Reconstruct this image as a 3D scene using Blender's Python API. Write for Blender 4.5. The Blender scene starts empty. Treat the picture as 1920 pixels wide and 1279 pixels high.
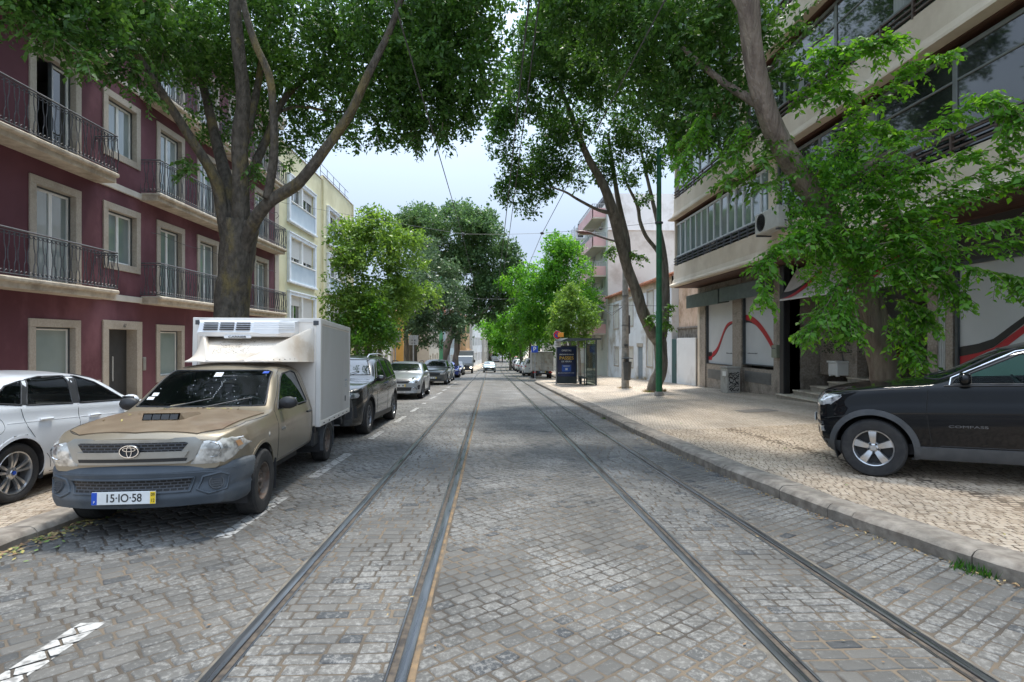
import bpy, math, random
import numpy as np
from mathutils import Vector, Matrix
from mathutils.bvhtree import BVHTree
from mathutils.geometry import delaunay_2d_cdt
random.seed(7)
RNG = np.random.default_rng(11)
SC = bpy.context.scene
COL = SC.collection
R = math.radians

# ---------------------------------------------------------------- camera
CAM_H = 1.6
F = 1050.0            # focal length in pixels of the 1920 wide photograph
YAW = math.atan(42 / F)
cam_d = bpy.data.cameras.new('camera')
cam_d.sensor_width = 36.0
cam_d.lens = F / 1920 * 36
cam_d.clip_start = 0.05
cam_d.clip_end = 3000
cam = bpy.data.objects.new('camera', cam_d)
cam.location = (0, 0, CAM_H)
cam.rotation_euler = (R(90), 0, -YAW)
COL.objects.link(cam)
SC.camera = cam

# ---------------------------------------------------------------- sky and sun
SUN_EL, SUN_AZ = 71.0, 16.0       # elevation; azimuth from +Y towards +X
world = bpy.data.worlds.new('World')
SC.world = world
world.use_nodes = True
nt = world.node_tree
bg = nt.nodes['Background']
sky = nt.nodes.new('ShaderNodeTexSky')
sky.sky_type = 'NISHITA'
sky.sun_disc = False
sky.sun_elevation = R(SUN_EL)
sky.sun_rotation = R(SUN_AZ)
sky.dust_density = 2.0
tc = nt.nodes.new('ShaderNodeTexCoord')
mp = nt.nodes.new('ShaderNodeMapping')
mp.inputs['Scale'].default_value = (1.0, 1.0, 2.6)
nz = nt.nodes.new('ShaderNodeTexNoise')
nz.inputs['Scale'].default_value = 1.7
nz.inputs['Detail'].default_value = 6
nz.inputs['Roughness'].default_value = 0.55
cr = nt.nodes.new('ShaderNodeMapRange')
cr.inputs['From Min'].default_value = 0.36
cr.inputs['From Max'].default_value = 0.64
cr.inputs['To Min'].default_value = 0.80
cr.inputs['To Max'].default_value = 0.97
mixw = nt.nodes.new('ShaderNodeMix')
mixw.data_type = 'RGBA'
# hazy sky, made brighter towards the unseen zenith to add fill light
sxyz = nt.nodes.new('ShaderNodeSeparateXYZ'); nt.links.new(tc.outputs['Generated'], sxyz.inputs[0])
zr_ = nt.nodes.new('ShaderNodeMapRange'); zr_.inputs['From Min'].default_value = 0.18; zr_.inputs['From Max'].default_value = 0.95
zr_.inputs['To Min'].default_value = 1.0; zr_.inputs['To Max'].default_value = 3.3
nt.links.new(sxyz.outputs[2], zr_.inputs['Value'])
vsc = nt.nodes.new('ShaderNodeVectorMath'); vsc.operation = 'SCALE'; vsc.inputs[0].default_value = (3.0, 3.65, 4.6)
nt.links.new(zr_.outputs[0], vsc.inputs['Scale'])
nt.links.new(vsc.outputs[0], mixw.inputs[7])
nt.links.new(tc.outputs['Generated'], mp.inputs['Vector'])
nt.links.new(mp.outputs[0], nz.inputs['Vector'])
nt.links.new(nz.outputs['Fac'], cr.inputs['Value'])
nt.links.new(cr.outputs[0], mixw.inputs[0])
nt.links.new(sky.outputs[0], mixw.inputs[6])
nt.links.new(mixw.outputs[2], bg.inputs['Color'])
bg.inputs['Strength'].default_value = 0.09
sd = bpy.data.lights.new('sun', 'SUN')
sd.energy = 2.3
sd.angle = R(8)
sd.color = (1.0, 0.95, 0.86)
sun = bpy.data.objects.new('sun', sd)
el, az = R(SUN_EL), R(SUN_AZ)
sdir = Vector((math.cos(el) * math.sin(az), math.cos(el) * math.cos(az), math.sin(el)))
sun.rotation_euler = sdir.to_track_quat('Z', 'Y').to_euler()
sun.location = (0, 0, 60)
COL.objects.link(sun)
SC.view_settings.view_transform = 'Standard'
SC.view_settings.look = 'None'
SC.view_settings.gamma = 1
SC.view_settings.exposure = 1.22
SC.cycles.max_bounces = 6
SC.cycles.transparent_max_bounces = 12

# ---------------------------------------------------------------- measuring
def wp(u, v, d):
    """a point of the place seen at photograph position (u, v), d metres ahead"""
    fx, fy = math.sin(YAW), math.cos(YAW)
    rx, ry = math.cos(YAW), -math.sin(YAW)
    a = (u - 960) / F * d
    return Vector((d * fx + a * rx, d * fy + a * ry, CAM_H + (639.5 - v) / F * d))
def yof(u, X):
    k = (u - 960) / F
    t = math.tan(YAW)
    return X * (1 - t * k) / (k + t)
def zof(u, v, X):
    Y = yof(u, X)
    fwd = (Y + math.tan(YAW) * X) * math.cos(YAW)
    return CAM_H + (639.5 - v) / F * fwd
def zroad(Y):
    if Y < 75: return -0.034 * Y
    t = min(Y - 75, 45)
    z = -2.55 - 0.034 * (t - t * t / 90)
    if Y > 120: z += 0.008 * min(Y - 120, 60)
    return z
def cx(Y):
    return 3.7 * (max(0, Y - 70) / 90) ** 2 if Y < 170 else 4.57 + 0.09 * (Y - 170)
def interp(x, pts):
    return float(np.interp(x, [p[0] for p in pts], [p[1] for p in pts]))
KR = [(-12, 6.2), (0, 4.75), (2, 4.25), (3.2, 3.92), (4.1, 3.66), (5.5, 3.40), (7.6, 3.22), (12, 3.13), (38.6, 3.12), (39.6, 3.3), (41.5, 4.9), (42.5, 5.7), (140, 5.7 + 2.3), (400, 30)]
KL = [(-12, -4.3), (3, -4.12), (6, -4.05), (76, -4.05), (79, -1.8), (120, -0.6), (160, 1.6), (400, 24)]
def kerb_r(Y): return interp(Y, KR)
def kerb_l(Y): return interp(Y, KL)
def zside(X, Y):
    if X > 0: return zroad(Y) + 0.15 + interp(X - kerb_r(Y), [(0, 0), (1.8, 0.02), (6.4, 0.24), (12, 0.36)])
    return zroad(Y) + 0.10 + interp(kerb_l(Y) - X, [(0, 0), (1.5, -0.02), (6.4, 0.12), (12, 0.2)])

# ---------------------------------------------------------------- materials
MATS = {}
def nodes_of(name):
    m = bpy.data.materials.new(name)
    m.use_nodes = True
    n = m.node_tree
    b = n.nodes['Principled BSDF']
    return m, n, b
def pm(name, c1, c2=None, scale=4.0, rough=0.7, metal=0.0, bump=0.0, bscale=None, spec=None, coat=0.0, detail=6, lo=0.35, hi=0.65, stretch=(1, 1, 1), dist=0.01, c3=None, s3=0.7, rvar=0.0):
    if name in MATS: return MATS[name]
    m, n, b = nodes_of(name)
    N, Lk = n.nodes, n.links
    b.inputs['Roughness'].default_value = rough
    b.inputs['Metallic'].default_value = metal
    if spec is not None: b.inputs['Specular IOR Level'].default_value = spec
    if coat: b.inputs['Coat Weight'].default_value = coat; b.inputs['Coat Roughness'].default_value = 0.04
    tcn = N.new('ShaderNodeTexCoord'); mpn = N.new('ShaderNodeMapping')
    mpn.inputs['Scale'].default_value = stretch
    Lk.new(tcn.outputs['Object'], mpn.inputs['Vector'])
    if c2 is None: c2 = tuple(min(1, x * 1.18) for x in c1)
    ns = N.new('ShaderNodeTexNoise'); ns.inputs['Scale'].default_value = scale; ns.inputs['Detail'].default_value = detail
    Lk.new(mpn.outputs[0], ns.inputs['Vector'])
    mr = N.new('ShaderNodeMapRange'); mr.inputs['From Min'].default_value = lo; mr.inputs['From Max'].default_value = hi
    Lk.new(ns.outputs['Fac'], mr.inputs['Value'])
    mx = N.new('ShaderNodeMix'); mx.data_type = 'RGBA'
    mx.inputs[6].default_value = (*c1, 1); mx.inputs[7].default_value = (*c2, 1)
    Lk.new(mr.outputs[0], mx.inputs[0])
    out = mx.outputs[2]
    if c3 is not None:
        n3 = N.new('ShaderNodeTexNoise'); n3.inputs['Scale'].default_value = s3; n3.inputs['Detail'].default_value = 8; n3.inputs['Roughness'].default_value = 0.65
        Lk.new(mpn.outputs[0], n3.inputs['Vector'])
        m3 = N.new('ShaderNodeMapRange'); m3.inputs['From Min'].default_value = 0.5; m3.inputs['From Max'].default_value = 0.68
        Lk.new(n3.outputs['Fac'], m3.inputs['Value'])
        x3 = N.new('ShaderNodeMix'); x3.data_type = 'RGBA'
        x3.inputs[7].default_value = (*c3, 1)
        Lk.new(m3.outputs[0], x3.inputs[0]); Lk.new(out, x3.inputs[6]); out = x3.outputs[2]
    Lk.new(out, b.inputs['Base Color'])
    if rvar:
        rr = N.new('ShaderNodeMapRange'); rr.inputs['To Min'].default_value = rough - rvar; rr.inputs['To Max'].default_value = rough + rvar
        Lk.new(ns.outputs['Fac'], rr.inputs['Value']); Lk.new(rr.outputs[0], b.inputs['Roughness'])
    if bump:
        nb = N.new('ShaderNodeTexNoise'); nb.inputs['Scale'].default_value = bscale or scale * 5; nb.inputs['Detail'].default_value = 6
        Lk.new(mpn.outputs[0], nb.inputs['Vector'])
        bp = N.new('ShaderNodeBump'); bp.inputs['Strength'].default_value = bump; bp.inputs['Distance'].default_value = dist
        Lk.new(nb.outputs['Fac'], bp.inputs['Height']); Lk.new(bp.outputs[0], b.inputs['Normal'])
    MATS[name] = m
    return m
def glass_mat(name, tint=(0.55, 0.62, 0.6), opacity=0.35, base=(0.02, 0.03, 0.03)):
    """window glass: part mirror, part see-through"""
    if name in MATS: return MATS[name]
    m, n, b = nodes_of(name)
    N, Lk = n.nodes, n.links
    b.inputs['Base Color'].default_value = (*base, 1); b.inputs['Roughness'].default_value = 0.02
    b.inputs['Specular IOR Level'].default_value = 0.7
    tr = N.new('ShaderNodeBsdfTransparent'); tr.inputs[0].default_value = (*tint, 1)
    fr = N.new('ShaderNodeFresnel'); fr.inputs[0].default_value = 1.6
    ma = N.new('ShaderNodeMath'); ma.operation = 'MULTIPLY_ADD'; ma.inputs[1].default_value = 1.6; ma.inputs[2].default_value = opacity; ma.use_clamp = True
    ms = N.new('ShaderNodeMixShader')
    Lk.new(fr.outputs[0], ma.inputs[0]); Lk.new(ma.outputs[0], ms.inputs[0])
    Lk.new(tr.outputs[0], ms.inputs[1]); Lk.new(b.outputs[0], ms.inputs[2])
    Lk.new(ms.outputs[0], n.nodes['Material Output'].inputs['Surface'])
    MATS[name] = m
    return m

def stone_paving(name, zones, stone_a, stone_b, joint, wear, bw, bh, distort=0.02, bump=0.6, joint_w=0.012, wear_amt=0.5, sand=0.5, patch=(0.3, 0.3, 0.3), tone_pow=.3, fleck=38):
    """setts: brick pattern with wobbling joints, stones of different tone, sandy joints, worn pale tops.
    zones: list of (xmax, angle) - the laying direction changes across the street"""
    m, n, b = nodes_of(name)
    N, Lk = n.nodes, n.links
    g = N.new('ShaderNodeNewGeometry')
    nd = N.new('ShaderNodeTexNoise'); nd.inputs['Scale'].default_value = 3.2; nd.inputs['Detail'].default_value = 4
    Lk.new(g.outputs['Position'], nd.inputs['Vector'])
    sb = N.new('ShaderNodeVectorMath'); sb.operation = 'SUBTRACT'; sb.inputs[1].default_value = (0.5, 0.5, 0.5)
    Lk.new(nd.outputs['Color'], sb.inputs[0])
    sc = N.new('ShaderNodeVectorMath'); sc.operation = 'SCALE'; sc.inputs['Scale'].default_value = distort * 4
    Lk.new(sb.outputs[0], sc.inputs[0])
    ad = N.new('ShaderNodeVectorMath'); ad.operation = 'ADD'
    Lk.new(g.outputs['Position'], ad.inputs[0]); Lk.new(sc.outputs[0], ad.inputs[1])
    nd2 = N.new('ShaderNodeTexNoise'); nd2.inputs['Scale'].default_value = 26; nd2.inputs['Detail'].default_value = 2
    Lk.new(g.outputs['Position'], nd2.inputs['Vector'])
    sb2 = N.new('ShaderNodeVectorMath'); sb2.operation = 'SUBTRACT'; sb2.inputs[1].default_value = (0.5, 0.5, 0.5)
    Lk.new(nd2.outputs['Color'], sb2.inputs[0])
    sc2 = N.new('ShaderNodeVectorMath'); sc2.operation = 'SCALE'; sc2.inputs['Scale'].default_value = distort * 1.6
    Lk.new(sb2.outputs[0], sc2.inputs[0])
    ad2 = N.new('ShaderNodeVectorMath'); ad2.operation = 'ADD'
    Lk.new(ad.outputs[0], ad2.inputs[0]); Lk.new(sc2.outputs[0], ad2.inputs[1])
    sp = N.new('ShaderNodeSeparateXYZ'); Lk.new(g.outputs['Position'], sp.inputs[0])
    vec = None
    for xmax, ang in zones:
        mpn = N.new('ShaderNodeMapping'); mpn.inputs['Rotation'].default_value = (0, 0, R(ang))
        Lk.new(ad2.outputs[0], mpn.inputs['Vector'])
        if vec is None: vec = mpn.outputs[0]
        else:
            gt = N.new('ShaderNodeMath'); gt.operation = 'GREATER_THAN'; gt.inputs[1].default_value = prev
            Lk.new(sp.outputs[0], gt.inputs[0])
            mv = N.new('ShaderNodeMix'); mv.data_type = 'VECTOR'
            Lk.new(gt.outputs[0], mv.inputs[0]); Lk.new(vec, mv.inputs[4]); Lk.new(mpn.outputs[0], mv.inputs[5]); vec = mv.outputs[1]
        prev = xmax
    br = N.new('ShaderNodeTexBrick')
    br.inputs['Scale'].default_value = 1.0
    br.inputs['Brick Width'].default_value = bw; br.inputs['Row Height'].default_value = bh
    br.inputs['Mortar Size'].default_value = joint_w; br.inputs['Mortar Smooth'].default_value = 0.6
    br.inputs['Color1'].default_value = (0, 0, 0, 1); br.inputs['Color2'].default_value = (1, 1, 1, 1); br.inputs['Mortar'].default_value = (0.5, 0.5, 0.5, 1)
    br.offset = 0.5; br.squash = 1.0
    Lk.new(vec, br.inputs['Vector'])
    # stone tone
    mx = N.new('ShaderNodeMix'); mx.data_type = 'RGBA'; mx.inputs[6].default_value = (*stone_a, 1); mx.inputs[7].default_value = (*stone_b, 1)
    pw = N.new('ShaderNodeMath'); pw.operation = 'POWER'; pw.inputs[1].default_value = tone_pow
    Lk.new(br.outputs['Color'], pw.inputs[0]); Lk.new(pw.outputs[0], mx.inputs[0])
    # pale wear flecks
    nw = N.new('ShaderNodeTexNoise'); nw.inputs['Scale'].default_value = fleck; nw.inputs['Detail'].default_value = 9; nw.inputs['Roughness'].default_value = 0.78
    Lk.new(g.outputs['Position'], nw.inputs['Vector'])
    nl = N.new('ShaderNodeTexNoise'); nl.inputs['Scale'].default_value = 1.1; nl.inputs['Detail'].default_value = 5
    Lk.new(g.outputs['Position'], nl.inputs['Vector'])
    aw = N.new('ShaderNodeMath'); aw.operation = 'MULTIPLY_ADD'; aw.inputs[1].default_value = .45
    Lk.new(nl.outputs['Fac'], aw.inputs[0]); Lk.new(nw.outputs['Fac'], aw.inputs[2])
    mw = N.new('ShaderNodeMapRange'); mw.inputs['From Min'].default_value = .715; mw.inputs['From Max'].default_value = .83; mw.inputs['To Max'].default_value = wear_amt
    Lk.new(aw.outputs[0], mw.inputs['Value'])
    m2 = N.new('ShaderNodeMix'); m2.data_type = 'RGBA'; m2.inputs[7].default_value = (*wear, 1)
    Lk.new(mw.outputs[0], m2.inputs[0]); Lk.new(mx.outputs[2], m2.inputs[6])
    # larger dirty patches
    np_ = N.new('ShaderNodeTexNoise'); np_.inputs['Scale'].default_value = 0.45; np_.inputs['Detail'].default_value = 7; np_.inputs['Roughness'].default_value = 0.6
    Lk.new(g.outputs['Position'], np_.inputs['Vector'])
    mp_ = N.new('ShaderNodeMapRange'); mp_.inputs['From Min'].default_value = 0.45; mp_.inputs['From Max'].default_value = 0.7; mp_.inputs['To Max'].default_value = 0.36
    Lk.new(np_.outputs['Fac'], mp_.inputs['Value'])
    m25 = N.new('ShaderNodeMix'); m25.data_type = 'RGBA'; m25.inputs[7].default_value = (*patch, 1)
    Lk.new(mp_.outputs[0], m25.inputs[0]); Lk.new(m2.outputs[2], m25.inputs[6])
    ns_ = N.new('ShaderNodeTexNoise'); ns_.inputs['Scale'].default_value = 1.0; ns_.inputs['Detail'].default_value = 6; ns_.inputs['Roughness'].default_value = .6
    mps = N.new('ShaderNodeMapping'); mps.inputs['Scale'].default_value = (1.1, .22, 1)
    Lk.new(g.outputs['Position'], mps.inputs['Vector']); Lk.new(mps.outputs[0], ns_.inputs['Vector'])
    mst = N.new('ShaderNodeMapRange'); mst.inputs['From Min'].default_value = .38; mst.inputs['From Max'].default_value = .62; mst.inputs['To Min'].default_value = .74; mst.inputs['To Max'].default_value = 1.12
    Lk.new(ns_.outputs['Fac'], mst.inputs['Value'])
    vst = N.new('ShaderNodeVectorMath'); vst.operation = 'SCALE'; Lk.new(m25.outputs[2], vst.inputs[0]); Lk.new(mst.outputs[0], vst.inputs['Scale'])
    # joints: sand in some, dark in others; sand also spills over the stones
    nj = N.new('ShaderNodeTexNoise'); nj.inputs['Scale'].default_value = 1.7; nj.inputs['Detail'].default_value = 6
    Lk.new(g.outputs['Position'], nj.inputs['Vector'])
    mj = N.new('ShaderNodeMapRange'); mj.inputs['From Min'].default_value = 0.4; mj.inputs['From Max'].default_value = 0.62
    Lk.new(nj.outputs['Fac'], mj.inputs['Value'])
    m3 = N.new('ShaderNodeMix'); m3.data_type = 'RGBA'; m3.inputs[6].default_value = (*(x * sand for x in joint), 1); m3.inputs[7].default_value = (*joint, 1)
    Lk.new(mj.outputs[0], m3.inputs[0])
    m4 = N.new('ShaderNodeMix'); m4.data_type = 'RGBA'
    Lk.new(br.outputs['Fac'], m4.inputs[0]); Lk.new(vst.outputs[0], m4.inputs[6]); Lk.new(m3.outputs[2], m4.inputs[7])
    Lk.new(m4.outputs[2], b.inputs['Base Color'])
    b.inputs['Roughness'].default_value = 0.62
    b.inputs['Specular IOR Level'].default_value = 0.35
    iv = N.new('ShaderNodeMath'); iv.operation = 'SUBTRACT'; iv.inputs[0].default_value = 1.0
    Lk.new(br.outputs['Fac'], iv.inputs[1])
    a1 = N.new('ShaderNodeMath'); a1.operation = 'MULTIPLY_ADD'; a1.inputs[1].default_value = 0.9
    Lk.new(nw.outputs['Fac'], a1.inputs[0]); Lk.new(iv.outputs[0], a1.inputs[2])
    a2 = N.new('ShaderNodeMath'); a2.operation = 'MULTIPLY_ADD'; a2.inputs[1].default_value = 0.5
    Lk.new(br.outputs['Color'], a2.inputs[0]); Lk.new(a1.outputs[0], a2.inputs[2])
    bp = N.new('ShaderNodeBump'); bp.inputs['Strength'].default_value = bump; bp.inputs['Distance'].default_value = 0.014
    Lk.new(a2.outputs[0], bp.inputs['Height']); Lk.new(bp.outputs[0], b.inputs['Normal'])
    return m

# ---------------------------------------------------------------- mesh building
def chain_off(o):
    t = Vector((0, 0, 0))
    while o is not None: t = t + o.matrix_basis.translation; o = o.parent
    return t
class MB:
    """collects geometry for ONE mesh"""
    def __init__(s): s.v = []; s.f = []; s.m = []
    def quad(s, a, b, c, d, m=0):
        i = len(s.v); s.v += [tuple(a), tuple(b), tuple(c), tuple(d)]; s.f.append((i, i+1, i+2, i+3)); s.m.append(m)
    def tri(s, a, b, c, m=0):
        i = len(s.v); s.v += [tuple(a), tuple(b), tuple(c)]; s.f.append((i, i+1, i+2)); s.m.append(m)
    def box(s, x0, x1, y0, y1, z0, z1, m=0, bev=0.0, M=None):
        if x0 > x1: x0, x1 = x1, x0
        if y0 > y1: y0, y1 = y1, y0
        if z0 > z1: z0, z1 = z1, z0
        i = len(s.v)
        bev = min(bev, (x1-x0)*.45, (y1-y0)*.45, (z1-z0)*.45)
        if bev <= 0:
            vs = [(x, y, z) for x in (x0, x1) for y in (y0, y1) for z in (z0, z1)]
            fs = [(0,1,3,2),(4,6,7,5),(0,4,5,1),(2,3,7,6),(0,2,6,4),(1,5,7,3)]
        else:
            vs = []; idx = {}
            for cxi in (0, 1):
                for cyi in (0, 1):
                    for czi in (0, 1):
                        X = (x0, x1)[cxi]; Y = (y0, y1)[cyi]; Z = (z0, z1)[czi]
                        sx = (1, -1)[cxi]*bev; sy = (1, -1)[cyi]*bev; sz = (1, -1)[czi]*bev
                        for k, p in enumerate(((X, Y+sy, Z+sz), (X+sx, Y, Z+sz), (X+sx, Y+sy, Z))):
                            idx[(cxi, cyi, czi, k)] = len(vs); vs.append(p)
            fs = []
            for a in (0, 1):
                fs.append(tuple(idx[(a, p, q, 0)] for p, q in ((0,0),(0,1),(1,1),(1,0))))
                fs.append(tuple(idx[(p, a, q, 1)] for p, q in ((0,0),(0,1),(1,1),(1,0))))
                fs.append(tuple(idx[(p, q, a, 2)] for p, q in ((0,0),(0,1),(1,1),(1,0))))
            for p in (0, 1):
                for q in (0, 1):
                    fs.append((idx[(p,q,0,0)], idx[(p,q,1,0)], idx[(p,q,1,1)], idx[(p,q,0,1)]))
                    fs.append((idx[(p,0,q,0)], idx[(p,1,q,0)], idx[(p,1,q,2)], idx[(p,0,q,2)]))
                    fs.append((idx[(0,p,q,1)], idx[(1,p,q,1)], idx[(1,p,q,2)], idx[(0,p,q,2)]))
                    for r_ in (0, 1):
                        fs.append((idx[(p,q,r_,0)], idx[(p,q,r_,1)], idx[(p,q,r_,2)]))
        if M is not None: vs = [tuple(M @ Vector(p)) for p in vs]
        s.v += vs
        for f in fs: s.f.append(tuple(i + k for k in f)); s.m.append(m)
    def tube(s, pts, rad, n=6, m=0, cap=True):
        pts = [Vector(p) for p in pts]
        if not hasattr(rad, '__len__'): rad = [rad] * len(pts)
        base = len(s.v); prev = None
        for i, p in enumerate(pts):
            t = (pts[min(i+1, len(pts)-1)] - pts[max(i-1, 0)])
            if t.length < 1e-9: t = Vector((0, 0, 1))
            t.normalize()
            if prev is None:
                a = Vector((0, 0, 1)) if abs(t.z) < .9 else Vector((1, 0, 0))
                u = t.cross(a).normalized()
            else:
                u = (prev - t * prev.dot(t))
                u = u.normalized() if u.length > 1e-6 else t.orthogonal().normalized()
            prev = u; w = t.cross(u)
            for k in range(n):
                a = 2 * math.pi * k / n
                s.v.append(tuple(p + (u * math.cos(a) + w * math.sin(a)) * rad[i]))
        for i in range(len(pts) - 1):
            for k in range(n):
                a = base + i*n + k; b = base + i*n + (k+1) % n
                s.f.append((a, b, b+n, a+n)); s.m.append(m)
        if cap:
            s.f.append(tuple(base + k for k in range(n))[::-1]); s.m.append(m)
            s.f.append(tuple(base + (len(pts)-1)*n + k for k in range(n))); s.m.append(m)
    def lathe(s, prof, origin=(0,0,0), axis='z', n=24, m=0, M=None, ms=None):
        """prof: list of (radius, height)"""
        base = len(s.v); o = Vector(origin)
        for (r_, h) in prof:
            for k in range(n):
                a = 2*math.pi*k/n; c_, s_ = math.cos(a)*r_, math.sin(a)*r_
                p = Vector((c_, s_, h)) if axis == 'z' else (Vector((c_, h, s_)) if axis == 'y' else Vector((h, c_, s_)))
                p = p + o
                if M is not None: p = M @ p
                s.v.append(tuple(p))
        for i in range(len(prof)-1):
            for k in range(n):
                a = base+i*n+k; b = base+i*n+(k+1) % n
                s.f.append((a, b, b+n, a+n)); s.m.append(ms[i] if ms else m)
    def prism(s, poly, z0, z1, m=0, plane='xy', M=None):
        """poly extruded; plane xy -> along z, xz -> along y (z0,z1 are y), yz -> along x"""
        def P(a, b, c):
            p = {'xy': (a, b, c), 'xz': (a, c, b), 'yz': (c, a, b)}[plane]
            return tuple(M @ Vector(p)) if M is not None else p
        i = len(s.v); n = len(poly)
        s.v += [P(a, b, z0) for a, b in poly] + [P(a, b, z1) for a, b in poly]
        s.f.append(tuple(range(i, i+n))[::-1]); s.m.append(m)
        s.f.append(tuple(range(i+n, i+2*n))); s.m.append(m)
        for k in range(n):
            s.f.append((i+k, i+(k+1) % n, i+n+(k+1) % n, i+n+k)); s.m.append(m)
    def build(s, name, mats, parent=None, smooth=False, local=False, loc=None):
        """vertices are in world space unless local; a parent's translation is taken off"""
        if not isinstance(mats, (list, tuple)): mats = [mats]
        me = bpy.data.meshes.new(name)
        off = Vector((0, 0, 0))
        if parent is not None and not local: off = chain_off(parent)
        if loc is not None: off = Vector(loc)
        v = [(p[0]-off.x, p[1]-off.y, p[2]-off.z) for p in s.v] if off.length else s.v
        me.from_pydata(v, [], s.f)
        for mt in mats: me.materials.append(mt)
        if len(mats) > 1: me.polygons.foreach_set('material_index', s.m)
        if smooth:
            me.polygons.foreach_set('use_smooth', [True]*len(s.f))
            me.set_sharp_from_angle(angle=R(smooth if smooth is not True else 40))
        me.update()
        o = bpy.data.objects.new(name, me); COL.objects.link(o)
        if parent is not None: o.parent = parent
        if loc is not None: o.location = loc
        return o
def tag(o, label=None, cat=None, group=None, kind=None):
    if label: o['label'] = label
    if cat: o['category'] = cat
    if group: o['group'] = group
    if kind: o['kind'] = kind
    return o
def empty(name, loc=(0, 0, 0), label=None, cat=None, group=None, kind=None):
    o = bpy.data.objects.new(name, None); COL.objects.link(o)
    o.location = loc; o.empty_display_size = 0.2
    return tag(o, label, cat, group, kind)
def copy_tree(o, parent=None):
    c = o.copy(); COL.objects.link(c); c.parent = parent
    for ch in [k for k in bpy.data.objects if k.parent is o]:
        copy_tree(ch, c)
    return c
def text_obj(body, size, M, mat, parent=None, name='lettering', ext=0.002, align='CENTER', sx=1.0, local=True, bold=0.0):
    cu = bpy.data.curves.new(name, 'FONT'); cu.body = body; cu.size = size; cu.extrude = ext
    cu.align_x = align; cu.align_y = 'CENTER'; cu.offset = bold
    t = bpy.data.objects.new('tmp', cu); COL.objects.link(t)
    dg = bpy.context.evaluated_depsgraph_get(); dg.update()
    me = bpy.data.meshes.new_from_object(t.evaluated_get(dg))
    bpy.data.objects.remove(t)
    me.transform(M @ Matrix.Diagonal((sx, 1, 1, 1)))
    if parent is not None and not local: me.transform(Matrix.Translation(-chain_off(parent)))
    me.materials.clear(); me.materials.append(mat)
    o = bpy.data.objects.new(name, me); COL.objects.link(o)
    if parent is not None: o.parent = parent
    return o
def frame_M(o, xa, ya):
    """matrix placing text: xa = reading direction, ya = up"""
    xa = Vector(xa).normalized(); ya = Vector(ya).normalized(); za = xa.cross(ya)
    return Matrix(((xa.x, ya.x, za.x, o[0]), (xa.y, ya.y, za.y, o[1]), (xa.z, ya.z, za.z, o[2]), (0, 0, 0, 1)))

# shared materials
M_red = pm('plum_render', (0.092, 0.026, 0.036), (0.128, 0.042, 0.055), scale=0.9, rough=0.85, bump=0.2, bscale=60, c3=(0.185, 0.075, 0.092), s3=0.45, stretch=(1, 1, .7))
M_lime = pm('limestone', (0.37, 0.325, 0.27), (0.45, 0.40, 0.335), scale=24, rough=0.8, bump=0.3, bscale=50, c3=(0.33, 0.285, 0.23), s3=2.0)
M_slab = pm('balcony_stone', (0.40, 0.34, 0.27), (0.55, 0.49, 0.40), scale=5, rough=0.85, bump=0.6, bscale=22, c3=(0.26, 0.22, 0.17), s3=1.2)
M_iron = pm('painted_iron', (0.05, 0.055, 0.065), (0.10, 0.10, 0.11), scale=20, rough=0.55)
M_white = pm('white_paint', (0.72, 0.72, 0.70), (0.8, 0.8, 0.78), scale=3, rough=0.45)
M_dkframe = pm('dark_frame', (0.045, 0.055, 0.06), (0.07, 0.08, 0.085), scale=8, rough=0.5)
M_pane = pm('window_glass', (0.13, 0.17, 0.17), (0.26, 0.31, 0.31), scale=0.9, rough=0.04, spec=0.9, coat=0.6, stretch=(1, 1, 0.4))
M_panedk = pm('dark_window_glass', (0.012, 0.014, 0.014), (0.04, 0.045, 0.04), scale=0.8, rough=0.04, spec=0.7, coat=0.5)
M_panegr = pm('frosted_pane', (0.20, 0.25, 0.24), (0.28, 0.33, 0.31), scale=0.7, rough=0.12, spec=0.6)
# ================================================================ ground, road, pavements
M_ground = pm('earth', (0.16, 0.13, 0.10), (0.24, 0.21, 0.17), scale=0.6, rough=0.95)
M_road = stone_paving('road_setts', [(-1.43, 42), (-0.42, 0), (1.53, 37), (2.54, 0), (99, 33)],
    (0.050, 0.057, 0.066), (0.122, 0.120, 0.114), (0.165, 0.125, 0.085), (0.30, 0.30, 0.295), 0.130, 0.102,
    distort=0.024, bump=0.5, joint_w=0.0085, wear_amt=0.6, sand=0.72, patch=(0.150, 0.124, 0.096), fleck=27, tone_pow=.22)
M_pave = stone_paving('limestone_setts', [(0, 3), (99, -12)],
    (0.42, 0.34, 0.26), (0.60, 0.515, 0.415), (0.27, 0.20, 0.14), (0.70, 0.63, 0.54), 0.075, 0.075,
    distort=0.020, bump=0.7, joint_w=0.0065, wear_amt=0.35, sand=0.45, patch=(0.47, 0.375, 0.285), tone_pow=.7)
M_kerb = pm('kerb_stone', (0.185, 0.155, 0.125), (0.33, 0.29, 0.24), scale=9, rough=0.85, bump=0.7, bscale=30, c3=(0.13, 0.115, 0.095), s3=1.6)
M_steel = pm('rail_steel', (0.12, 0.13, 0.145), (0.23, 0.25, 0.27), scale=30, rough=0.3, metal=0.85, stretch=(1, 0.05, 1), rvar=0.12, c3=(0.14, 0.11, 0.09), s3=9)
M_groove = pm('rail_groove', (0.035, 0.03, 0.027), (0.10, 0.08, 0.06), scale=20, rough=0.9)
M_cement = pm('joint_cement', (0.09, 0.083, 0.072), (0.17, 0.15, 0.12), scale=9, rough=1.0, bump=.6, bscale=90)
M_sand = pm('joint_sand', (0.10, 0.08, 0.06), (0.23, 0.155, 0.085), scale=11, rough=1.0, bump=0.6, bscale=120)
M_paint = pm('road_paint', (0.20, 0.195, 0.185), (0.40, 0.395, 0.38), scale=24, rough=0.6, lo=0.36, hi=0.52, bump=0.6, bscale=70, detail=9)

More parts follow.
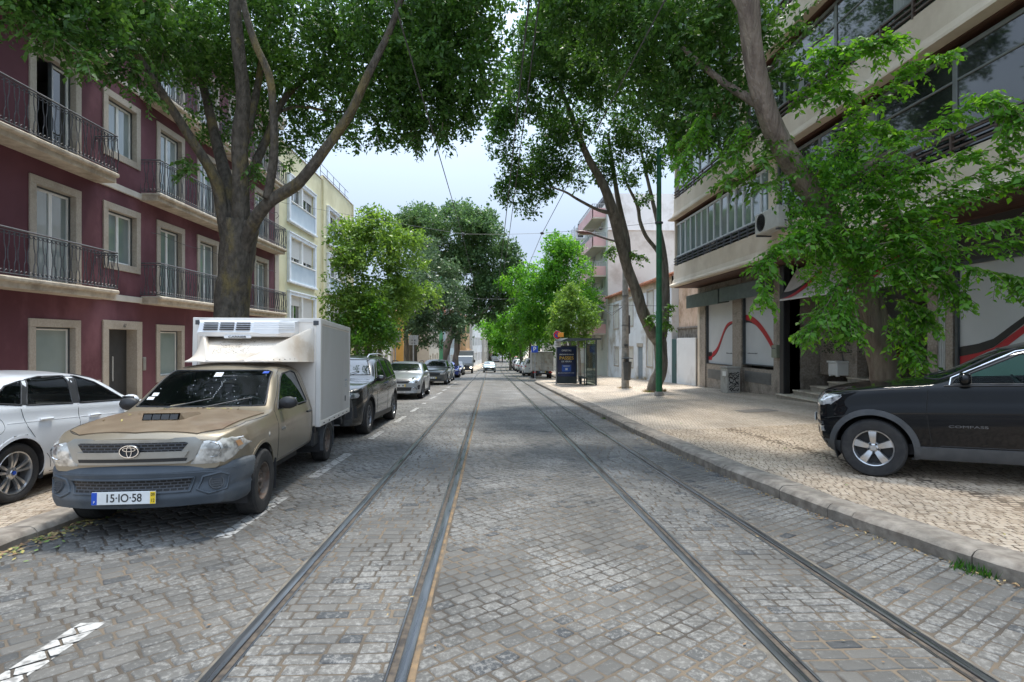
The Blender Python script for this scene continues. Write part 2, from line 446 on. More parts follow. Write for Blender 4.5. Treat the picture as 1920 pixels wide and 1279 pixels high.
def sheet(name, xs_of, Y0, Y1, dy, zf, mat, kind='structure', far=None):
    mb = MB(); rows = []
    ys = list(np.arange(Y0, min(Y1, 60), dy)) + (list(np.arange(60, Y1, dy*4)) if Y1 > 60 else []) + [Y1]
    for y in ys:
        row = []
        for x in xs_of(y):
            row.append(len(mb.v)); mb.v.append((x, y, zf(x, y)))
        rows.append(row)
    for a, b in zip(rows, rows[1:]):
        for k in range(len(a)-1):
            mb.f.append((a[k], a[k+1], b[k+1], b[k])); mb.m.append(0)
    o = mb.build(name, mat, smooth=True)
    return tag(o, kind=kind)
sheet('ground', lambda y: (-400, -60, -12, 0, 12, 60, 400), -40, 900, 2.0, lambda x, y: zroad(y) - 0.06, M_ground)
road = sheet('road', lambda y: [kerb_l(y) - 0.25 + (kerb_r(y) + 0.25 - kerb_l(y) + 0.25) * k / 8 for k in range(9)], -8, 260, 0.5, lambda x, y: zroad(y), M_road)
KW = 0.30
sheet('pavement_right', lambda y: [kerb_r(y) + KW * .9 + (40 - kerb_r(y) - KW) * k for k in (0, .02, .045, .08, .12, .17, .25, .4, 1)], -8, 260, 0.5, lambda x, y: zside(x, y) - 0.004, M_pave)
sheet('pavement_left', lambda y: [kerb_l(y) - KW * .9 - (38 + kerb_l(y) - KW) * k for k in (1, .4, .25, .17, .12, .08, .045, .02, 0)], -8, 260, 0.5, lambda x, y: zside(x, y) - 0.004, M_pave)

def kerb_line(name, pts, side, w=KW):
    """kerb stones of about one metre with chamfered top edge and slightly uneven joints"""
    mb = MB(); rs = random.Random(5 if side > 0 else 9)
    P = [Vector((x, y, 0)) for y, x in pts]
    segs = []; 
    for a, b in zip(P, P[1:]):
        L = (b-a).length; n = max(1, round(L / (1.1 if a.y < 45 else 6)))
        for k in range(n): segs.append((a.lerp(b, k/n), a.lerp(b, (k+1)/n)))
    for i, (a, b) in enumerate(segs):
        d = (b-a).normalized(); nrm = Vector((d.y, -d.x, 0)) * side
        g = 0.006; a2 = a + d*g; b2 = b - d*g; j = rs.uniform(-.006, .006); jh = rs.uniform(-.003, .003)
        kh = 0 if side > 0 else -.045
        prof = [(0+j, -0.12), (0+j-.012, 0.105+jh+kh), (0.02+j, 0.142+jh+kh), (0.05+j, 0.152+jh+kh), (w+j, 0.154+jh+kh), (w+j, -0.12)]
        base = len(mb.v); n = len(prof)
        K = 5
        for q in range(K+1):
            p = a2.lerp(b2, q/K)
            for o_, h in prof:
                w_ = rs.uniform(-.004, .004) if h > 0 else 0
                mb.v.append((p.x + nrm.x*(o_+w_), p.y + nrm.y*(o_+w_), zroad(p.y) + h + w_))
        for q in range(K):
            for k in range(n):
                mb.f.append((base+q*n+k, base+q*n+(k+1) % n, base+(q+1)*n+(k+1) % n, base+(q+1)*n+k)); mb.m.append(0)
        mb.f.append(tuple(base+k for k in range(n))); mb.m.append(0)
        mb.f.append(tuple(base+K*n+k for k in range(n))); mb.m.append(0)
    return tag(mb.build(name, M_kerb, smooth=35), kind='structure')
def densify(pts, y1, step=1.1):
    ys = sorted(set([p[0] for p in pts if -8 <= p[0] <= y1] + list(np.arange(-8, min(38, y1), step))))
    return [(y, interp(y, pts)) for y in ys]
kerb_line('kerb_right', densify(KR, 140), 1)
kerb_line('kerb_left', densify(KL, 160), -1)

# tram rails: head, groove and check lip lying flush in the paving
def rail(X, label, head_left, side_mat=None):
    root = empty('tram_rail', (X, 2, zroad(2)), label, 'rail', 'four tram rails set in the road')
    ys = list(np.arange(-6, 60, 1.0)) + list(np.arange(60, 231, 5.0))
    s = -1 if head_left else 1
    def strip(a, b, h, mat, name, wob=0.0):
        mb = MB()
        pr = [(a, h-.03), (a, h-.002), (a+.004, h), (b-.004, h), (b, h-.002), (b, h-.03)]
        for y in ys:
            w_ = random.uniform(-wob, wob)
            for o_, hh in pr: mb.v.append((X + cx(y) + s*(o_ + (w_ if o_ > (a+b)/2 else 0)), y, zroad(y) + hh))
        n = len(pr)
        for i in range(len(ys)-1):
            for k in range(n-1):
                mb.f.append((i*n+k, i*n+k+1, (i+1)*n+k+1, (i+1)*n+k)); mb.m.append(0)
        return mb.build(name, mat, root, smooth=30)
    strip(-0.012, 0.050, 0.014, M_steel, 'rail_head')
    strip(-0.052, -0.0125, 0.0045, M_groove, 'groove')
    strip(-0.068, -0.0525, 0.012, M_steel, 'check_lip')
    strip(0.0505, 0.085, 0.005, side_mat or M_cement, 'sand_joint', wob=0.016)
rail(-1.39, 'outermost tram rail on the side of the parked cars, steel set in grey setts', True)
rail(-0.46, 'second tram rail from the parked pickup, with a rusty sand joint along it', False, M_sand)
rail(1.58, 'tram rail just right of the middle of the road, its groove on the kerb side', True)
rail(2.46, 'tram rail nearest the pale pavement kerb and the black car', False)

# worn white dashes of the parking lane: separate painted setts
def dash(y0, y1, xc0, xc1, wd=0.13):
    mb = MB(); y = y0
    while y < y1:
        L = min(random.uniform(.12, .16), y1 - y); x = xc0 + (xc1-xc0)*(y-y0)/(y1-y0); sk = wd*.5; e = .007
        j = [random.uniform(-.008, .008) for _ in range(4)]
        p = [(x-wd/2+j[0], y+e-sk*.5), (x+wd/2+j[1], y+e+sk*.5), (x+wd/2+j[2], y+L-e+sk*.5), (x-wd/2+j[3], y+L-e-sk*.5)]
        mb.quad(*[(q[0], q[1], zroad(q[1]) + 0.0045) for q in p])
        y += L
    mb.build('lane_dash', M_paint, road)
DASHES = [(1.6, 3.5, .15), (5.13, 6.62, .14), (7.7, 9.66, .15), (11.4, 12.7, .13), (14.5, 16.0, .13), (17.4, 18.9, .13), (20.4, 21.8, .13), (23.3, 24.7, .13), (26.3, 27.8, .13), (29.3, 30.7, .13), (32.4, 33.7, .13), (35.4, 36.6, .13), (38.4, 39.8, .13)]
for k, (a, b, wd) in enumerate(DASHES):
    if a > 21: dash(a, b, -2.45, -2.36, wd)
# ================================================================ real setts near the camera
def sett_mat(name, dark, mid, pale, fleck, fscale=26, famt=.6, rough=.62):
    m, n, b = nodes_of(name); N, Lk = n.nodes, n.links
    at = N.new('ShaderNodeAttribute'); at.attribute_name = 'tone'
    cr_ = N.new('ShaderNodeValToRGB'); e = cr_.color_ramp.elements
    e[0].position = 0; e[0].color = (*dark, 1); e[1].position = 1; e[1].color = (*pale, 1)
    x = e.new(.22); x.color = (*mid, 1)
    Lk.new(at.outputs['Fac'], cr_.inputs[0])
    g = N.new('ShaderNodeNewGeometry')
    nw = N.new('ShaderNodeTexNoise'); nw.inputs['Scale'].default_value = fscale; nw.inputs['Detail'].default_value = 10; nw.inputs['Roughness'].default_value = .8
    Lk.new(g.outputs['Position'], nw.inputs['Vector'])
    n2 = N.new('ShaderNodeTexNoise'); n2.inputs['Scale'].default_value = 1.3; n2.inputs['Detail'].default_value = 5
    Lk.new(g.outputs['Position'], n2.inputs['Vector'])
    a = N.new('ShaderNodeMath'); a.operation = 'MULTIPLY_ADD'; a.inputs[1].default_value = .4; Lk.new(n2.outputs['Fac'], a.inputs[0]); Lk.new(nw.outputs['Fac'], a.inputs[2])
    mr = N.new('ShaderNodeMapRange'); mr.inputs['From Min'].default_value = .70; mr.inputs['From Max'].default_value = .80; mr.inputs['To Max'].default_value = famt; Lk.new(a.outputs[0], mr.inputs['Value'])
    mx = N.new('ShaderNodeMix'); mx.data_type = 'RGBA'; mx.inputs[7].default_value = (*fleck, 1); Lk.new(mr.outputs[0], mx.inputs[0]); Lk.new(cr_.outputs[0], mx.inputs[6])
    # long grimy stains along the street
    mps = N.new('ShaderNodeMapping'); mps.inputs['Scale'].default_value = (1.1, .22, 1); Lk.new(g.outputs['Position'], mps.inputs['Vector'])
    ns = N.new('ShaderNodeTexNoise'); ns.inputs['Scale'].default_value = 1; ns.inputs['Detail'].default_value = 6; Lk.new(mps.outputs[0], ns.inputs['Vector'])
    ms = N.new('ShaderNodeMapRange'); ms.inputs['From Min'].default_value = .36; ms.inputs['From Max'].default_value = .64; ms.inputs['To Min'].default_value = .82; ms.inputs['To Max'].default_value = 1.1; Lk.new(ns.outputs['Fac'], ms.inputs['Value'])
    vs = N.new('ShaderNodeVectorMath'); vs.operation = 'SCALE'; Lk.new(mx.outputs[2], vs.inputs[0]); Lk.new(ms.outputs[0], vs.inputs['Scale']); Lk.new(vs.outputs[0], b.inputs['Base Color'])
    b.inputs['Roughness'].default_value = rough; b.inputs['Specular IOR Level'].default_value = .35
    bp = N.new('ShaderNodeBump'); bp.inputs['Strength'].default_value = .7; bp.inputs['Distance'].default_value = .006; Lk.new(nw.outputs['Fac'], bp.inputs['Height']); Lk.new(bp.outputs[0], b.inputs['Normal'])
    return m
def clip_half(P, nx, ny, c):
    """part of the convex polygon with nx*x + ny*y <= c"""
    out = []
    for i in range(len(P)):
        a, b = P[i], P[(i+1) % len(P)]; da = nx*a[0]+ny*a[1]-c; db = nx*b[0]+ny*b[1]-c
        if da <= 0: out.append(a)
        if (da < 0 < db) or (db < 0 < da): t = da/(da-db); out.append((a[0]+(b[0]-a[0])*t, a[1]+(b[1]-a[1])*t))
    return out
STONES = []
def lay(zone, y0, y1, ang, bw, bh, zf, rs, gap=.006, h=.008, jit=.010, wave=0.0):
    """rows of setts turned by ang inside zone(y) -> (xmin, xmax)"""
    c, s_ = math.cos(R(ang)), math.sin(R(ang)); out = []
    xs = [zone(y)[k] for y in np.linspace(y0, y1, 12) for k in (0, 1)]
    cx0, cy0 = (min(xs)+max(xs))/2, (y0+y1)/2; rad = math.hypot(max(xs)-min(xs), y1-y0)/2
    v = -rad
    while v < rad:
        rh = bh*rs.uniform(.90, 1.10); u = -rad + rs.uniform(0, bw)
        while u < rad:
            w = bw*rs.uniform(.72, 1.28)
            mx_, my_ = u+w/2, v+rh/2 + wave*math.sin((u+w/2)*2.2)
            X, Y = cx0+mx_*c-my_*s_, cy0+mx_*s_+my_*c
            if y0 < Y < y1:
                x0, x1 = zone(Y)
                if x0-.08 < X < x1+.08:
                    hw, hh = w/2-gap*rs.uniform(.7, 1.3), rh/2-gap*rs.uniform(.7, 1.3); k = .18*hh
                    P = [(-hw+k, -hh), (hw-k, -hh), (hw, -hh+k), (hw, hh-k), (hw-k, hh), (-hw+k, hh), (-hw, hh-k), (-hw, -hh+k)]
                    t = rs.uniform(-.05, .05)
                    Q = []
                    for a, b in P:
                        a += rs.uniform(-jit, jit)*.45; b += rs.uniform(-jit, jit)*.45; a, b = a-b*t, b+a*t
                        Q.append((X+a*c-b*s_, Y+a*s_+b*c))
                    Q = clip_half(Q, 1, 0, x1); Q = clip_half(Q, -1, 0, -x0) if len(Q) > 2 else Q
                    if len(Q) > 2:
                        A = abs(sum(Q[i][0]*Q[(i+1) % len(Q)][1]-Q[(i+1) % len(Q)][0]*Q[i][1] for i in range(len(Q))))/2
                        if A > bw*bh*.08: out.append(Q)
            u += w
        v += rh
    return out
def stone_mesh(name, polys, zf, mat, parent, rs, h=.008, bev=.012, hj=.0022):
    V, Fc, T = [], [], []; tops = []
    for Q in polys:
        n = len(Q); gx = sum(p[0] for p in Q)/n; gy = sum(p[1] for p in Q)/n; z0 = zf(gx, gy); slope = (zf(gx, gy+.2)-z0)/.2; sx_ = (zf(gx+.2, gy)-z0)/.2
        hh = h + rs.uniform(-hj, hj); ta, tb = rs.uniform(-.02, .02), rs.uniform(-.02, .02); b = len(V)
        zz = lambda x, y: z0 + slope*(y-gy) + sx_*(x-gx)
        tone = rs.random()**1.0; tone = rs.uniform(0, .15) if rs.random() < .05 else .25+.75*tone
        for x, y in Q: V.append((x, y, zz(x, y)-.004)); T.append(tone)
        ring = []
        for x, y in Q:
            L = math.hypot(x-gx, y-gy); f = max(.3, 1-bev*.45/L); X, Y = gx+(x-gx)*f, gy+(y-gy)*f; V.append((X, Y, zz(X, Y)+hh*.72+ta*(X-gx)+tb*(Y-gy))); T.append(tone)
        for x, y in Q:
            L = math.hypot(x-gx, y-gy); f = max(.2, 1-bev*1.5/L); X, Y = gx+(x-gx)*f, gy+(y-gy)*f; V.append((X, Y, zz(X, Y)+hh+ta*(X-gx)+tb*(Y-gy))); ring.append(V[-1]); T.append(tone)
        V.append((gx, gy, z0+hh+.0012)); T.append(tone)
        for k in range(n):
            k2 = (k+1) % n
            Fc.append((b+k, b+k2, b+n+k2, b+n+k)); Fc.append((b+n+k, b+n+k2, b+2*n+k2, b+2*n+k)); Fc.append((b+2*n+k, b+2*n+k2, b+3*n))
        tops.append((Q, gx, gy, z0, slope, sx_, hh, ta, tb))
    me = bpy.data.meshes.new(name); me.from_pydata(V, [], Fc); me.materials.append(mat)
    me.polygons.foreach_set('use_smooth', [True]*len(Fc))
    a = me.attributes.new('tone', 'FLOAT', 'POINT'); a.data.foreach_set('value', T); me.update()
    o = bpy.data.objects.new(name, me); COL.objects.link(o); o.parent = parent; o['kind'] = 'stuff'
    return tops
rsS = random.Random(41)
M_sett = sett_mat('basalt_sett', (0.038, 0.043, 0.049), (0.084, 0.083, 0.079), (0.124, 0.119, 0.109), (0.29, 0.285, 0.27), fscale=30, famt=.62)
M_bed = pm('joint_bed', (0.060, 0.051, 0.042), (0.150, 0.118, 0.084), scale=1.5, rough=1.0, bump=.8, bscale=110, detail=9, lo=.38, hi=.60)
YN, YF = 1.8, 21.0
zones = [(lambda y: (kerb_l(y)+.01, -1.465), 42, .150, .112), (lambda y: (-1.335, -.525), 0, .165, .108), (lambda y: (-.370, 1.505), 37, .135, .108), (lambda y: (1.645, 2.395), 0, .165, .108), (lambda y: (2.550, kerb_r(y)-.01), 33, .140, .110)]
TOPS = []
for k, (zn, ang, bw_, bh_) in enumerate(zones):
    TOPS.append(stone_mesh('setts', lay(zn, YN, YF, ang, bw_, bh_, zroad, rsS, gap=.0055), lambda x, y: zroad(y), M_sett, road, rsS))
sb = MB()
for y in np.arange(YN, YF, .5):
    y2 = min(YF, y+.5)
    a, b_ = kerb_l(y)-.02, kerb_r(y)+.02; a2, b2_ = kerb_l(y2)-.02, kerb_r(y2)+.02
    sb.quad((a, y, zroad(y)+.0022), (b_, y, zroad(y)+.0022), (b2_, y2, zroad(y2)+.0022), (a2, y2, zroad(y2)+.0022))
sb.build('joint_bed', M_bed, road)
# paint lies on the stone tops only
for (a, b_, wd) in [d for d in DASHES if d[0] < YF]:
    mb = MB(); x0, x1 = -2.405-wd/2, -2.405+wd/2
    for Q, gx, gy, z0, sl, sx_, hh, ta, tb in TOPS[0]:
        if not (a-.2 < gy < b_+.2 and x0-.2 < gx < x1+.2): continue
        n = len(Q); q = [(gx+(x-gx)*.985, gy+(y-gy)*.985) for x, y in Q]
        for nx, ny, c in ((1, 0, x1), (-1, 0, -x0), (0, 1, b_), (0, -1, -a)):
            q = clip_half(q, nx, ny, c)
            if len(q) < 3: break
        if len(q) < 3: continue
        base = len(mb.v)
        for x, y in q: mb.v.append((x, y, z0+sl*(y-gy)+sx_*(x-gx)+hh+.0019+ta*(x-gx)+tb*(y-gy)))
        mb.f.append(tuple(range(base, base+len(q)))); mb.m.append(0)
    if mb.v: mb.build('lane_dash', M_paint, road)
# limestone cubes of the pavements near by
M_cube = sett_mat('limestone_cube', (0.25, 0.185, 0.125), (0.37, 0.285, 0.20), (0.52, 0.42, 0.315), (0.64, 0.56, 0.46), fscale=34, famt=.35)
M_cbed = pm('pavement_joint', (0.10, 0.075, 0.052), (0.22, 0.165, 0.115), scale=3, rough=1.0, bump=.6, bscale=110)
PVR = [o for o in bpy.data.objects if o.name == 'pavement_right'][0]; PVL = [o for o in bpy.data.objects if o.name == 'pavement_left'][0]
for pv, zn, y0, y1, ang in ((PVR, lambda y: (kerb_r(y)+KW-.01, 8.3), 3.0, 11.5, -14), (PVL, lambda y: (-7.2, kerb_l(y)-KW+.01), 3.2, 10.5, 8)):
    stone_mesh('cubes', lay(zn, y0, y1, ang, .082, .078, zside, rsS, gap=.0042, jit=.009, wave=.05), lambda x, y: zside(x, y)-.004, M_cube, pv, rsS, h=.007, bev=.008, hj=.0018)
    sb = MB()
    for y in np.arange(y0, y1, .5):
        y2 = min(y1, y+.5); q0, q1 = zn(y), zn(y2); K = 8
        for k in range(K):
            f0, f1 = k/K, (k+1)/K; pts = [(q0[0]+(q0[1]-q0[0])*f0, y), (q0[0]+(q0[1]-q0[0])*f1, y), (q1[0]+(q1[1]-q1[0])*f1, y2), (q1[0]+(q1[1]-q1[0])*f0, y2)]
            sb.quad(*[(p[0], p[1], zside(*p)-.0018) for p in pts])
    sb.build('joint_bed', M_cbed, pv)
# fallen leaves by the left kerb
def litter(name, n, xf, yf, zf, cols, size=0.03, seed=3):
    rs = random.Random(seed); mb = MB()
    for _ in range(n):
        y = yf(rs); x = xf(rs, y); z = zf(x, y) + rs.uniform(.012, .026); a = rs.uniform(0, 6.28); s = size*rs.uniform(.5, 1.3)
        d = Vector((math.cos(a), math.sin(a), rs.uniform(-.2, .2)))*s; w = Vector((-math.sin(a), math.cos(a), rs.uniform(-.4, .4)))*s*.4
        p = Vector((x, y, z)); mb.quad(p-d, p+w, p+d, p-w, rs.randrange(len(cols)))
    return tag(mb.build(name, cols), kind='stuff')
Ml = [pm('dry_leaf', (0.30, 0.21, 0.09), (0.40, 0.30, 0.14), rough=0.8), pm('yellow_leaf', (0.33, 0.28, 0.09), rough=0.8), pm('brown_leaf', (0.20, 0.12, 0.06), rough=0.8), pm('fresh_leaf', (0.16, 0.24, 0.06), rough=0.8)]
litter('leaf_litter', 750, lambda r_, y: kerb_l(y) + 0.02 + abs(r_.gauss(0, .13)), lambda r_: r_.uniform(3.6, 6.4) if r_.random() < .75 else r_.uniform(3, 24), lambda x, y: zroad(y), Ml)
litter('scattered_leaves', 170, lambda r_, y: r_.uniform(-4, 3.1), lambda r_: 2.4 + 26*r_.random()**1.6, lambda x, y: zroad(y), [Ml[2], Ml[0], Ml[2]], size=0.016, seed=8)
litter('pavement_leaves', 620, lambda r_, y: kerb_l(y) - .35 - 3.0*r_.random() if r_.random() < .5 else kerb_r(y) + .35 + 5*r_.random(), lambda r_: 3.5 + 26*r_.random()**1.4, lambda x, y: zside(x, y), Ml, size=0.024, seed=9)
litter('gutter_straw', 900, lambda r_, y: kerb_r(y) - .02 - abs(r_.gauss(0, .09)), lambda r_: 3 + 24*r_.random()**1.3, lambda x, y: zroad(y), [Ml[0], Ml[2]], size=0.018, seed=10)

# ================================================================ facades
class Facade:
    """a street front lying in the plane x = X, running along y; b = how far it stands out towards the street"""
    def __init__(s, X, root, sg=None): s.X = X; s.sg = sg or (1 if X < 0 else -1); s.root = root
    def P(s, a, b, z): return (s.X + s.sg*b, a, z)
    def box(s, mb, a0, a1, b0, b1, z0, z1, m=0, bev=0.0): mb.box(s.X + s.sg*b0, s.X + s.sg*b1, a0, a1, z0, z1, m, bev)
    def quad(s, mb, a0, a1, b, z0, z1, m=0): mb.quad(s.P(a0, b, z0), s.P(a1, b, z0), s.P(a1, b, z1), s.P(a0, b, z1), m)
    def wall(s, name, a0, a1, z0, z1, holes, mat, depth=0.28, b=0.0, zbot=None, back=9.0):
        mb = MB()
        As = sorted({a0, a1, *[h[0] for h in holes], *[h[1] for h in holes]}); Zs = sorted({z0, z1, *[h[2] for h in holes], *[h[3] for h in holes]})
        As = [a for a in As if a0 <= a <= a1]; Zs = [z for z in Zs if z0 <= z <= z1]
        for p, q in zip(As, As[1:]):
            for r_, t in zip(Zs, Zs[1:]):
                cx_, cz = (p+q)/2, (r_+t)/2
                if any(h[0] < cx_ < h[1] and h[2] < cz < h[3] for h in holes): continue
                s.quad(mb, p, q, b, r_, t)
        for h in holes:
            for aa in (h[0], h[1]): mb.quad(s.P(aa, b, h[2]), s.P(aa, b-depth, h[2]), s.P(aa, b-depth, h[3]), s.P(aa, b, h[3]))
            for zz in (h[2], h[3]): mb.quad(s.P(h[0], b, zz), s.P(h[0], b-depth, zz), s.P(h[1], b-depth, zz), s.P(h[1], b, zz))
        if back:
            mb.quad(s.P(a0, b, z0), s.P(a0, b-back, z0), s.P(a0, b-back, z1), s.P(a0, b, z1))
            mb.quad(s.P(a1, b, z0), s.P(a1, b-back, z0), s.P(a1, b-back, z1), s.P(a1, b, z1))
            mb.quad(s.P(a0, b, z1), s.P(a0, b-back, z1), s.P(a1, b-back, z1), s.P(a1, b, z1))
            mb.quad(s.P(a0, b-back, z0), s.P(a1, b-back, z0), s.P(a1, b-back, z1), s.P(a0, b-back, z1))
        return mb.build(name, mat, s.root)
    def surround(s, a0, a1, z0, z1, w, pr, mat, bottom=True, name='window_surround'):
        mb = MB()
        s.box(mb, a0, a0+w, -.22, pr, z0, z1-w, bev=.006); s.box(mb, a1-w, a1, -.22, pr, z0, z1-w, bev=.006)
        s.box(mb, a0, a1, -.22, pr+.002, z1-w, z1, bev=.006)
        if bottom: s.box(mb, a0+w, a1-w, -.22, pr-.002, z0, z0+w, bev=.006)
        return mb.build(name, mat, s.root)
    def window(s, a0, a1, z0, z1, leaves=2, b=-0.16, fr=0.05, mat=None, pane=None, outer=None, name='window', midrail=None, parent=None):
        """frame mesh with its glass as a child"""
        mb = MB(); mat = mat or M_white; f = fr
        if outer is not None:
            for (p, q, r_, t) in ((a0, a0+.035, z0, z1), (a1-.035, a1, z0, z1), (a0+.035, a1-.035, z1-.035, z1)):
                s.box(mb, p, q, b-.03, b+.05, r_, t, 1)
            a0 += .036; a1 -= .036; z1 -= .036
        n = leaves; W = (a1-a0)/n
        for k in range(n):
            p, q = a0+k*W, a0+(k+1)*W
            s.box(mb, p, p+f, b-.03, b+.03, z0, z1, 0, .005); s.box(mb, q-f, q, b-.03, b+.03, z0, z1, 0, .005)
            s.box(mb, p+f, q-f, b-.03, b+.028, z1-f, z1, 0, .005); s.box(mb, p+f, q-f, b-.03, b+.028, z0, z0+f*1.3, 0, .005)
            if midrail: s.box(mb, p+f, q-f, b-.025, b+.025, midrail-f/2, midrail+f/2, 0)
        w = mb.build(name, [mat, outer or mat], parent or s.root)
        g = MB()
        for k in range(n):
            p, q = a0+k*W, a0+(k+1)*W
            t = random.uniform(-.006, .006)
            g.quad(s.P(p+f*.5, b+t, z0+.02), s.P(q-f*.5, b-t, z0+.02), s.P(q-f*.5, b-t+random.uniform(-.004, .004), z1-.02), s.P(p+f*.5, b+t, z1-.02))
        off = w
        gl = g.build('pane', pane or M_pane, s.root); gl.parent = w
        return w

def lyre_railing(fc, a0, a1, b0, b1, z0, h, name='railing', step=0.125, parent=None):
    """iron balcony railing: front run and two returns, with bowed lyre bars"""
    mb = MB(); r_ = .0115
    def run(P, n):
        # P(t) -> point on plan, n bars
        for k in range(n+1):
            t = k/n; x, y = P(t); tx, ty = P(min(1, t+.001)); dx, dy = tx-P(max(0, t-.001))[0], ty-P(max(0, t-.001))[1]
            l = math.hypot(dx, dy) or 1; dx /= l; dy /= l
            sgn = 1 if k % 2 else -1; e = .034*sgn
            pr = [(0, .03), (0, .12), (e*.2, .28), (e, .36), (e, .56), (e*.2, .66), (0, .76), (0, h-.03)]
            mb.tube([(x+dx*o_, y+dy*o_, z0+zz*h/1.0) for o_, zz in pr], r_, 4)
        m = n
        for k in range(m):
            t0, t1 = k/m, (k+1)/m; p0, p1 = P(t0), P(t1)
            for (zb, hh) in ((z0+.06, .07), (z0+h-.07, -.06)):
                mb.tube([(p0[0]+(p1[0]-p0[0])*q, p0[1]+(p1[1]-p0[1])*q, zb+hh*math.sin(math.pi*q)) for q in (0, .25, .5, .75, 1)], .009, 3)
        pts = [P(k/6) for k in range(7)]
        for zz, rr in ((z0+h, .022), (z0+.05, .013), (z0+h-.06, .011)):
            mb.tube([(x, y, zz) for x, y in pts], rr, 5)
    A = fc.P(a0, b1, 0); B = fc.P(a1, b1, 0); A0 = fc.P(a0, b0, 0); B0 = fc.P(a1, b0, 0)
    L = lambda p, q: (lambda t: (p[0]+(q[0]-p[0])*t, p[1]+(q[1]-p[1])*t))
    run(L(A, B), max(2, round(abs(a1-a0)/step))); run(L(A0, A), max(2, round(abs(b1-b0)/step))); run(L(B0, B), max(2, round(abs(b1-b0)/step)))
    return mb.build(name, M_iron, parent or fc.root)

# ---------------------------------------------------------------- plum red apartment house
XL = -10.4
rb = empty('apartment_building', (XL, 12, zside(XL, 12)), 'plum red apartment house with stone window surrounds and lyre iron balconies', 'building')
fc = Facade(XL, rb)
CC = [13.87 + 2.42*k for k in range(-4, 6)]       # window axes: 4.19 ... 25.97
FR = {0, 2, 3, 4, 6, 7, 9}
holes = []; G = []
ZS = [2.72, 5.80, 8.85, 11.95]                      # slab undersides
SW = 0.19
for i, c in enumerate(CC):
    fr = (i-4) in (-4, -1, 0, 2, 3, 4, 5)
    for k in range(3):
        zb = ZS[k] + .24
        if fr: holes.append((c-.80+SW, c+.80-SW, zb, zb+2.44-SW)); G.append((c, k, True, zb, zb+2.44))
        else: holes.append((c-.80+SW, c+.80-SW, zb+.62+SW, zb+2.44-SW)); G.append((c, k, False, zb+.62, zb+2.44))
DC = CC[5]
for i, c in enumerate(CC):
    zb = zside(XL, c)
    if i == 5: holes.append((c-.60, c+.62, zb-.3, 1.93))
    else: holes.append((c-.82+SW, c+.78-SW, zb+.72+SW, 2.12-SW+.0))
holes = [(h[0]-.05, h[1]+.05, h[2]-.05, h[3]+.05) for h in holes]
fc.wall('wall', 3.0, 28.04, -1.6, 12.2, holes, M_red)
mb = MB(); fc.box(mb, 3.0, 28.04, -.02, .02, -1.5, zside(XL, 27)+.45, 0); 
for a in (28.04-.5,): fc.box(mb, a, 28.04, -.02, .03, -1.2, 12.0, 0, .004)
mb.build('stone_trim', M_lime, rb)
mb = MB()
for z in ZS[:3]: fc.box(mb, 3.0, 28.02, 0, .07, z, z+.17, 0, .01)
fc.box(mb, 3.0, 28.02, -.1, .45, 12.2, 12.5, 0, .02); fc.box(mb, 3.0, 28.02, -.1, .3, 12.0, 12.2, 0, .02)
mb.build('string_course', pm('plaster_band', (0.50, 0.47, 0.42), (0.6, 0.57, 0.52), scale=2, rough=.8), rb)
for (c, k, fr, z0, z1) in G:
    fc.surround(c-.80, c+.80, z0, z1, SW, .035, M_lime, bottom=not fr)
    a0, a1 = c-.80+SW, c+.80-SW
    zb = z0 + (0 if fr else SW)
    if abs(c-13.87) < .01 and k == 1:
        # the open french window: one leaf shut, the other swung into the dark room
        fc.window((a0+a1)/2, a1, zb, z1-SW, leaves=1, outer=M_dkframe, name='window', pane=M_panedk)
        mb = MB(); fc.box(mb, a0+.05, a0+.10, -1.0, -.16, zb, z1-SW-.05, 0, .01)
        mb.build('open_leaf', M_white, rb)
        mb = MB(); r0 = pm('room_wall', (0.10, 0.10, 0.10), rough=.9)
        fc.box(mb, a0-.8, a1+.8, -3.6, -3.5, zb, z1, 0); fc.box(mb, a0-.9, a0-.8, -3.6, -.28, zb, z1, 0); fc.box(mb, a1+.8, a1+.9, -3.6, -.28, zb, z1, 0)
        fc.box(mb, a0-.8, a1+.8, -3.5, -.3, z1-.02, z1+.05, 0); fc.box(mb, a0-.8, a1+.8, -3.5, -.3, zb-.1, zb, 0); fc.box(mb, a0-.1, a0+.1, -2.6, -2.0, zb, zb+1.7, 0)
        mb.build('room', r0, rb)
    else:
        fc.window(a0, a1, zb, z1-SW, leaves=2, outer=M_dkframe)
# balconies
def balcony(fc, a0, a1, z, pr=.62, h=.98, rail=True):
    mb = MB(); n = max(4, int((a1-a0)/.4))
    fc.box(mb, a0, a1, 0.0, pr-.10, z-.02, z+.13, 0, .01); fc.box(mb, a0+.001, a1-.001, 0.0, pr, z+.11, z+.22, 0, .03)
    s = mb.build('balcony_slab', M_slab, fc.root, smooth=30)
    if rail: 
        r_ = lyre_railing(fc, a0+.04, a1-.04, 0, pr-.05, z+.22, h); r_.parent = s
for z in ZS[:3]:
    for (a, b) in ((CC[0]-1.1, CC[0]+1.6), (CC[3]-1.35, CC[4]+1.38), (CC[6]-1.62, CC[7]+1.05), (CC[8]-1.15, CC[9]+1.55)):
        balcony(fc, a, b, z + (0 if z < 8 else -.02))
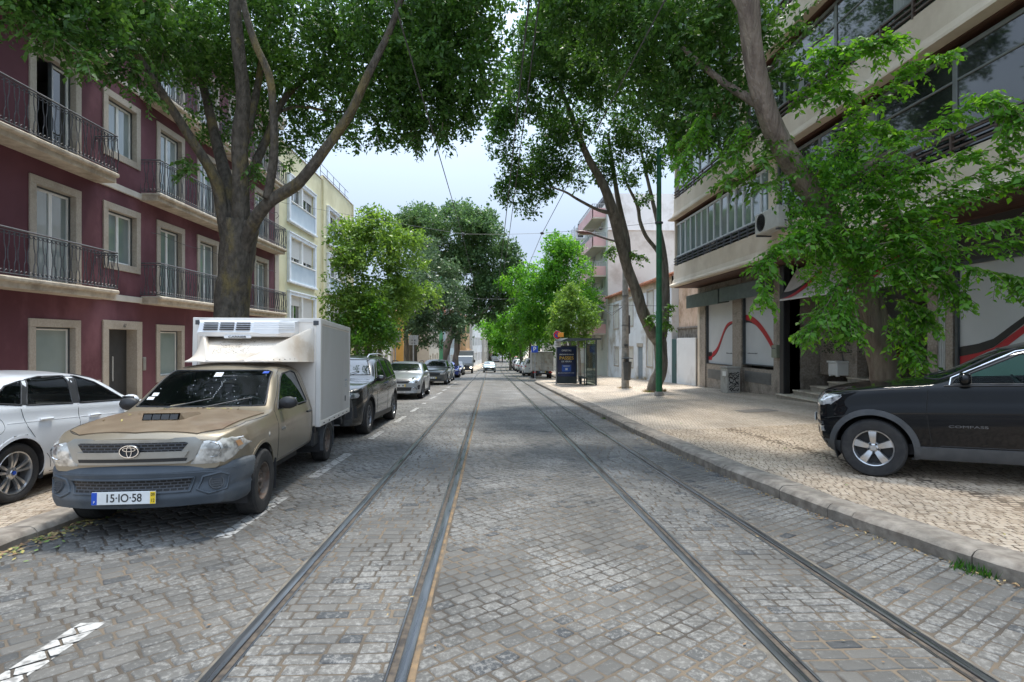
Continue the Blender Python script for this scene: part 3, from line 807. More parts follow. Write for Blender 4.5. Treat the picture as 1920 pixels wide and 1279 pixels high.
# ground floor
for i, c in enumerate(CC):
    zb = zside(XL, c)
    if i == 5:
        mb = MB()
        fc.box(mb, c-.83, c-.60, -.3, .04, zb-.3, 1.93, 0, .006); fc.box(mb, c+.62, c+.86, -.3, .04, zb-.3, 1.93, 0, .006)
        fc.box(mb, c-.83, c+.86, -.3, .043, 1.93, 2.17, 0, .006); fc.box(mb, c-.6, c+.62, -.9, .12, zb-.25, zb+.06, 0)
        mb.build('door_surround', M_lime, rb)
        mb = MB()
        for p, q in ((c-.60, c-.54), (c-.05, c+.05), (c+.30, c+.36), (c+.56, c+.62)): fc.box(mb, p, q, -.34, -.28, zb, 1.93, 0, .004)
        fc.box(mb, c-.54, c+.56, -.34, -.282, 1.87, 1.93); fc.box(mb, c+.05, c+.30, -.34, -.285, zb+.9, zb+.95); fc.box(mb, c-.54, c+.56, -.34, -.283, zb+.05, zb+.2)
        d = mb.build('door', M_dkframe, rb)
        g = MB(); fc.quad(g, c-.54, c-.05, -.31, zb+.1, 1.88); fc.quad(g, c+.05, c+.56, -.312, zb+.1, 1.88)
        gp = g.build('door_pane', M_panegr, rb); gp.parent = d
        g = MB(); fc.box(g, c-.02, c+.0, -.27, -.24, zb+.8, zb+1.5, 0, .004); hp = g.build('handle', M_white, rb); hp.parent = d
        text_obj('67', .15, frame_M(fc.P(c+.05, .049, 2.03), (0, 1, 0), (0, 0, 1)), M_iron, rb, 'house_number', sx=.9, local=False)
        mb = MB(); fc.box(mb, c+.93, c+1.07, 0, .03, zb+1.05, zb+1.45, 0, .01); fc.box(mb, c+.95, c+1.05, .028, .04, zb+1.3, zb+1.42, 0, .005)
        for q in range(4): fc.box(mb, c+.96, c+1.04, .028, .036, zb+1.09+.045*q, zb+1.115+.045*q, 0)
        mb.build('intercom', pm('brushed_metal', (0.45, 0.44, 0.42), rough=.35, metal=.8), rb)
        mb = MB(); fc.box(mb, c-1.25, c-.9, 0, .02, zb+.5, zb+.9, 0, .005); mb.build('meter_hatch', pm('hatch_paint', (0.35, 0.28, 0.25), rough=.6), rb)
    else:
        z0, z1 = zb+.72, 2.12
        fc.surround(c-.82, c+.78, z0, z1, SW, .035, M_lime)
        fc.window(c-.82+SW, c+.78-SW, z0+SW, z1-SW, leaves=1, outer=M_dkframe, pane=M_panegr, fr=.035)
# cables and brackets on the front
mb = MB()
mb.tube([fc.P(a, .09, 4.95 - .10*math.sin((a % 3)/3*math.pi)) for a in np.arange(17.5, 28, .5)], .009, 4)
mb.tube([fc.P(a, .09, 7.7 + .03*math.sin(a*2)) for a in np.arange(19, 28, .5)], .009, 4)
for a in (19.8, 24.6, 27.2):
    mb.tube([fc.P(a, 0, 7.7), fc.P(a, .25, 7.75), fc.P(a+.1, .3, 7.6), fc.P(a+.2, .12, 7.5)], .012, 5)
mb.build('cables', M_iron, rb)
# rooms behind glass never show; close the back of every opening
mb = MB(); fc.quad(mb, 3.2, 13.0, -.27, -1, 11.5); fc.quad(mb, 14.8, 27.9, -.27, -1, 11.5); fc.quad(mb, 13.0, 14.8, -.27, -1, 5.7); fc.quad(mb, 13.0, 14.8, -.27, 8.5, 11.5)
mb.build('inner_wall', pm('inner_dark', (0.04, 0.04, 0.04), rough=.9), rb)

# ---------------------------------------------------------------- pale yellow blocks with light blue window bays
M_yel = pm('yellow_render', (0.60, 0.56, 0.35), (0.68, 0.64, 0.43), scale=0.7, rough=.85, bump=.1, bscale=40, c3=(0.52, 0.48, 0.30), s3=.4)
M_blu = pm('light_blue_render', (0.42, 0.50, 0.56), (0.50, 0.57, 0.62), scale=1.2, rough=.8)
M_shut = pm('roller_shutter', (0.55, 0.54, 0.50), (0.60, 0.59, 0.56), scale=2, rough=.6, stretch=(1, 1, 30), bump=.4, bscale=2)
def yellow(a0, a1, label, grp, bays, top):
    r0 = empty('apartment_building', (XL, a0+3, zside(XL, a0+3)), label, 'building', grp)
    f = Facade(XL, r0); hs = []
    B = [(z0, z1, b0, b1) for (b0, b1) in bays for (z0, z1) in ((7.85, 10.2), (4.72, 7.2), (1.65, 4.15))]
    for z0, z1, b0, b1 in B: hs.append((b0+.25, b1-.25, z0+1.05 if z0 > 2 else z0+.3, z1-.15))
    f.wall('wall', a0, a1, -2.2, top, hs, M_yel)
    for z0, z1, b0, b1 in B:
        mb = MB(); zs = z0+1.05 if z0 > 2 else z0+.3
        f.box(mb, b0, b0+.25, 0, .14, z0, z1, 0, .01); f.box(mb, b1-.25, b1, 0, .14, z0, z1, 0, .01)
        f.box(mb, b0-.03, b1+.03, 0, .17, z1, z1+.08, 0, .01); f.box(mb, b0-.05, b1+.05, 0, .20, z0-.1, z0, 0, .01)
        f.box(mb, b0+.25, b1-.25, 0, .12, z1-.15, z1, 0)
        mb.build('bay_frame', pm('pale_frame', (0.62, 0.66, 0.70), rough=.7), r0)
        mb = MB(); f.box(mb, b0+.25, b1-.25, 0, .10, z0, zs-.06, 0); mb.build('bay_panel', M_blu, r0)
        mb = MB(); f.box(mb, b0+.2, b1-.2, -.1, .15, zs-.06, zs, 0, .01); mb.build('sill', M_white, r0)
        m_ = (b0+b1)/2; zt = z1-.15
        for q, (p, e) in enumerate(((b0+.25, m_-.12), (m_+.12, b1-.25))):
            sh = random.choice((.25, .45, .8))
            w = f.window(p, e, zs, zt, leaves=2, b=-.12, fr=.045, pane=M_panedk)
            mb = MB(); f.box(mb, p+.03, e-.03, -.09, -.06, zs+(zt-zs)*(1-sh), zt, 0); s_ = mb.build('shutter', M_shut, r0); s_.parent = w
        mb = MB(); f.box(mb, m_-.12, m_+.12, -.2, .05, zs, zt, 0); mb.build('mullion', M_white, r0)
    mb = MB(); f.box(mb, a0, a1, -.12, .04, top, top+.07, 0, .01)
    mb.build('coping', M_lime, r0)
    mb = MB()
    for a in np.arange(a0+.3, a1, 1.5): mb.tube([f.P(a, -.25, top), f.P(a, -.25, top+.9)], .02, 5)
    for h in (.45, .9): mb.tube([f.P(a0+.3, -.25, top+h), f.P(a1-.3, -.25, top+h)], .018, 5)
    mb.build('roof_railing', M_iron, r0)
    mb = MB(); mb.tube([f.P(a1-.2, .08, -1), f.P(a1-.2, .08, top)], .05, 8); mb.build('downpipe', M_yel, r0, smooth=True)
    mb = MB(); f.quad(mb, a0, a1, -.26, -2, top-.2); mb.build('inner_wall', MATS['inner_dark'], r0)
    # street door and shop windows
    mb = MB()
    for a in np.arange(a0+1, a1-1, 2.1): f.box(mb, a, a+1.1, .0, .03, zside(XL, a)-.1, zside(XL, a)+2.1, 0, .01)
    mb.build('street_door', M_dkframe, r0)
yellow(28.05, 35.4, 'pale yellow block with light blue bays, touching the plum red house', 'pale yellow blocks', [(29.2, 33.7)], 11.6)
yellow(35.41, 43.0, 'second pale yellow block, farther down the street behind the light green tree', 'pale yellow blocks', [(36.2, 40.7)], 11.9)

# ---------------------------------------------------------------- simpler street houses
def house(name, X, a0, a1, ztop, col, label, rows, cols, win=(1.0, 1.5), frame=M_white, pane=M_panedk, shade=None, roof=None, depth=9.0, group=None, cornice=True, door=True, yaw=0.0, ground=None, lower=None, sg=None):
    """plain house: wall with window openings on `rows` floors, cornice, door; may be turned about its near corner"""
    zg = zroad((a0+a1)/2) + .15
    r0 = empty(name, (X, a0, zg - .4), label, 'building', group)
    f = Facade(X, r0, sg); hs = []; H = (ztop-zg)/rows; n = cols; W = (a1-a0)/n
    wins = []
    for k in range(rows):
        for c in range(n):
            ac = a0+W*(c+.5); zc = zg+H*k+H*.52
            h = (ac-win[0]/2, ac+win[0]/2, zc-win[1]/2, zc+win[1]/2)
            if k == 0 and door and c % 2 == 0: h = (h[0], h[1], zg-.1, zg+2.2)
            hs.append(h); wins.append((k, c, h))
    f.wall('wall', a0, a1, zg-1.5, ztop, hs, col, depth=.2, back=depth)
    if lower is not None:
        mb = MB(); f.box(mb, a0+.01, a1-.01, .0, .03, zg-1, zg+.6, 0); mb.build('plinth', lower, r0)
    for k, c, h in wins:
        nm = 'door' if (k == 0 and door and c % 2 == 0) else 'window'
        f.window(*h, leaves=2 if nm == 'window' else 1, b=-.1, fr=.06, mat=frame, pane=pane, name=nm)
        mb = MB(); t = .1
        f.box(mb, h[0]-t, h[0], 0, .03, h[2], h[3]+t); f.box(mb, h[1], h[1]+t, 0, .03, h[2], h[3]+t); f.box(mb, h[0], h[1], 0, .03, h[3], h[3]+t)
        mb.build('window_surround', M_lime, r0)
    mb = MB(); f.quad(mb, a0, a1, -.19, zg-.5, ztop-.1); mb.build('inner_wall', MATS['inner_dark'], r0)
    if cornice:
        mb = MB(); f.box(mb, a0, a1, -.1, .22, ztop-.02, ztop+.15, 0, .02); f.box(mb, a0, a1, -.1, .12, ztop-.22, ztop-.02, 0, .02); mb.build('cornice', M_lime, r0)
    if roof is not None:
        mb = MB(); ym = (a0+a1)/2
        P = [f.P(a0, .3, ztop+.1), f.P(a1, .3, ztop+.1), f.P(a1, -depth/2, ztop+2.0), f.P(a0, -depth/2, ztop+2.0), f.P(a1, -depth, ztop+.1), f.P(a0, -depth, ztop+.1)]
        mb.quad(P[0], P[1], P[2], P[3]); mb.quad(P[3], P[2], P[4], P[5]); mb.tri(P[0], P[3], P[5]); mb.tri(P[1], P[2], P[4])
        mb.build('roof', roof, r0)
    if yaw: r0.rotation_euler = (0, 0, R(yaw))
    return r0
M_tile = pm('roof_tiles', (0.36, 0.15, 0.09), (0.48, 0.24, 0.15), scale=6, rough=.85, bump=.8, bscale=14, stretch=(1, 4, 1))
M_grayw = pm('grey_render', (0.34, 0.34, 0.35), (0.42, 0.42, 0.42), scale=1, rough=.85)
M_ochre = pm('ochre_render', (0.62, 0.34, 0.08), (0.68, 0.40, 0.12), scale=.8, rough=.85)
M_cream = pm('cream_render', (0.52, 0.48, 0.41), (0.60, 0.56, 0.48), scale=.7, rough=.85)
M_peach = pm('peach_render', (0.60, 0.38, 0.20), (0.66, 0.44, 0.26), scale=.8, rough=.85)
M_wht = pm('whitewash', (0.74, 0.74, 0.73), (0.80, 0.80, 0.79), scale=.8, rough=.85, c3=(0.55, 0.53, 0.50), s3=.5)
M_pinkish = pm('rose_render', (0.55, 0.42, 0.38), (0.6, 0.47, 0.42), scale=.8, rough=.85)
house('house', -10.4, 43.01, 52, 5.2, M_grayw, 'low grey house beside the second yellow block, behind the road sign backs', 2, 4, roof=M_tile)
house('house', -10.2, 52.01, 60, 4.6, M_wht, 'low white house between the grey house and the ochre one', 2, 3, roof=M_tile)
house('house', -9.2, 60.01, 69, 4.3, M_ochre, 'bright ochre house seen through the trunks of the left trees', 2, 4, roof=M_tile)
house('house', -7.4, 69.01, 84, 5.8, M_cream, 'cream house with tall slatted upper front behind the grey truck', 3, 7, win=(.9, 1.9), roof=M_tile, pane=pm('cream_blind', (0.45, 0.42, 0.36), rough=.6), yaw=-2)
house('house', -5.9, 84.2, 92, 5.2, pm('powder_blue', (0.45, 0.55, 0.62), rough=.85), 'pale blue house squeezed between the cream and the orange fronts', 3, 4, roof=M_tile, yaw=-4)
ob = house('house', -4.9, 92.4, 104, 5.8, M_peach, 'orange house with a projecting wooden bay far down the street', 3, 5, roof=M_tile, yaw=-6)
mb = MB(); mb.box(-4.9, -4.0, 93.5, 97.5, .2, 5.2, 0, .03); mb.box(-4.9, -3.8, 93.2, 97.8, 5.2, 5.45, 0, .03); mb.box(-4.9, -3.8, 93.2, 97.8, 0, .2, 0, .03); bw_ = mb.build('bay_window', M_peach, ob)
mb = MB()
for k in range(3): mb.box(-3.99, -3.97, 93.8+k*1.25, 94.7+k*1.25, 2.9, 4.6, 0)
mb.box(-4.7, -4.2, 93.47, 93.49, 2.9, 4.6, 0); mb.build('bay_glass', M_panedk, ob)
house('house', -3.2, 104.6, 122, 12.0, M_wht, 'tall plain white block rising over the orange bay', 5, 6, yaw=-5, door=False, depth=14)
house('house', -1.2, 122.5, 134, 7.5, M_cream, 'narrow cream town house beyond the tall white block', 4, 4, roof=M_tile, yaw=-6)
house('house', 0.3, 134.5, 150, 5.5, M_pinkish, 'rose house near the far end of the left side', 3, 5, roof=M_tile, yaw=-7, sg=1)
house('house', 2.2, 150.5, 172, 4.8, M_wht, 'last white house at the far end of the street', 3, 6, roof=M_tile, yaw=-9, sg=1)

# ---------------------------------------------------------------- right side beyond the modern block
XR = 9.6
# old white low house
M_oldw = pm('old_white_plaster', (0.62, 0.63, 0.64), (0.72, 0.73, 0.74), scale=.9, rough=.9, bump=.3, bscale=20, c3=(0.36, 0.31, 0.24), s3=.55)
M_patch = pm('weathered_plaster', (0.40, 0.31, 0.22), (0.56, 0.47, 0.36), scale=.8, rough=.95, bump=.5, bscale=14, c3=(0.22, 0.19, 0.16), s3=.9)
ow = empty('old_house', (XR, 37, zside(XR, 37)), 'old two-storey white house with boarded windows and a ragged tiled eave', 'building')
f = Facade(XR, ow)
zt = 5.05
def pxh(u0, u1, v0, v1): a, b = yof(u1, XR), yof(u0, XR); return (a, b, zof((u0+u1)/2, v1, XR), zof((u0+u1)/2, v0, XR))
ups = [pxh(1151, 1160, 573, 615), pxh(1178, 1187, 562, 610), pxh(1214, 1225, 545, 600)]
lows = [pxh(1152, 1160, 652, 684), pxh(1178.5, 1187, 652, 687), pxh(1213, 1224, 628, 686)]
drs = [pxh(1195.5, 1205, 650, 716)]
f.wall('wall', 29.2, 45.0, -2.4, zt, ups+lows+drs, M_oldw, depth=.12, back=7)
for h in ups+lows:
    mb = MB(); t = .12
    f.box(mb, h[0]-t, h[0], 0, .03, h[2]-t, h[3]+t, 0, .01); f.box(mb, h[1], h[1]+t, 0, .03, h[2]-t, h[3]+t, 0, .01); f.box(mb, h[0], h[1], 0, .032, h[3], h[3]+t, 0, .01); f.box(mb, h[0], h[1], 0, .05, h[2]-t, h[2], 0, .01)
    mb.build('window_surround', M_lime, ow)
    mb = MB(); f.box(mb, h[0], h[1], -.09, -.06, h[2], h[3], 0); mb.build('boarded_window', pm('board_white', (0.5, 0.48, 0.43), rough=.8, scale=3), ow)
for h in drs:
    mb = MB(); f.box(mb, h[0], h[1], -.09, -.05, h[2], h[3], 0)
    for q in (.15, .4, .65): f.box(mb, h[0]+.15, h[1]-.15, -.05, -.035, h[2]+q*(h[3]-h[2]), h[2]+(q+.2)*(h[3]-h[2]), 0, .01)
    mb.build('door', pm('grey_blue_door', (0.20, 0.24, 0.27), rough=.7), ow)
    mb = MB(); f.box(mb, h[0]-.12, h[1]+.12, 0, .04, h[3], h[3]+.22, 0, .01); mb.build('door_lintel', M_lime, ow)
mb = MB(); f.box(mb, 29.2, 45.0, -.1, .02, zt-.45, zt-.02, 0); mb.build('eave_band', M_patch, ow)
mb = MB(); rs = random.Random(4)
for k in range(60):
    a = 29.2 + k*.265; o_ = rs.uniform(-.06, .05)
    mb.tube([f.P(a+.13, .30+o_, zt+.02), f.P(a+.13, -2.4, zt+.95)], .085, 6)
f.box(mb, 29.2, 45.0, -.2, .22, zt-.03, zt+.02, 0)
mb.quad(f.P(29.2, .2, zt+.03), f.P(45, .2, zt+.03), f.P(45, -3.5, zt+1.3), f.P(29.2, -3.5, zt+1.3))
mb.build('roof', M_tile, ow, smooth=40)
mb = MB(); mb.quad(f.P(45.0, 0.01, -2.4), f.P(45.0, -.01, zt), f.P(45., -.01, zt), f.P(45., 0, -2))
# peach gable wall of the neighbour and its lower stone wall
pw = empty('ruined_wall', (XR+.35, 27.6, zside(XR, 27.6)), 'crumbling peach plaster wall with bare grey masonry, beside the beige block', 'wall')
mb = MB(); zt2 = zof(1262, 500, XR+.4)
mb.prism([(25.6, 2.2), (29.1, 2.3), (29.1, zt2), (27.5, zt2+.35), (25.6, zt2+.75)], XR+.35, XR+.6, plane='yz')
mb.build('peach_plaster', pm('peach_plaster', (0.50, 0.33, 0.22), (0.66, 0.50, 0.38), scale=1.1, rough=.95, bump=.5, bscale=16, c3=(0.30, 0.19, 0.12), s3=1.3), pw)
mb = MB(); mb.box(XR+.3, XR+.62, 25.6, 29.1, -1.2, 2.2, 0); mb.box(XR+.25, XR+.6, 25.6, 29.1, 2.2, 2.32, 0, .03)
mb.build('bare_masonry', pm('bare_masonry', (0.13, 0.11, 0.09), (0.26, 0.23, 0.19), scale=5, rough=.95, bump=1.0, bscale=9, detail=8), pw)
hp = empty('hoarding', (XR, 27.2, zside(XR, 27.2)), 'plain white hoarding panel standing at the back of the pavement', 'fence')
mb = MB(); mb.box(XR-.02, XR+.04, 25.75, 28.35, -.75, 1.75, 0, .01); mb.build('panel', M_wht, hp)
mb = MB(); 
for a in (25.8, 27.1, 28.3): mb.box(XR+.04, XR+.1, a-.03, a+.03, -.75, 1.72)
mb.build('post', M_iron, hp)
gd = empty('gate', (XR, 28.8, zside(XR, 28.8)), 'narrow teal metal gate between the white hoarding and the old house', 'gate')
mb = MB(); mb.box(XR, XR+.05, 28.4, 29.15, -.85, 1.7, 0, .01); mb.build('gate_leaf', pm('teal_metal', (0.035, 0.085, 0.085), rough=.6), gd)
mb = MB(); mb.box(XR-.03, XR, 28.5, 28.54, .2, .4, 0, .01); mb.build('handle', M_steel, gd)
# pink balcony block
M_party = pm('party_wall', (0.60, 0.56, 0.51), (0.68, 0.64, 0.59), scale=.5, rough=.9, c3=(0.44, 0.385, 0.33), s3=.35)
M_pink = pm('pink_parapet', (0.62, 0.38, 0.38), (0.68, 0.44, 0.43), scale=1, rough=.8)
pb = empty('apartment_building', (XR, 52, zside(XR, 52)), 'tall apartment block with pink parapet balconies and a blank pale side wall', 'building')
f = Facade(XR, pb)
mb = MB()
zpt = zof(1160, 338, XR)
mb.box(XR, 30, 45.1, 45.4, 4.4, 10.6, 0); mb.box(XR, 30, 45.02, 45.4, 10.6, zpt, 1); mb.box(XR, 30, 45.1, 45.4, -2, 4.4, 0)
mb.build('party_wall', [M_party, M_wht], pb)
hs = []
for k in range(5):
    z = 0.1 + 2.62*k
    hs += [(47.0, 48.0, z+.7, z+2.1), (50.4, 51.9, z+.5, z+2.1), (54, 55.4, z+.5, z+2.1), (57.5, 59, z+.5, z+2.1)]
f.wall('wall', 45.4, 61, -2.5, 13.0, hs, pm('pale_green_render', (0.50, 0.53, 0.48), (0.56, 0.58, 0.54), scale=.8, rough=.85), depth=.2, back=12)
for h in hs: f.window(*h, leaves=2, b=-.1, fr=.06, pane=M_panedk)
mb = MB(); f.quad(mb, 45.5, 60.9, -.19, -2, 13.8); mb.build('inner_wall', MATS['inner_dark'], pb)
M_rail = pm('grey_rail', (0.35, 0.36, 0.36), rough=.5)
for k in range(5):
    z = -.35 + 2.75*k + .85*0
    z = zof(1138, (623, 561, 499, 436, 375)[k], XR-1.1)
    mb = MB(); f.box(mb, 45.9, 53.2, 0, 1.15, z-.12, z, 1, .01)
    f.box(mb, 45.9, 46.0, 0, 1.15, z, z+.75, 0, .01); f.box(mb, 53.1, 53.2, 0, 1.15, z, z+.75, 0, .01); f.box(mb, 45.9, 53.2, 1.05, 1.152, z-.1, z+.75, 0, .01)
    b_ = mb.build('balcony', [M_pink, M_cream], pb)
    mb = MB()
    for t in np.arange(.05, 1.1, .18): mb.tube([f.P(45.95, t, z+.75), f.P(45.95, t, z+1.1)], .02, 4)
    for a in np.arange(45.95, 53.2, .3): mb.tube([f.P(a, 1.1, z+.75), f.P(a, 1.1, z+1.1)], .018, 4)
    mb.tube([f.P(45.95, 0, z+1.1), f.P(45.95, 1.1, z+1.1), f.P(53.15, 1.1, z+1.1)], .03, 5)
    r_ = mb.build('railing', M_rail, pb); r_.parent = b_
mb = MB(); mb.prism([(45.5, 12.9), (61, 12.9), (61, 13.3), (58, 14.1), (48, 14.1), (45.5, 13.3)], XR+.2, XR+10, plane='yz')
mb.build('mansard_roof', pm('slate', (0.10, 0.11, 0.13), (0.16, 0.17, 0.19), rough=.6), pb)
mb = MB(); f.box(mb, 56, 61, 0, .9, -.6, 13.0, 0)
for k in range(5): 
    f.box(mb, 55.9, 61.1, 0, .98, .9+2.75*k, 1.0+2.75*k, 0)
mb.build('projecting_bay', M_wht, pb)
mb = MB()
for k in range(5):
    for a in (56.6, 58.4): f.quad(mb, a, a+1.3, .905, .1+2.75*k+.9, .1+2.75*k+2.3)
    mb.quad((XR-.2, 55.99, 1.0+2.75*k), (XR-.75, 55.99, 1.0+2.75*k), (XR-.75, 55.99, 2.4+2.75*k), (XR-.2, 55.99, 2.4+2.75*k))
mb.build('bay_glass', M_panedk, pb)
house('apartment_building', XR-.3, 61.5, 76, 12.2, pm('beige_render', (0.54, 0.47, 0.40), rough=.85), 'beige block with a gabled top beyond the pink balconies', 5, 5, roof=M_tile, door=False)
house('apartment_building', XR-.3, 76.5, 100, 8.5, M_cream, 'cream block hidden behind the light green right-hand trees', 4, 8, roof=M_tile, door=False)
house('apartment_building', 11.5, 101, 150, 6.5, M_wht, 'long white block at the far end of the right side', 4, 12, roof=M_tile, door=False, yaw=-5)
# ================================================================ beige modern block on the right
M_beige = pm('beige_concrete', (0.60, 0.51, 0.39), (0.68, 0.59, 0.475), scale=1.2, rough=.85, bump=.15, bscale=50, c3=(0.52, 0.43, 0.33), s3=.5)
M_stone = pm('brown_stone', (0.25, 0.21, 0.17), (0.40, 0.35, 0.30), scale=22, rough=.55, detail=8, c3=(0.15, 0.125, 0.10), s3=2.2)
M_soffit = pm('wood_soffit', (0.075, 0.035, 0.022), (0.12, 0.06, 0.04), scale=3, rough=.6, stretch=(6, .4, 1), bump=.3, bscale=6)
M_brmetal = pm('brown_metal', (0.07, 0.045, 0.035), (0.10, 0.07, 0.055), scale=6, rough=.5)
M_alu = pm('aluminium', (0.55, 0.57, 0.58), (0.62, 0.64, 0.65), scale=6, rough=.4, metal=.2)
M_greenm = pm('grey_green_metal', (0.06, 0.085, 0.08), (0.09, 0.115, 0.11), scale=5, rough=.45)
M_blind = pm('white_film', (0.52, 0.54, 0.55), (0.58, 0.60, 0.61), scale=1.2, rough=.35, spec=.5)
M_redf = pm('red_film', (0.42, 0.02, 0.03), rough=.35)
M_blkf = pm('black_film', (0.02, 0.02, 0.022), rough=.35)
mbk = empty('apartment_building', (9.5, 16, zside(9.5, 16)), 'beige modern block with long balcony bands and brown stone shopfront', 'building')
E = 25.25; A0 = 1.5
f = Facade(8.4, mbk)          # balcony front plane
LV = [4.17, 7.20, 10.23, 13.26, 16.3]      # underside of each parapet band (above the lip)
for k, z in enumerate(LV):
    mb = MB()
    # lip: wedge that juts out at the foot of the band
    mb.prism([(8.40, z+.22), (8.36, z+.06), (8.16, z-.06), (8.16, z-.12), (8.40, z-.13), (9.6, z-.10), (9.6, z+.22)], A0, E+.12, plane='xz')
    mb.build('slab_lip', M_beige, mbk, smooth=20)
    mb = MB(); f.box(mb, A0, E, -.12, 0, z+.20, z+.82, 0)
    f.box(mb, A0, E, -1.3, -.12, z+.18, z+.24, 0)
    mb.build('parapet', M_beige, mbk)
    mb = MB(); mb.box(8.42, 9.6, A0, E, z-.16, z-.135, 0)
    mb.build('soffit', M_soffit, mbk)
    if k == 4: break
    # railing above the parapet
    for r0, r1, mt_, stp in (((16.6, E, M_iron, .62), (A0, 16.2, M_brmetal, .92)) if k == 0 else ((A0, E, M_brmetal, .92),)):
        mb = MB()
        for zz in (.90, 1.02, 1.14): mb.box(8.40, 8.44, r0, r1, z+zz, z+zz+.035, 0)
        for a in np.arange(r0+.1, r1+.01, stp): mb.box(8.385, 8.45, a-.02, a+.02, z+.80, z+1.19, 0)
        mb.build('railing', mt_, mbk)
    # lower glass strip behind railing, sill and the glazing
    # bays of glazing
    bays = [(E-.0, 16.6, 'w'), (16.2, A0, 'd')] if k == 0 else [(E, 18.6, 'm'), (18.2, A0, 'd')]
    for b1, b0, ty in bays:
        n = {'w': 14, 'm': 7, 'd': 7}[ty]
        W = (b1-b0)/n
        mt = M_alu if ty == 'w' else pm('bronze_frame', (0.16, 0.17, 0.16), (0.2, 0.21, 0.2), rough=.4, metal=.3)
        xb = 8.52
        mb = MB()
        mb.box(xb-.05, xb+.06, b0, b1, z+1.22, z+1.28, 0, .005); mb.box(xb-.04, xb+.05, b0, b1, z+2.66, z+2.74, 0, .005)
        if ty == 'd': mb.box(xb-.03, xb+.04, b0, b1, z+2.16, z+2.2, 0, .005)
        for q in range(n+1):
            a = b0+q*W; mb.box(xb-.035, xb+.045, max(b0, a-.05), min(b1, a+.05), z+1.281, z+2.659, 0, .005)
        w = mb.build('window', mt, mbk)
        g = MB()
        for q in range(n):
            a = b0+q*W; t = random.uniform(-.012, .012); t2 = random.uniform(-.012, .012)
            g.quad((xb+t, a, z+1.25), (xb-t, a+W, z+1.25), (xb-t+t2, a+W, z+2.7), (xb+t+t2, a, z+2.7))
        gl = g.build('pane', M_panedk if (ty == 'd') else M_pane, mbk); gl.parent = w
        g = MB(); mb2 = g; g.quad((xb, b0, z+.22), (xb, b1, z+.22), (xb, b1, z+1.22), (xb, b0, z+1.22))
        gl = g.build('lower_pane', M_panedk, mbk); gl.parent = w
        if ty == 'd':
            for q in range(n):
                mb = MB()
                if random.random() < .55:
                    a = b0 + q*W + random.choice((.08, W*.6))
                    cw = random.uniform(.25, .6)
                    pts = [(a + cw*t/8, .10 + .02*((-1)**t)) for t in range(9)]
                    for (p1, o1), (p2, o2) in zip(pts, pts[1:]):
                        mb.quad((xb-.004, p1, z+1.3), (xb-.004, p2, z+1.3), (xb-.004, p2-.02, z+2.64), (xb-.004, p1-.02, z+2.64))
                if mb.v: mb.build('curtain', pm('net_curtain', (0.22, 0.23, 0.22), (0.3, 0.31, 0.3), scale=3, rough=.9, stretch=(1, 9, .1)), mbk)
    for a in ((16.4,) if k == 0 else (18.4,)):
        mb = MB(); mb.box(8.41, 8.75, a-.2, a+.2, z+.82, z+2.9, 0, .01)
        mb.build('pier', M_beige, mbk)
# end wall and body
mb = MB()
for k in range(4): mb.box(8.43, 9.5, E-.12, E-.002, LV[k]+.24, LV[k+1]-.16, 0)
mb.box(9.5, 22, E-.25, E, -1.2, 19, 0); mb.box(9.6, 9.8, A0, E-.25, 4.25, 19, 0); mb.box(8.4, 22, A0-.3, A0, -1, 19, 0); mb.box(8.4, 22, A0, E, 18.8, 19.1, 0)
mb.build('body', M_beige, mbk)
# ---- ground floor front, plane x = 9.5
g = Facade(9.5, mbk)
yo = lambda u: yof(u, 9.5)
zz = lambda u, v: zof(u, v, 9.5)
zc = LV[0] - .16
yA, yB, yC, yD, yE_, yF = E-.25, yo(1322), yo(1373), yo(1390), yo(1450), yo(1472)
def gz(a): return zside(9.5, a)
mb = MB()
for a0, a1 in ((yB, yA), (yD, yC), (yF, yE_)): g.box(mb, a0, a1, -.5, .0, gz(a1)-.4, zc, 0, .01)
for a0, a1 in ((yC, yB), (yE_, yD)): g.box(mb, a0, a1, -.5, -.06, gz(a1)-.4, zz(1345, 684), 0)
g.box(mb, yF, yA, -.5, -.02, zz(1340, 552), zc, 0)
mb.build('shop_wall', M_stone, mbk)
for k, (a0, a1) in enumerate(((yC, yB), (yE_, yD))):
    mb = MB()
    for q in range(8): g.box(mb, a0+.3, a1-.2, -.06, -.035, gz(a0)+.35+.045*q, gz(a0)+.375+.045*q)
    g.box(mb, a0+.26, a1-.16, -.06, -.05, gz(a0)+.33, gz(a0)+.73, 0)
    mb.build('vent_grille', pm('grille_metal', (0.16, 0.16, 0.155), rough=.5), mbk)
def swoosh(w, a_of, z_of, b, parent):
    """flat printed film: grey-white ground with a red and a black ribbon"""
    pass
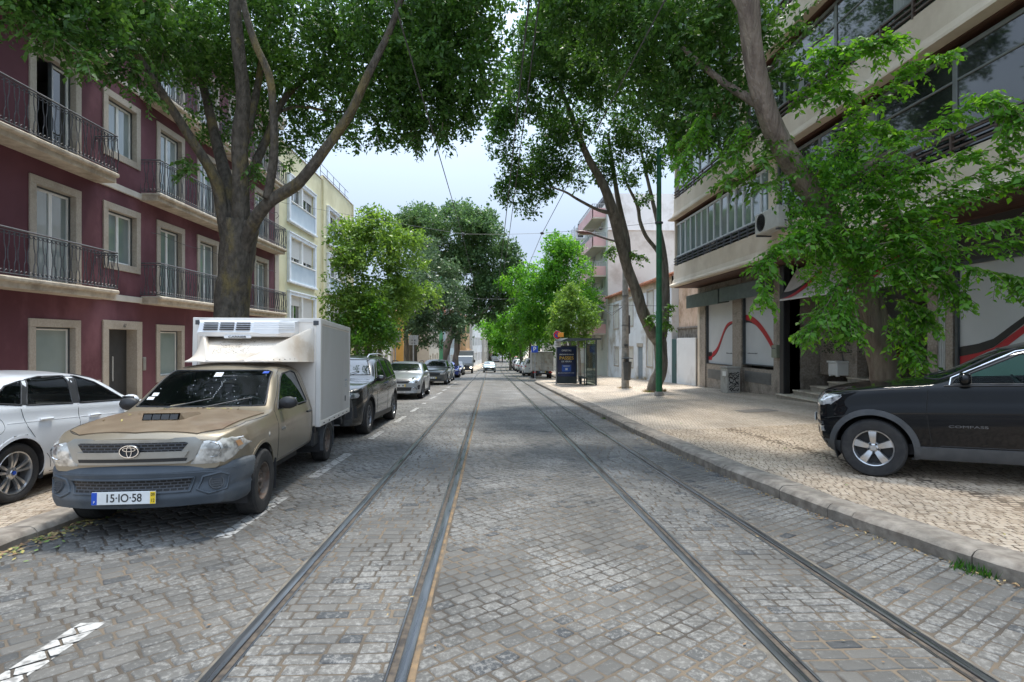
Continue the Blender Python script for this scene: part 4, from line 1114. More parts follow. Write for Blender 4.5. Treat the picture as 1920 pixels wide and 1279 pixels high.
def shopwin(a0, a1, z0, z1, ribbon, txt=None):
    mb = MB(); t = .06
    g.box(mb, a0, a0+t, -.2, -.05, z0, z1); g.box(mb, a1-t, a1, -.2, -.05, z0, z1); g.box(mb, a0+t, a1-t, -.2, -.05, z1-t, z1); g.box(mb, a0+t, a1-t, -.2, -.04, z0, z0+t*.6)
    w = mb.build('shop_window', M_dkframe, mbk)
    mb = MB(); g.quad(mb, a0+.04, a1-.04, -.14, z0+.02, z1-.02); p = mb.build('pane', M_blind, mbk); p.parent = w
    n = 24
    for mat, key, nm, off in ((M_blkf, 1, 'black_ribbon', .004), (M_redf, 0, 'red_ribbon', .008)):
        mb = MB()
        for k in range(n):
            s0, s1 = k/n, (k+1)/n
            q = []
            for s_ in (s0, s1):
                hi, lo = ribbon(s_)[key]
                q.append((a1-.08-(a1-a0-.16)*s_, z0+lo*(z1-z0), z0+hi*(z1-z0)))
            if q[0][2]-q[0][1] < .002 and q[1][2]-q[1][1] < .002: continue
            mb.quad(g.P(q[0][0], -.14+off, q[0][1]), g.P(q[1][0], -.14+off, q[1][1]), g.P(q[1][0], -.14+off, q[1][2]), g.P(q[0][0], -.14+off, q[0][2]))
        if mb.v: r_ = mb.build(nm, mat, mbk); r_.parent = w
    if txt:
        mb = MB()
        for q in range(14):
            aa = txt[0] + q*.055; g.box(mb, aa, aa+.035, -.134, -.131, txt[1], txt[1]+random.choice((.03, .045)))
        r_ = mb.build('small_lettering', M_iron, mbk); r_.parent = w
    return w
def rib1(s):   # rises from lower left to upper right (s = 0 is the far, left end in view)
    c = .12 + .54*(1/(1+math.exp(-(s-.52)*9)))
    wr = .10*math.sin(math.pi*min(1, .18+s*.9))*.8 + .015
    if s < .14: r_ = (c, .08*s/.14); k = (c+.08, c)
    else: r_ = (c+wr*.6, c-.02); k = (c-.0, c-.035)
    return (r_ if s >= .14 else (c-.01, .06)), (k if s >= .14 else (c+.06, c-.01))
def rib2(s):
    c = .66 - .46*(s**1.9)
    wr = .09*(1-s)**.6 + .03*s
    return (c+wr*.6, c-.02-.06*s), (c-.01, c-.05*(1-s)-.01)
shopwin(yC, yB, zz(1345, 684), zz(1345, 562), rib1, (yC+.1, zz(1373, 664)))
shopwin(yE_, yD, zz(1420, 686), zz(1420, 548), rib2, (yE_+1.4, zz(1410, 664)))
# shutter boxes
mb = MB()
for a0, a1, v0, v1, u in ((yo(1368), yo(1306), 570, 541, 1340), (yo(1451), yo(1371), 556, 524, 1410)):
    z0, z1 = zof(u, v0, 9.0), zof(u, v1, 9.0)
    mb.prism([(9.48, z0+.06), (9.02, z0), (9.02, z1-.05), (9.2, z1), (9.48, z1)], a0, a1, plane='xz')
    b_ = mb.build('shutter_box', M_greenm, mbk); mb = MB()
# deep entrance with steps
yG = yo(1640)
Yr0, Yr1 = 5.0, yF                   # recess
M_step = pm('step_stone', (0.48, 0.42, 0.33), (0.62, 0.56, 0.46), scale=10, rough=.7, c3=(0.24, 0.2, 0.16), s3=1.5)
M_riser = pm('riser_stone', (0.24, 0.21, 0.17), (0.32, 0.29, 0.24), scale=10, rough=.8)
zb = gz(yF) - .02
mb = MB(); nst = 5; rise = .155; run_ = .33
for k in range(nst):
    x0 = 9.15 + run_*k; a1 = yF - .15 - .42*k*0.9
    mb.box(x0, 13.5, Yr0, a1, zb-.6 + rise*k, zb+rise*(k+1)-.035, 1)
    mb.box(x0-.03, 13.5, Yr0, a1+.02, zb+rise*(k+1)-.035, zb+rise*(k+1), 0, .006)
st = mb.build('entrance_steps', [M_step, M_riser], mbk)
zl = zb + rise*nst
mb = MB()
# recess back wall, ceiling, side wall
mb.box(13.5, 13.7, Yr0, yF, zl-1, zc, 0); mb.box(9.5, 13.7, yF-.0, yF+.18, zb-.5, zc, 0)
mb.build('recess_wall', M_stone, mbk)
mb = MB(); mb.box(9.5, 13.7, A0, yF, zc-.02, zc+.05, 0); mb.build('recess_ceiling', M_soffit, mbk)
mb = MB(); mb.box(9.30, 9.52, yF-.28, yF-.02, zb-.3, zc, 0, .02); mb.build('column', pm('black_metal', (0.018, 0.018, 0.02), rough=.35), mbk)
# glazed side panel inside recess facing the camera's way with film, second shop front
mb = MB(); mb.box(10.6, 10.9, yF-1.9, yF-.1, zl, zc, 0); mb.build('inner_pier', M_stone, mbk)
w = MB(); 
w.box(11.0, 13.4, yF-.62, yF-.55, zl+.35, zl+.42, 0); w.box(11.0, 13.4, yF-.62, yF-.55, zl+2.75, zl+2.82, 0); w.box(11.0, 11.06, yF-.62, yF-.55, zl+.42, zl+2.75, 0)
fw = w.build('side_window', M_dkframe, mbk)
mb = MB(); mb.quad((11.0, yF-.58, zl+.4), (13.4, yF-.58, zl+.4), (13.4, yF-.58, zl+2.8), (11, yF-.58, zl+2.8)); p = mb.build('pane', M_blind, mbk); p.parent = fw
for mat, o_, a, b, nm in ((M_blkf, .006, .62, .52, 'black_ribbon'), (M_redf, .003, .56, .30, 'red_ribbon')):
    mb = MB(); n = 16
    for k in range(n):
        t0, t1 = k/n, (k+1)/n
        zf_ = lambda t: (zl+.4 + (a + .28*(t-.45)**2)*1.4*.5 + .1, zl+.4+b*.5)
        mb.quad((11.06+2.3*t0, yF-.58-o_-.02, zf_(t0)[1]), (11.06+2.3*t1, yF-.58-o_-.02, zf_(t1)[1]), (11.06+2.3*t1, yF-.58-o_-.02, zf_(t1)[0]), (11.06+2.3*t0, yF-.58-o_-.02, zf_(t0)[0]))
    r_ = mb.build(nm, mat, mbk); r_.parent = fw
# entrance doors in the back wall (dark glass, red band, grey lower panels)
mb = MB(); mb.quad((13.47, 7.6, zl), (13.47, yF-2.4, zl), (13.47, yF-2.4, zc-.3), (13.47, 7.6, zc-.3)); mb.build('entrance_glass', M_panedk, mbk)
mb = MB()
for a in np.arange(7.6, yF-2.3, 1.15): mb.box(13.40, 13.46, a-.04, a+.04, zl, zc-.3)
mb.box(13.41, 13.46, 7.6, yF-2.4, zl+2.2, zl+2.28); mb.build('entrance_frame', M_dkframe, mbk)
mb = MB(); mb.box(13.3, 13.39, 8.6, 11.6, zl+1.45, zl+1.75); mb.build('red_band', pm('red_plastic', (0.55, 0.035, 0.02), rough=.4), mbk)
mb = MB(); mb.box(13.3, 13.39, 8.4, 11.2, zl, zl+1.2, 0, .01); mb.build('counter_panel', pm('counter_grey', (0.17, 0.18, 0.19), rough=.5), mbk)
# right-hand stone piers, second film window behind the black car
y1, y2, y3 = yof(1740, 9.5), yof(1765, 9.5), yof(1790, 9.5)
mb = MB()
for a0, a1 in ((yof(1757, 9.5), yof(1738, 9.5)), (yof(1786, 9.5), yof(1772, 9.5))): g.box(mb, a0, a1, -.3, 0, zb-.5, zc, 0, .01)
mb.build('stone_pier', M_stone, mbk)
mb = MB(); 
for a in np.linspace(yof(1771, 9.5), yof(1758, 9.5), 5): g.box(mb, a-.012, a+.012, -.2, -.03, zb-.3, zc, 0)
mb.build('downpipes', M_alu, mbk)
aW1 = yof(1790, 9.5); aW0 = 4.5
mb = MB(); g.box(mb, aW1-.07, aW1+.0, -.1, .0, zb, zc, 0); g.box(mb, aW0, aW1-.07, -.1, .0, zof(1850, 490, 9.5)-.0, zof(1850, 490, 9.5)+.07, 0); fw = mb.build('shop_window', M_dkframe, mbk)
mb = MB(); g.quad(mb, aW0, aW1-.07, -.05, zb-.2, zof(1850, 490, 9.5)); p = mb.build('pane', M_blind, mbk); p.parent = fw
mb = MB(); g.box(mb, aW0, aW1, -.3, -.02, zof(1850, 490, 9.5)+.07, zc, 0); mb.build('dark_header', pm('dark_header', (0.05, 0.045, 0.045), rough=.6), mbk)
for mat, o_, w_, nm, dz in ((M_blkf, .012, .10, 'black_ribbon', .04), (M_redf, .006, .15, 'red_ribbon', -.09)):
    mb = MB(); n = 24; L = [(1796, 661), (1830, 655), (1860, 645), (1890, 622), (1920, 600), (1960, 565), (2010, 540)]
    P = []
    for k in range(n+1):
        u = 1796 + (2010-1796)*k/n; v = float(np.interp(u, [q[0] for q in L], [q[1] for q in L])); a = yof(u, 9.5)
        P.append((a, zof(u, v, 9.5)+dz, w_*(1-.6*k/n)+.02))
    for p, q in zip(P, P[1:]): mb.quad(g.P(p[0], -.05+o_, p[1]-p[2]), g.P(q[0], -.05+o_, q[1]-q[2]), g.P(q[0], -.05+o_, q[1]+(p[2] if nm[0] == 'b' else .04)*.6), g.P(p[0], -.05+o_, p[1]+(p[2] if nm[0] == 'b' else .04)*.6))
    r_ = mb.build(nm, mat, mbk); r_.parent = fw
# back of the lower part so that nothing behind shows
mb = MB(); mb.box(13.7, 13.8, A0, E, -1, 4.2); mb.box(9.9, 10.0, yF+.2, E-.3, -1, 4.1); mb.build('inner_wall', MATS['inner_dark'], mbk)

# awnings: sloping fabric valances over the entrance
def awning(a0, a1, z0, z1, label, flip):
    r0 = empty('awning', (9.5, (a0+a1)/2, z0), label, 'awning', 'white awnings over the bank entrance')
    mb = MB(); mb.prism([(9.48, z1), (8.95, z0+.02), (8.95, z0), (8.97, z0), (9.48, z1-.03)], a0, a1, plane='xz')
    mb.build('fabric', pm('awning_fabric', (0.5, 0.48, 0.45), (0.58, 0.55, 0.52), scale=3, rough=.9), r0)
    n = 14
    for mat, e, nm in ((M_blkf, 0, 'black_swoosh'), (M_redf, 1, 'red_swoosh')):
        mb = MB()
        for k in range(n):
            q = []
            for t in (k/n, (k+1)/n):
                c = t**2.2
                lo, hi = ((c*.95, c*.95+.22*(1-t)+.02) if e == 0 else (max(0, c*.95-.30*(t)*1.0), c*.95))
                a = a1 - (a1-a0)*t*.62
                q.append((a, lo, min(1, hi)))
            def S(a, s_): return (8.95+.53*s_-.012, a, z0+.02+(z1-z0-.02)*s_+.012)
            mb.quad(S(q[0][0], q[0][1]), S(q[1][0], q[1][1]), S(q[1][0], q[1][2]), S(q[0][0], q[0][2]))
        mb.build(nm, mat, r0)
    mb = MB(); mb.tube([(8.96, a0, z0-.01), (8.96, a1, z0-.01)], .02, 6); mb.build('bar', M_alu, r0)
awning(yof(1560, 8.95), yof(1462, 8.95), zof(1475, 561, 8.95), zof(1475, 561, 8.95)+.95, 'white awning with red and black swoosh at the bank corner, beside the shutter box', False)
awning(yof(1720, 8.95), yof(1575, 8.95), zof(1475, 561, 8.95), zof(1475, 561, 8.95)+.95, 'white awning half hidden behind the leafy trunk over the steps', False)

# air-conditioning unit on the first floor
ac = empty('air_conditioner', (8.2, yof(1440, 8.2), zof(1440, 437, 8.2)), 'white air-conditioning unit hung on the beige balcony band', 'air conditioner')
ya, yb_ = yof(1462, 8.0), yof(1418, 8.0); z0 = zof(1440, 434, 8.0); 
mb = MB(); mb.box(7.95, 8.28, ya, yb_, z0, z0+.62, 0, .03); mb.build('case', pm('aged_white', (0.42, 0.42, 0.39), (0.5, 0.5, 0.46), scale=4, rough=.5), ac)
mb = MB(); mb.lathe([(.0, 0), (.23, 0), (.25, -.012), (.26, 0)], (7.95, yb_-.38, z0+.32), axis='x', n=28)
for k in range(1, 5): mb.lathe([(.05*k, -.014), (.05*k+.006, -.018), (.05*k+.012, -.014)], (7.95, yb_-.38, z0+.32), axis='x', n=24)
mb.build('fan_grille', pm('dark_grille', (0.07, 0.07, 0.07), rough=.6), ac)
mb = MB(); mb.box(7.95, 8.4, ya+.08, ya+.13, z0-.05, z0-.005); mb.box(7.95, 8.4, yb_-.13, yb_-.08, z0-.05, z0-.005); mb.build('bracket', M_iron, ac)
mb = MB(); mb.tube([(8.15, ya, z0+.2), (8.15, ya-.15, z0+.15), (8.3, ya-.2, z0-.1), (8.38, ya-.12, z0-.6)], .02, 6); mb.build('hose', M_iron, ac)
# letter box, planter, utility cabinet
def pt(u, v, X): return Vector((X, yof(u, X), zof(u, v, X)))
lb = empty('letter_box', (9.48, yof(1457, 9.48), zof(1457, 671, 9.48)), 'small grey-green letter box on the brown stone pier', 'letter box')
mb = MB(); p = lb.location; mb.box(9.36, 9.5, p.y-.16, p.y+.16, p.z, p.z+.42, 0, .02); mb.build('case', pm('letter_box_paint', (0.22, 0.24, 0.18), rough=.5), lb)
mb = MB(); mb.box(9.352, 9.36, p.y-.11, p.y+.11, p.z+.30, p.z+.33); mb.build('slot', M_iron, lb)
M_cab = pm('cabinet_grey', (0.36, 0.35, 0.32), (0.44, 0.43, 0.40), scale=4, rough=.6, c3=(0.25, 0.23, 0.2), s3=3)
yb2 = yof(1369, 9.1); uc = empty('utility_cabinet', (9.1, yb2, zside(9.1, yb2)), 'small grey utility cabinet with black scrawls against the shop wall', 'cabinet')
mb = MB(); zc2 = zside(9.1, yb2); mb.box(8.85, 9.35, yb2-.33, yb2+.3, zc2-.02, zc2+.92, 0, .02); mb.box(8.83, 9.37, yb2-.35, yb2+.32, zc2+.92, zc2+.97, 0, .015); mb.build('case', M_cab, uc)
mb = MB(); rs = random.Random(3)
for k in range(9):
    zc_ = zc2+.12+.08*k; pts = []
    for t in range(9): pts.append((8.92+.36*t/8+rs.uniform(-.02, .02), yb2-.336, zc_+rs.uniform(-.07, .07)))
    for a, b in zip(pts, pts[1:]):
        a, b = Vector(a), Vector(b); nn = Vector((-(b-a).z, 0, (b-a).x)).normalized()*.014
        mb.quad(a-nn, b-nn, b+nn, a+nn)
mb.build('scrawl', M_blkf, uc)
mb = MB(); mb.box(8.843, 8.85, yb2-.2, yb2+.1, zc2+.62, zc2+.8); mb.build('warning_plate', M_white, uc)
yp = yof(1582, 10.6); pl = empty('planter', (10.6, yp, zl), 'white square planter at the top of the entrance steps', 'planter')
mb = MB(); mb.box(10.25, 10.95, yp-.22, yp+.22, zl+.03, zl+.40, 0, .02); mb.box(10.22, 10.98, yp-.25, yp+.25, zl+.40, zl+.46, 0, .015)
for sx in (10.27, 10.85):
    for sy in (yp-.2, yp+.12): mb.box(sx, sx+.08, sy, sy+.08, zl, zl+.03)
mb.build('box', M_white, pl)
M_shrub_leaf = pm('shrub_leaf', (0.02, 0.045, 0.015), (0.04, 0.08, 0.03), scale=5, rough=.5)  # plain dark green for the leaves of the potted shrubs
def shrub(loc, h, w, n, label, mat):
    r0 = empty('shrub', loc, label, 'plant', None); mb = MB(); rs = random.Random(int(loc[1]*10))
    st = MB()
    for k in range(7):
        a = rs.uniform(0, 6.28); q = [(loc[0]+math.cos(a)*w*.3*t*rs.uniform(.7, 1.2), loc[1]+math.sin(a)*w*.3*t, loc[2]+h*t*.9) for t in (0, .4, .8)]
        st.tube(q, [.015, .01, .005], 4)
    for k in range(n):
        p = Vector((rs.gauss(0, w*.28), rs.gauss(0, w*.28), h*rs.uniform(.2, 1.05))) + Vector(loc)
        d = Vector((rs.uniform(-1, 1), rs.uniform(-1, 1), rs.uniform(-.4, .9))).normalized()*rs.uniform(.05, .10); s_ = d.cross(Vector((rs.random(), rs.random(), rs.random()))).normalized()*.02
        mb.quad(p, p+d*.5+s_, p+d, p+d*.5-s_)
    mb.build('leaves', mat, r0); st.build('stems', M_iron, r0)
shrub((10.6, yp, zl+.42), 1.3, 1.0, 900, 'dark leafy shrub growing in the white planter', M_shrub_leaf)
shrub((12.0, 10.2, zl), 1.7, 1.3, 900, 'dark potted shrub beside the glass entrance under the block', M_shrub_leaf)
# ================================================================ trees
def leaf_mat(name, c1, c2, c3=None, tr=0.35, rough=0.42):
    m, n, b = nodes_of(name); N, Lk = n.nodes, n.links
    at = N.new('ShaderNodeAttribute'); at.attribute_name = 'tone'
    cr_ = N.new('ShaderNodeValToRGB'); e = cr_.color_ramp.elements
    e[0].position = 0; e[0].color = (*c1, 1); e[1].position = 1; e[1].color = (*c2, 1)
    if c3: x = e.new(0.9); x.color = (*c2, 1); e[2].color = (*c3, 1)
    Lk.new(at.outputs['Fac'], cr_.inputs[0]); Lk.new(cr_.outputs[0], b.inputs['Base Color'])
    b.inputs['Roughness'].default_value = rough; b.inputs['Specular IOR Level'].default_value = 0.4
    t = N.new('ShaderNodeBsdfTranslucent')
    hs = N.new('ShaderNodeHueSaturation'); hs.inputs['Hue'].default_value = 0.488; hs.inputs['Saturation'].default_value = 1.1; hs.inputs['Value'].default_value = 1.7
    Lk.new(cr_.outputs[0], hs.inputs['Color']); Lk.new(hs.outputs[0], t.inputs['Color'])
    ms = N.new('ShaderNodeMixShader'); ms.inputs[0].default_value = tr
    Lk.new(b.outputs[0], ms.inputs[1]); Lk.new(t.outputs[0], ms.inputs[2]); Lk.new(ms.outputs[0], n.nodes['Material Output'].inputs['Surface'])
    return m
L_dark = leaf_mat('dark_leaf', (0.030, 0.085, 0.016), (0.090, 0.205, 0.036), (0.15, 0.28, 0.06))
L_mid = leaf_mat('mid_leaf', (0.035, 0.11, 0.016), (0.11, 0.25, 0.032), (0.17, 0.33, 0.05), tr=.42)
L_bright = leaf_mat('bright_leaf', (0.045, 0.155, 0.020), (0.155, 0.365, 0.045), (0.27, 0.47, 0.085), tr=.5)
L_lime = leaf_mat('lime_leaf', (0.08, 0.165, 0.03), (0.20, 0.325, 0.06), (0.28, 0.39, 0.09), tr=.4)
L_dome = leaf_mat('dome_leaf', (0.042, 0.095, 0.032), (0.115, 0.205, 0.07), (0.16, 0.26, 0.10), tr=.35)
L_grey = leaf_mat('grey_green_leaf', (0.045, 0.085, 0.04), (0.11, 0.18, 0.08), (0.15, 0.23, 0.11), tr=.3)
def bark(name, a, b_, c, s=9):
    return pm(name, a, b_, scale=s, rough=.9, bump=1.0, bscale=30, dist=.05, c3=c, s3=4.0, stretch=(1, 1, .22))
B_grey = bark('grey_bark', (0.11, 0.095, 0.075), (0.20, 0.175, 0.145), (0.27, 0.25, 0.20))
B_brown = bark('brown_bark', (0.13, 0.10, 0.078), (0.225, 0.18, 0.14), (0.28, 0.235, 0.18))
B_lich = pm('lichen_bark', (0.050, 0.043, 0.033), (0.115, 0.10, 0.08), scale=12, rough=.9, bump=1.0, bscale=26, dist=.045, c3=(0.20, 0.155, 0.055), s3=2.2, stretch=(1, 1, .5))

def mesh_from(name, V, mat, parent, tone=None, per=4):
    me = bpy.data.meshes.new(name); n = len(V)
    me.vertices.add(n); me.vertices.foreach_set('co', (V - np.array(parent.matrix_basis.translation)).astype(np.float32).ravel())
    nf = n // per
    me.loops.add(n); me.loops.foreach_set('vertex_index', np.arange(n, dtype=np.int32))
    me.polygons.add(nf); me.polygons.foreach_set('loop_start', np.arange(0, n, per, dtype=np.int32)); me.polygons.foreach_set('loop_total', np.full(nf, per, dtype=np.int32))
    me.update(calc_edges=True)
    if tone is not None:
        a = me.attributes.new('tone', 'FLOAT', 'POINT'); a.data.foreach_set('value', np.repeat(tone, per).astype(np.float32))
    me.materials.append(mat)
    o = bpy.data.objects.new(name, me); COL.objects.link(o); o.parent = parent
    return o
def nrm(a): return a / np.maximum(np.linalg.norm(a, axis=1, keepdims=True), 1e-9)
def leaves_at(P, D, leaf, rng, up=0.7):
    """quads at P pointing along D"""
    n = len(P); D = nrm(D)
    N_ = nrm(rng.normal(size=(n, 3))*.8 + np.array([0, 0, up])); S = nrm(np.cross(D, N_)); N_ = np.cross(S, D)
    L = leaf * rng.uniform(.5, 1.45, (n, 1)); W = L*.27
    a = P; c = P + D*L - N_*L*.12; m = P + D*L*.42 + N_*L*.05
    V = np.empty((n, 4, 3)); V[:, 0] = a; V[:, 1] = m + S*W; V[:, 2] = c; V[:, 3] = m - S*W
    return V.reshape(-1, 3)
def crown(name, blobs, leaf, lai, mat, parent, rng, flat=0.85, droop=0.25, per=12, spray=3.2, tonevar=.35, lo=.35):
    """many leafy sprays through a set of overlapping clumps; blobs: (centre, radius, [density])"""
    Vs, Ts = [], []
    for bl in blobs:
        c, r_ = bl[0], bl[1]; dn = bl[2] if len(bl) > 2 else 1.0
        ns = max(3, int(lai*dn*math.pi*r_*r_ / (per*leaf*leaf*.30)))
        d = nrm(rng.normal(size=(ns, 3))); rad = r_*(lo + (1.05-lo)*rng.random((ns, 1))**.5)*rng.uniform(.86, 1.14, (ns, 1))
        C = np.array(c) + d*rad*np.array([1, 1, flat])
        ax = nrm(d*.7 + rng.normal(size=(ns, 3))*.55 + np.array([0, 0, -droop])); sd = nrm(np.cross(ax, rng.normal(size=(ns, 3))))
        t = np.linspace(-.5, .5, per)[None, :, None]; sg = np.where(np.arange(per) % 2 == 0, 1., -1.)[None, :, None]
        P = C[:, None, :] + ax[:, None, :]*t*leaf*spray + sd[:, None, :]*sg*leaf*.12 + rng.normal(size=(ns, per, 3))*leaf*.22
        D = ax[:, None, :]*.55 + sd[:, None, :]*sg + rng.normal(size=(ns, per, 3))*.35
        V = leaves_at(P.reshape(-1, 3), D.reshape(-1, 3), leaf, rng)
        base = rng.uniform(.25, .6); tn = np.clip(base + rng.normal(size=(ns, 1))*tonevar*.5 + rng.normal(size=(ns, per))*tonevar*.5, 0, 1)
        Vs.append(V); Ts.append(tn.ravel())
    return mesh_from(name, np.concatenate(Vs), mat, parent, np.concatenate(Ts))
def smooth_path(pts, rad, n=6):
    P = [Vector(p) for p in pts]; out = []; rr = []
    for i in range(len(P)-1):
        p0 = P[max(0, i-1)]; p1 = P[i]; p2 = P[i+1]; p3 = P[min(len(P)-1, i+2)]
        for k in range(n):
            t = k/n
            out.append(.5*((2*p1) + (p2-p0)*t + (2*p0-5*p1+4*p2-p3)*t*t + (3*p1-p0-3*p2+p3)*t**3)); rr.append(rad[i]+(rad[i+1]-rad[i])*t)
    out.append(P[-1]); rr.append(rad[-1])
    return out, rr
def limb(mb, pts, rad, n=14, sub=7, wob=.06, rs=random.Random(1)):
    p, r_ = smooth_path(pts, rad, sub)
    b = len(mb.v); mb.tube(p, r_, n)
    ph = [rs.uniform(0, 6.28) for _ in range(3)]
    for i, pp in enumerate(p):
        for k in range(n):
            q = Vector(mb.v[b+i*n+k]); a = 2*math.pi*k/n
            w_ = 1 + wob*(math.sin(3*a+ph[0]+i*.35)+.7*math.sin(5*a+ph[1]-i*.5)) + rs.uniform(-.02, .02)
            mb.v[b+i*n+k] = tuple(pp + (q-pp)*w_)
def px(L, d=None):
    """list of (u, v, d, radius) -> points, radii"""
    return [wp(*q[:3]) for q in L], [q[3] for q in L]
def B(L): return [(wp(u, v, d), r_, *x) for u, v, d, r_, *x in L]
def lumps(blobs, k, frac, rng, up=0.15):
    """break a big clump into smaller rounded ones over its surface"""
    out = []
    for c, r_, *x in blobs:
        out.append((c, r_*.8, .6))
        for _ in range(k):
            d = rng.normal(size=3); d[2] += up; d /= np.linalg.norm(d)
            out.append((Vector(c) + Vector(d)*r_*.8, r_*frac*rng.uniform(.75, 1.25)))
    return out

# --- big tree behind the pickup
rg = np.random.default_rng(21)
g0 = Vector((-5.55, 12.1, zside(-5.55, 12.1)))
t1 = empty('street_tree', g0, 'huge dark leafy tree with a thick forked grey trunk rising behind the white box pickup', 'tree')
mb = MB()
P0, R0 = [g0 - Vector((0, 0, .3)), g0 + Vector((0, 0, .5))], [.54, .40]
p, r_ = px([(434, 590, 12.2, .35), (441, 520, 12.2, .335), (447, 455, 12.2, .36), (452, 415, 12.2, .33)])
limb(mb, P0+p, R0+r_, 20)
mb.build('trunk', B_lich, t1, smooth=180)
for L in ([(428, 470, 12.2, .20), (418, 400, 12.1, .17), (400, 330, 11.9, .15), (345, 240, 11.5, .12), (295, 160, 11, .10), (250, 90, 10.6, .085), (205, 0, 10.2, .06)],
          [(440, 430, 12.2, .24), (425, 340, 12.4, .19), (402, 250, 12.8, .15), (380, 160, 13.2, .12), (340, 50, 13.5, .09)],
          [(452, 440, 12.1, .27), (451, 350, 12.0, .235), (450, 260, 11.9, .215), (456, 190, 11.8, .19), (448, 100, 11.6, .17), (440, 0, 11.4, .15), (430, -150, 11.2, .10)],
          [(500, 372, 11.5, .12), (512, 310, 11.4, .115), (514, 250, 11.3, .105), (506, 150, 11.2, .10), (478, 80, 11.1, .095), (455, 0, 11, .085), (440, -120, 11, .05)],
          [(458, 470, 12.1, .20), (472, 425, 11.9, .19), (505, 380, 11.6, .165), (560, 342, 11.4, .15), (610, 280, 11.2, .13), (655, 215, 11, .12), (690, 140, 10.9, .105), (730, 60, 10.8, .085), (765, -40, 10.6, .06)],
          [(470, 330, 12.6, .15), (500, 260, 13.2, .12), (530, 190, 13.6, .10), (590, 135, 14, .085), (650, 112, 14.2, .06), (720, 125, 14.4, .03)],
          [(512, 215, 13.5, .06), (560, 200, 13.8, .045), (640, 210, 14, .03), (690, 190, 14, .02)],
          [(450, 300, 12.4, .14), (480, 180, 13, .11), (500, 60, 13.4, .09), (540, -60, 13.6, .06)]):
    L = [(q[0], q[1], q[2], q[3]*.74) for q in L]
    mb = MB(); limb(mb, *px(L), 12); mb.build('limb', B_lich, t1, smooth=180)
bl = B([(850, 120, 12, 1.25), (800, 195, 12.6, .95), (735, 215, 13.2, .8), (868, 30, 11.6, 1.0), (860, -60, 11.2, 1.0), (770, 70, 12, 1.35), (670, 110, 13.4, 1.2), (610, 190, 14.4, 1.0), (560, 60, 13, 1.3), (530, 160, 14.4, 1.05),
        (470, 30, 12.6, 1.1), (410, 80, 13.4, .9), (350, 90, 12.4, .75), (300, 20, 11.4, .95), (225, -10, 10.2, .9), (150, 15, 9.6, .75), (90, 30, 9.2, .65, .8), (20, -25, 9, .75), (215, 110, 9.9, .48, .8), (140, 90, 9.4, .4, .7), (395, 150, 13.2, .7, .8),
        (575, 262, 14.6, .55, .7), (845, 215, 12.4, .62, .9), (880, 150, 11.9, .7), (640, 250, 14.4, .5, .7), (690, 20, 12.4, 1.2), (480, 130, 14.6, .9), (770, 240, 12.9, .45, .9), (300, 110, 11.6, .55, .7), (352, 310, 11.6, .17, .8), (475, 250, 14.2, .7, .8), (400, 240, 14, .6, .6), (530, 290, 14.8, .5, .5), (720, 160, 13, 1.0), (830, 60, 13, 1.2),
        (260, 60, 10.8, .55, .8), (70, -60, 9.4, .9)])
for x, y, z, r1 in [(-8, 9.5, 10.5, 1.7), (-5, 9, 11, 1.8), (-2, 9.5, 10.8, 1.7), (0, 11, 10.4, 1.5), (-8, 12.5, 11.5, 1.8), (-5, 12.5, 12.2, 2.1), (-2, 12.5, 11.8, 2.0), (-7.5, 15.5, 11, 1.8), (-4.5, 15.8, 11.4, 1.9), (-1.5, 15.5, 10.8, 1.7), (-6.5, 14.5, 9, 1.5), (-3, 15.5, 8.6, 1.5)]:
    bl.append((Vector((x, y, z)), r1, .3))
crown('crown', bl, .105, 3.0, L_dark, t1, rg)
def hanging(name, paths, leaf, mat, parent, rng, side=True, twig=B_brown, dens=1.0, droop=.25, tone=(.3, 1.0)):
    """arching leafy shoots: twig with alternate leaves and short side shoots"""
    Ps, Ds, Ts = [], [], []; tw = MB()
    for path in paths:
        pts, _ = smooth_path([wp(*q[:3]) for q in path], [0]*len(path), 10)
        tw.tube(pts, [.010*(1-.8*i/len(pts)) for i in range(len(pts))], 4)
        segs = [pts]
        if side:
            for k in range(int(len(pts)*1.2*dens)):
                i = rng.integers(2, len(pts)-1); d = (pts[i]-pts[i-1]).normalized()
                s_ = Vector(rng.normal(size=3)); s_.z *= .5; s_ = (d*.7 + s_.normalized()*.9).normalized(); L = rng.uniform(.22, .6)*(1-.5*i/len(pts))
                segs.append([pts[i] + s_*L*t + Vector((0, 0, -droop*L*t*t*1.6)) for t in np.linspace(0, 1, 8)])
        for sgm in segs:
            if sgm is not pts: tw.tube(sgm, .003, 3)
            L = sum((b-a).length for a, b in zip(sgm, sgm[1:])); n = max(4, int(L/(leaf*.36)))
            for k in range(n):
                t = (k+.5)/n*(len(sgm)-1); i = int(t); f_ = t-i; p = sgm[i].lerp(sgm[min(i+1, len(sgm)-1)], f_); d = (sgm[min(i+1, len(sgm)-1)]-sgm[i]).normalized()
                s_ = d.cross(Vector((0, 0, 1))); s_ = s_.normalized() if s_.length > .1 else Vector((1, 0, 0)); s_ = s_*(1 if k % 2 else -1)
                Ps.append(p); Ds.append(d*.6 + s_*.85 + Vector((0, 0, -.25)) + Vector(rng.normal(size=3))*.2); Ts.append(rng.uniform(*tone))
    V = leaves_at(np.array([tuple(p) for p in Ps]), np.array([tuple(p) for p in Ds]), leaf, rng, up=1.4)
    mesh_from(name, V, mat, parent, np.array(Ts)); tw.build('twigs', twig, parent)
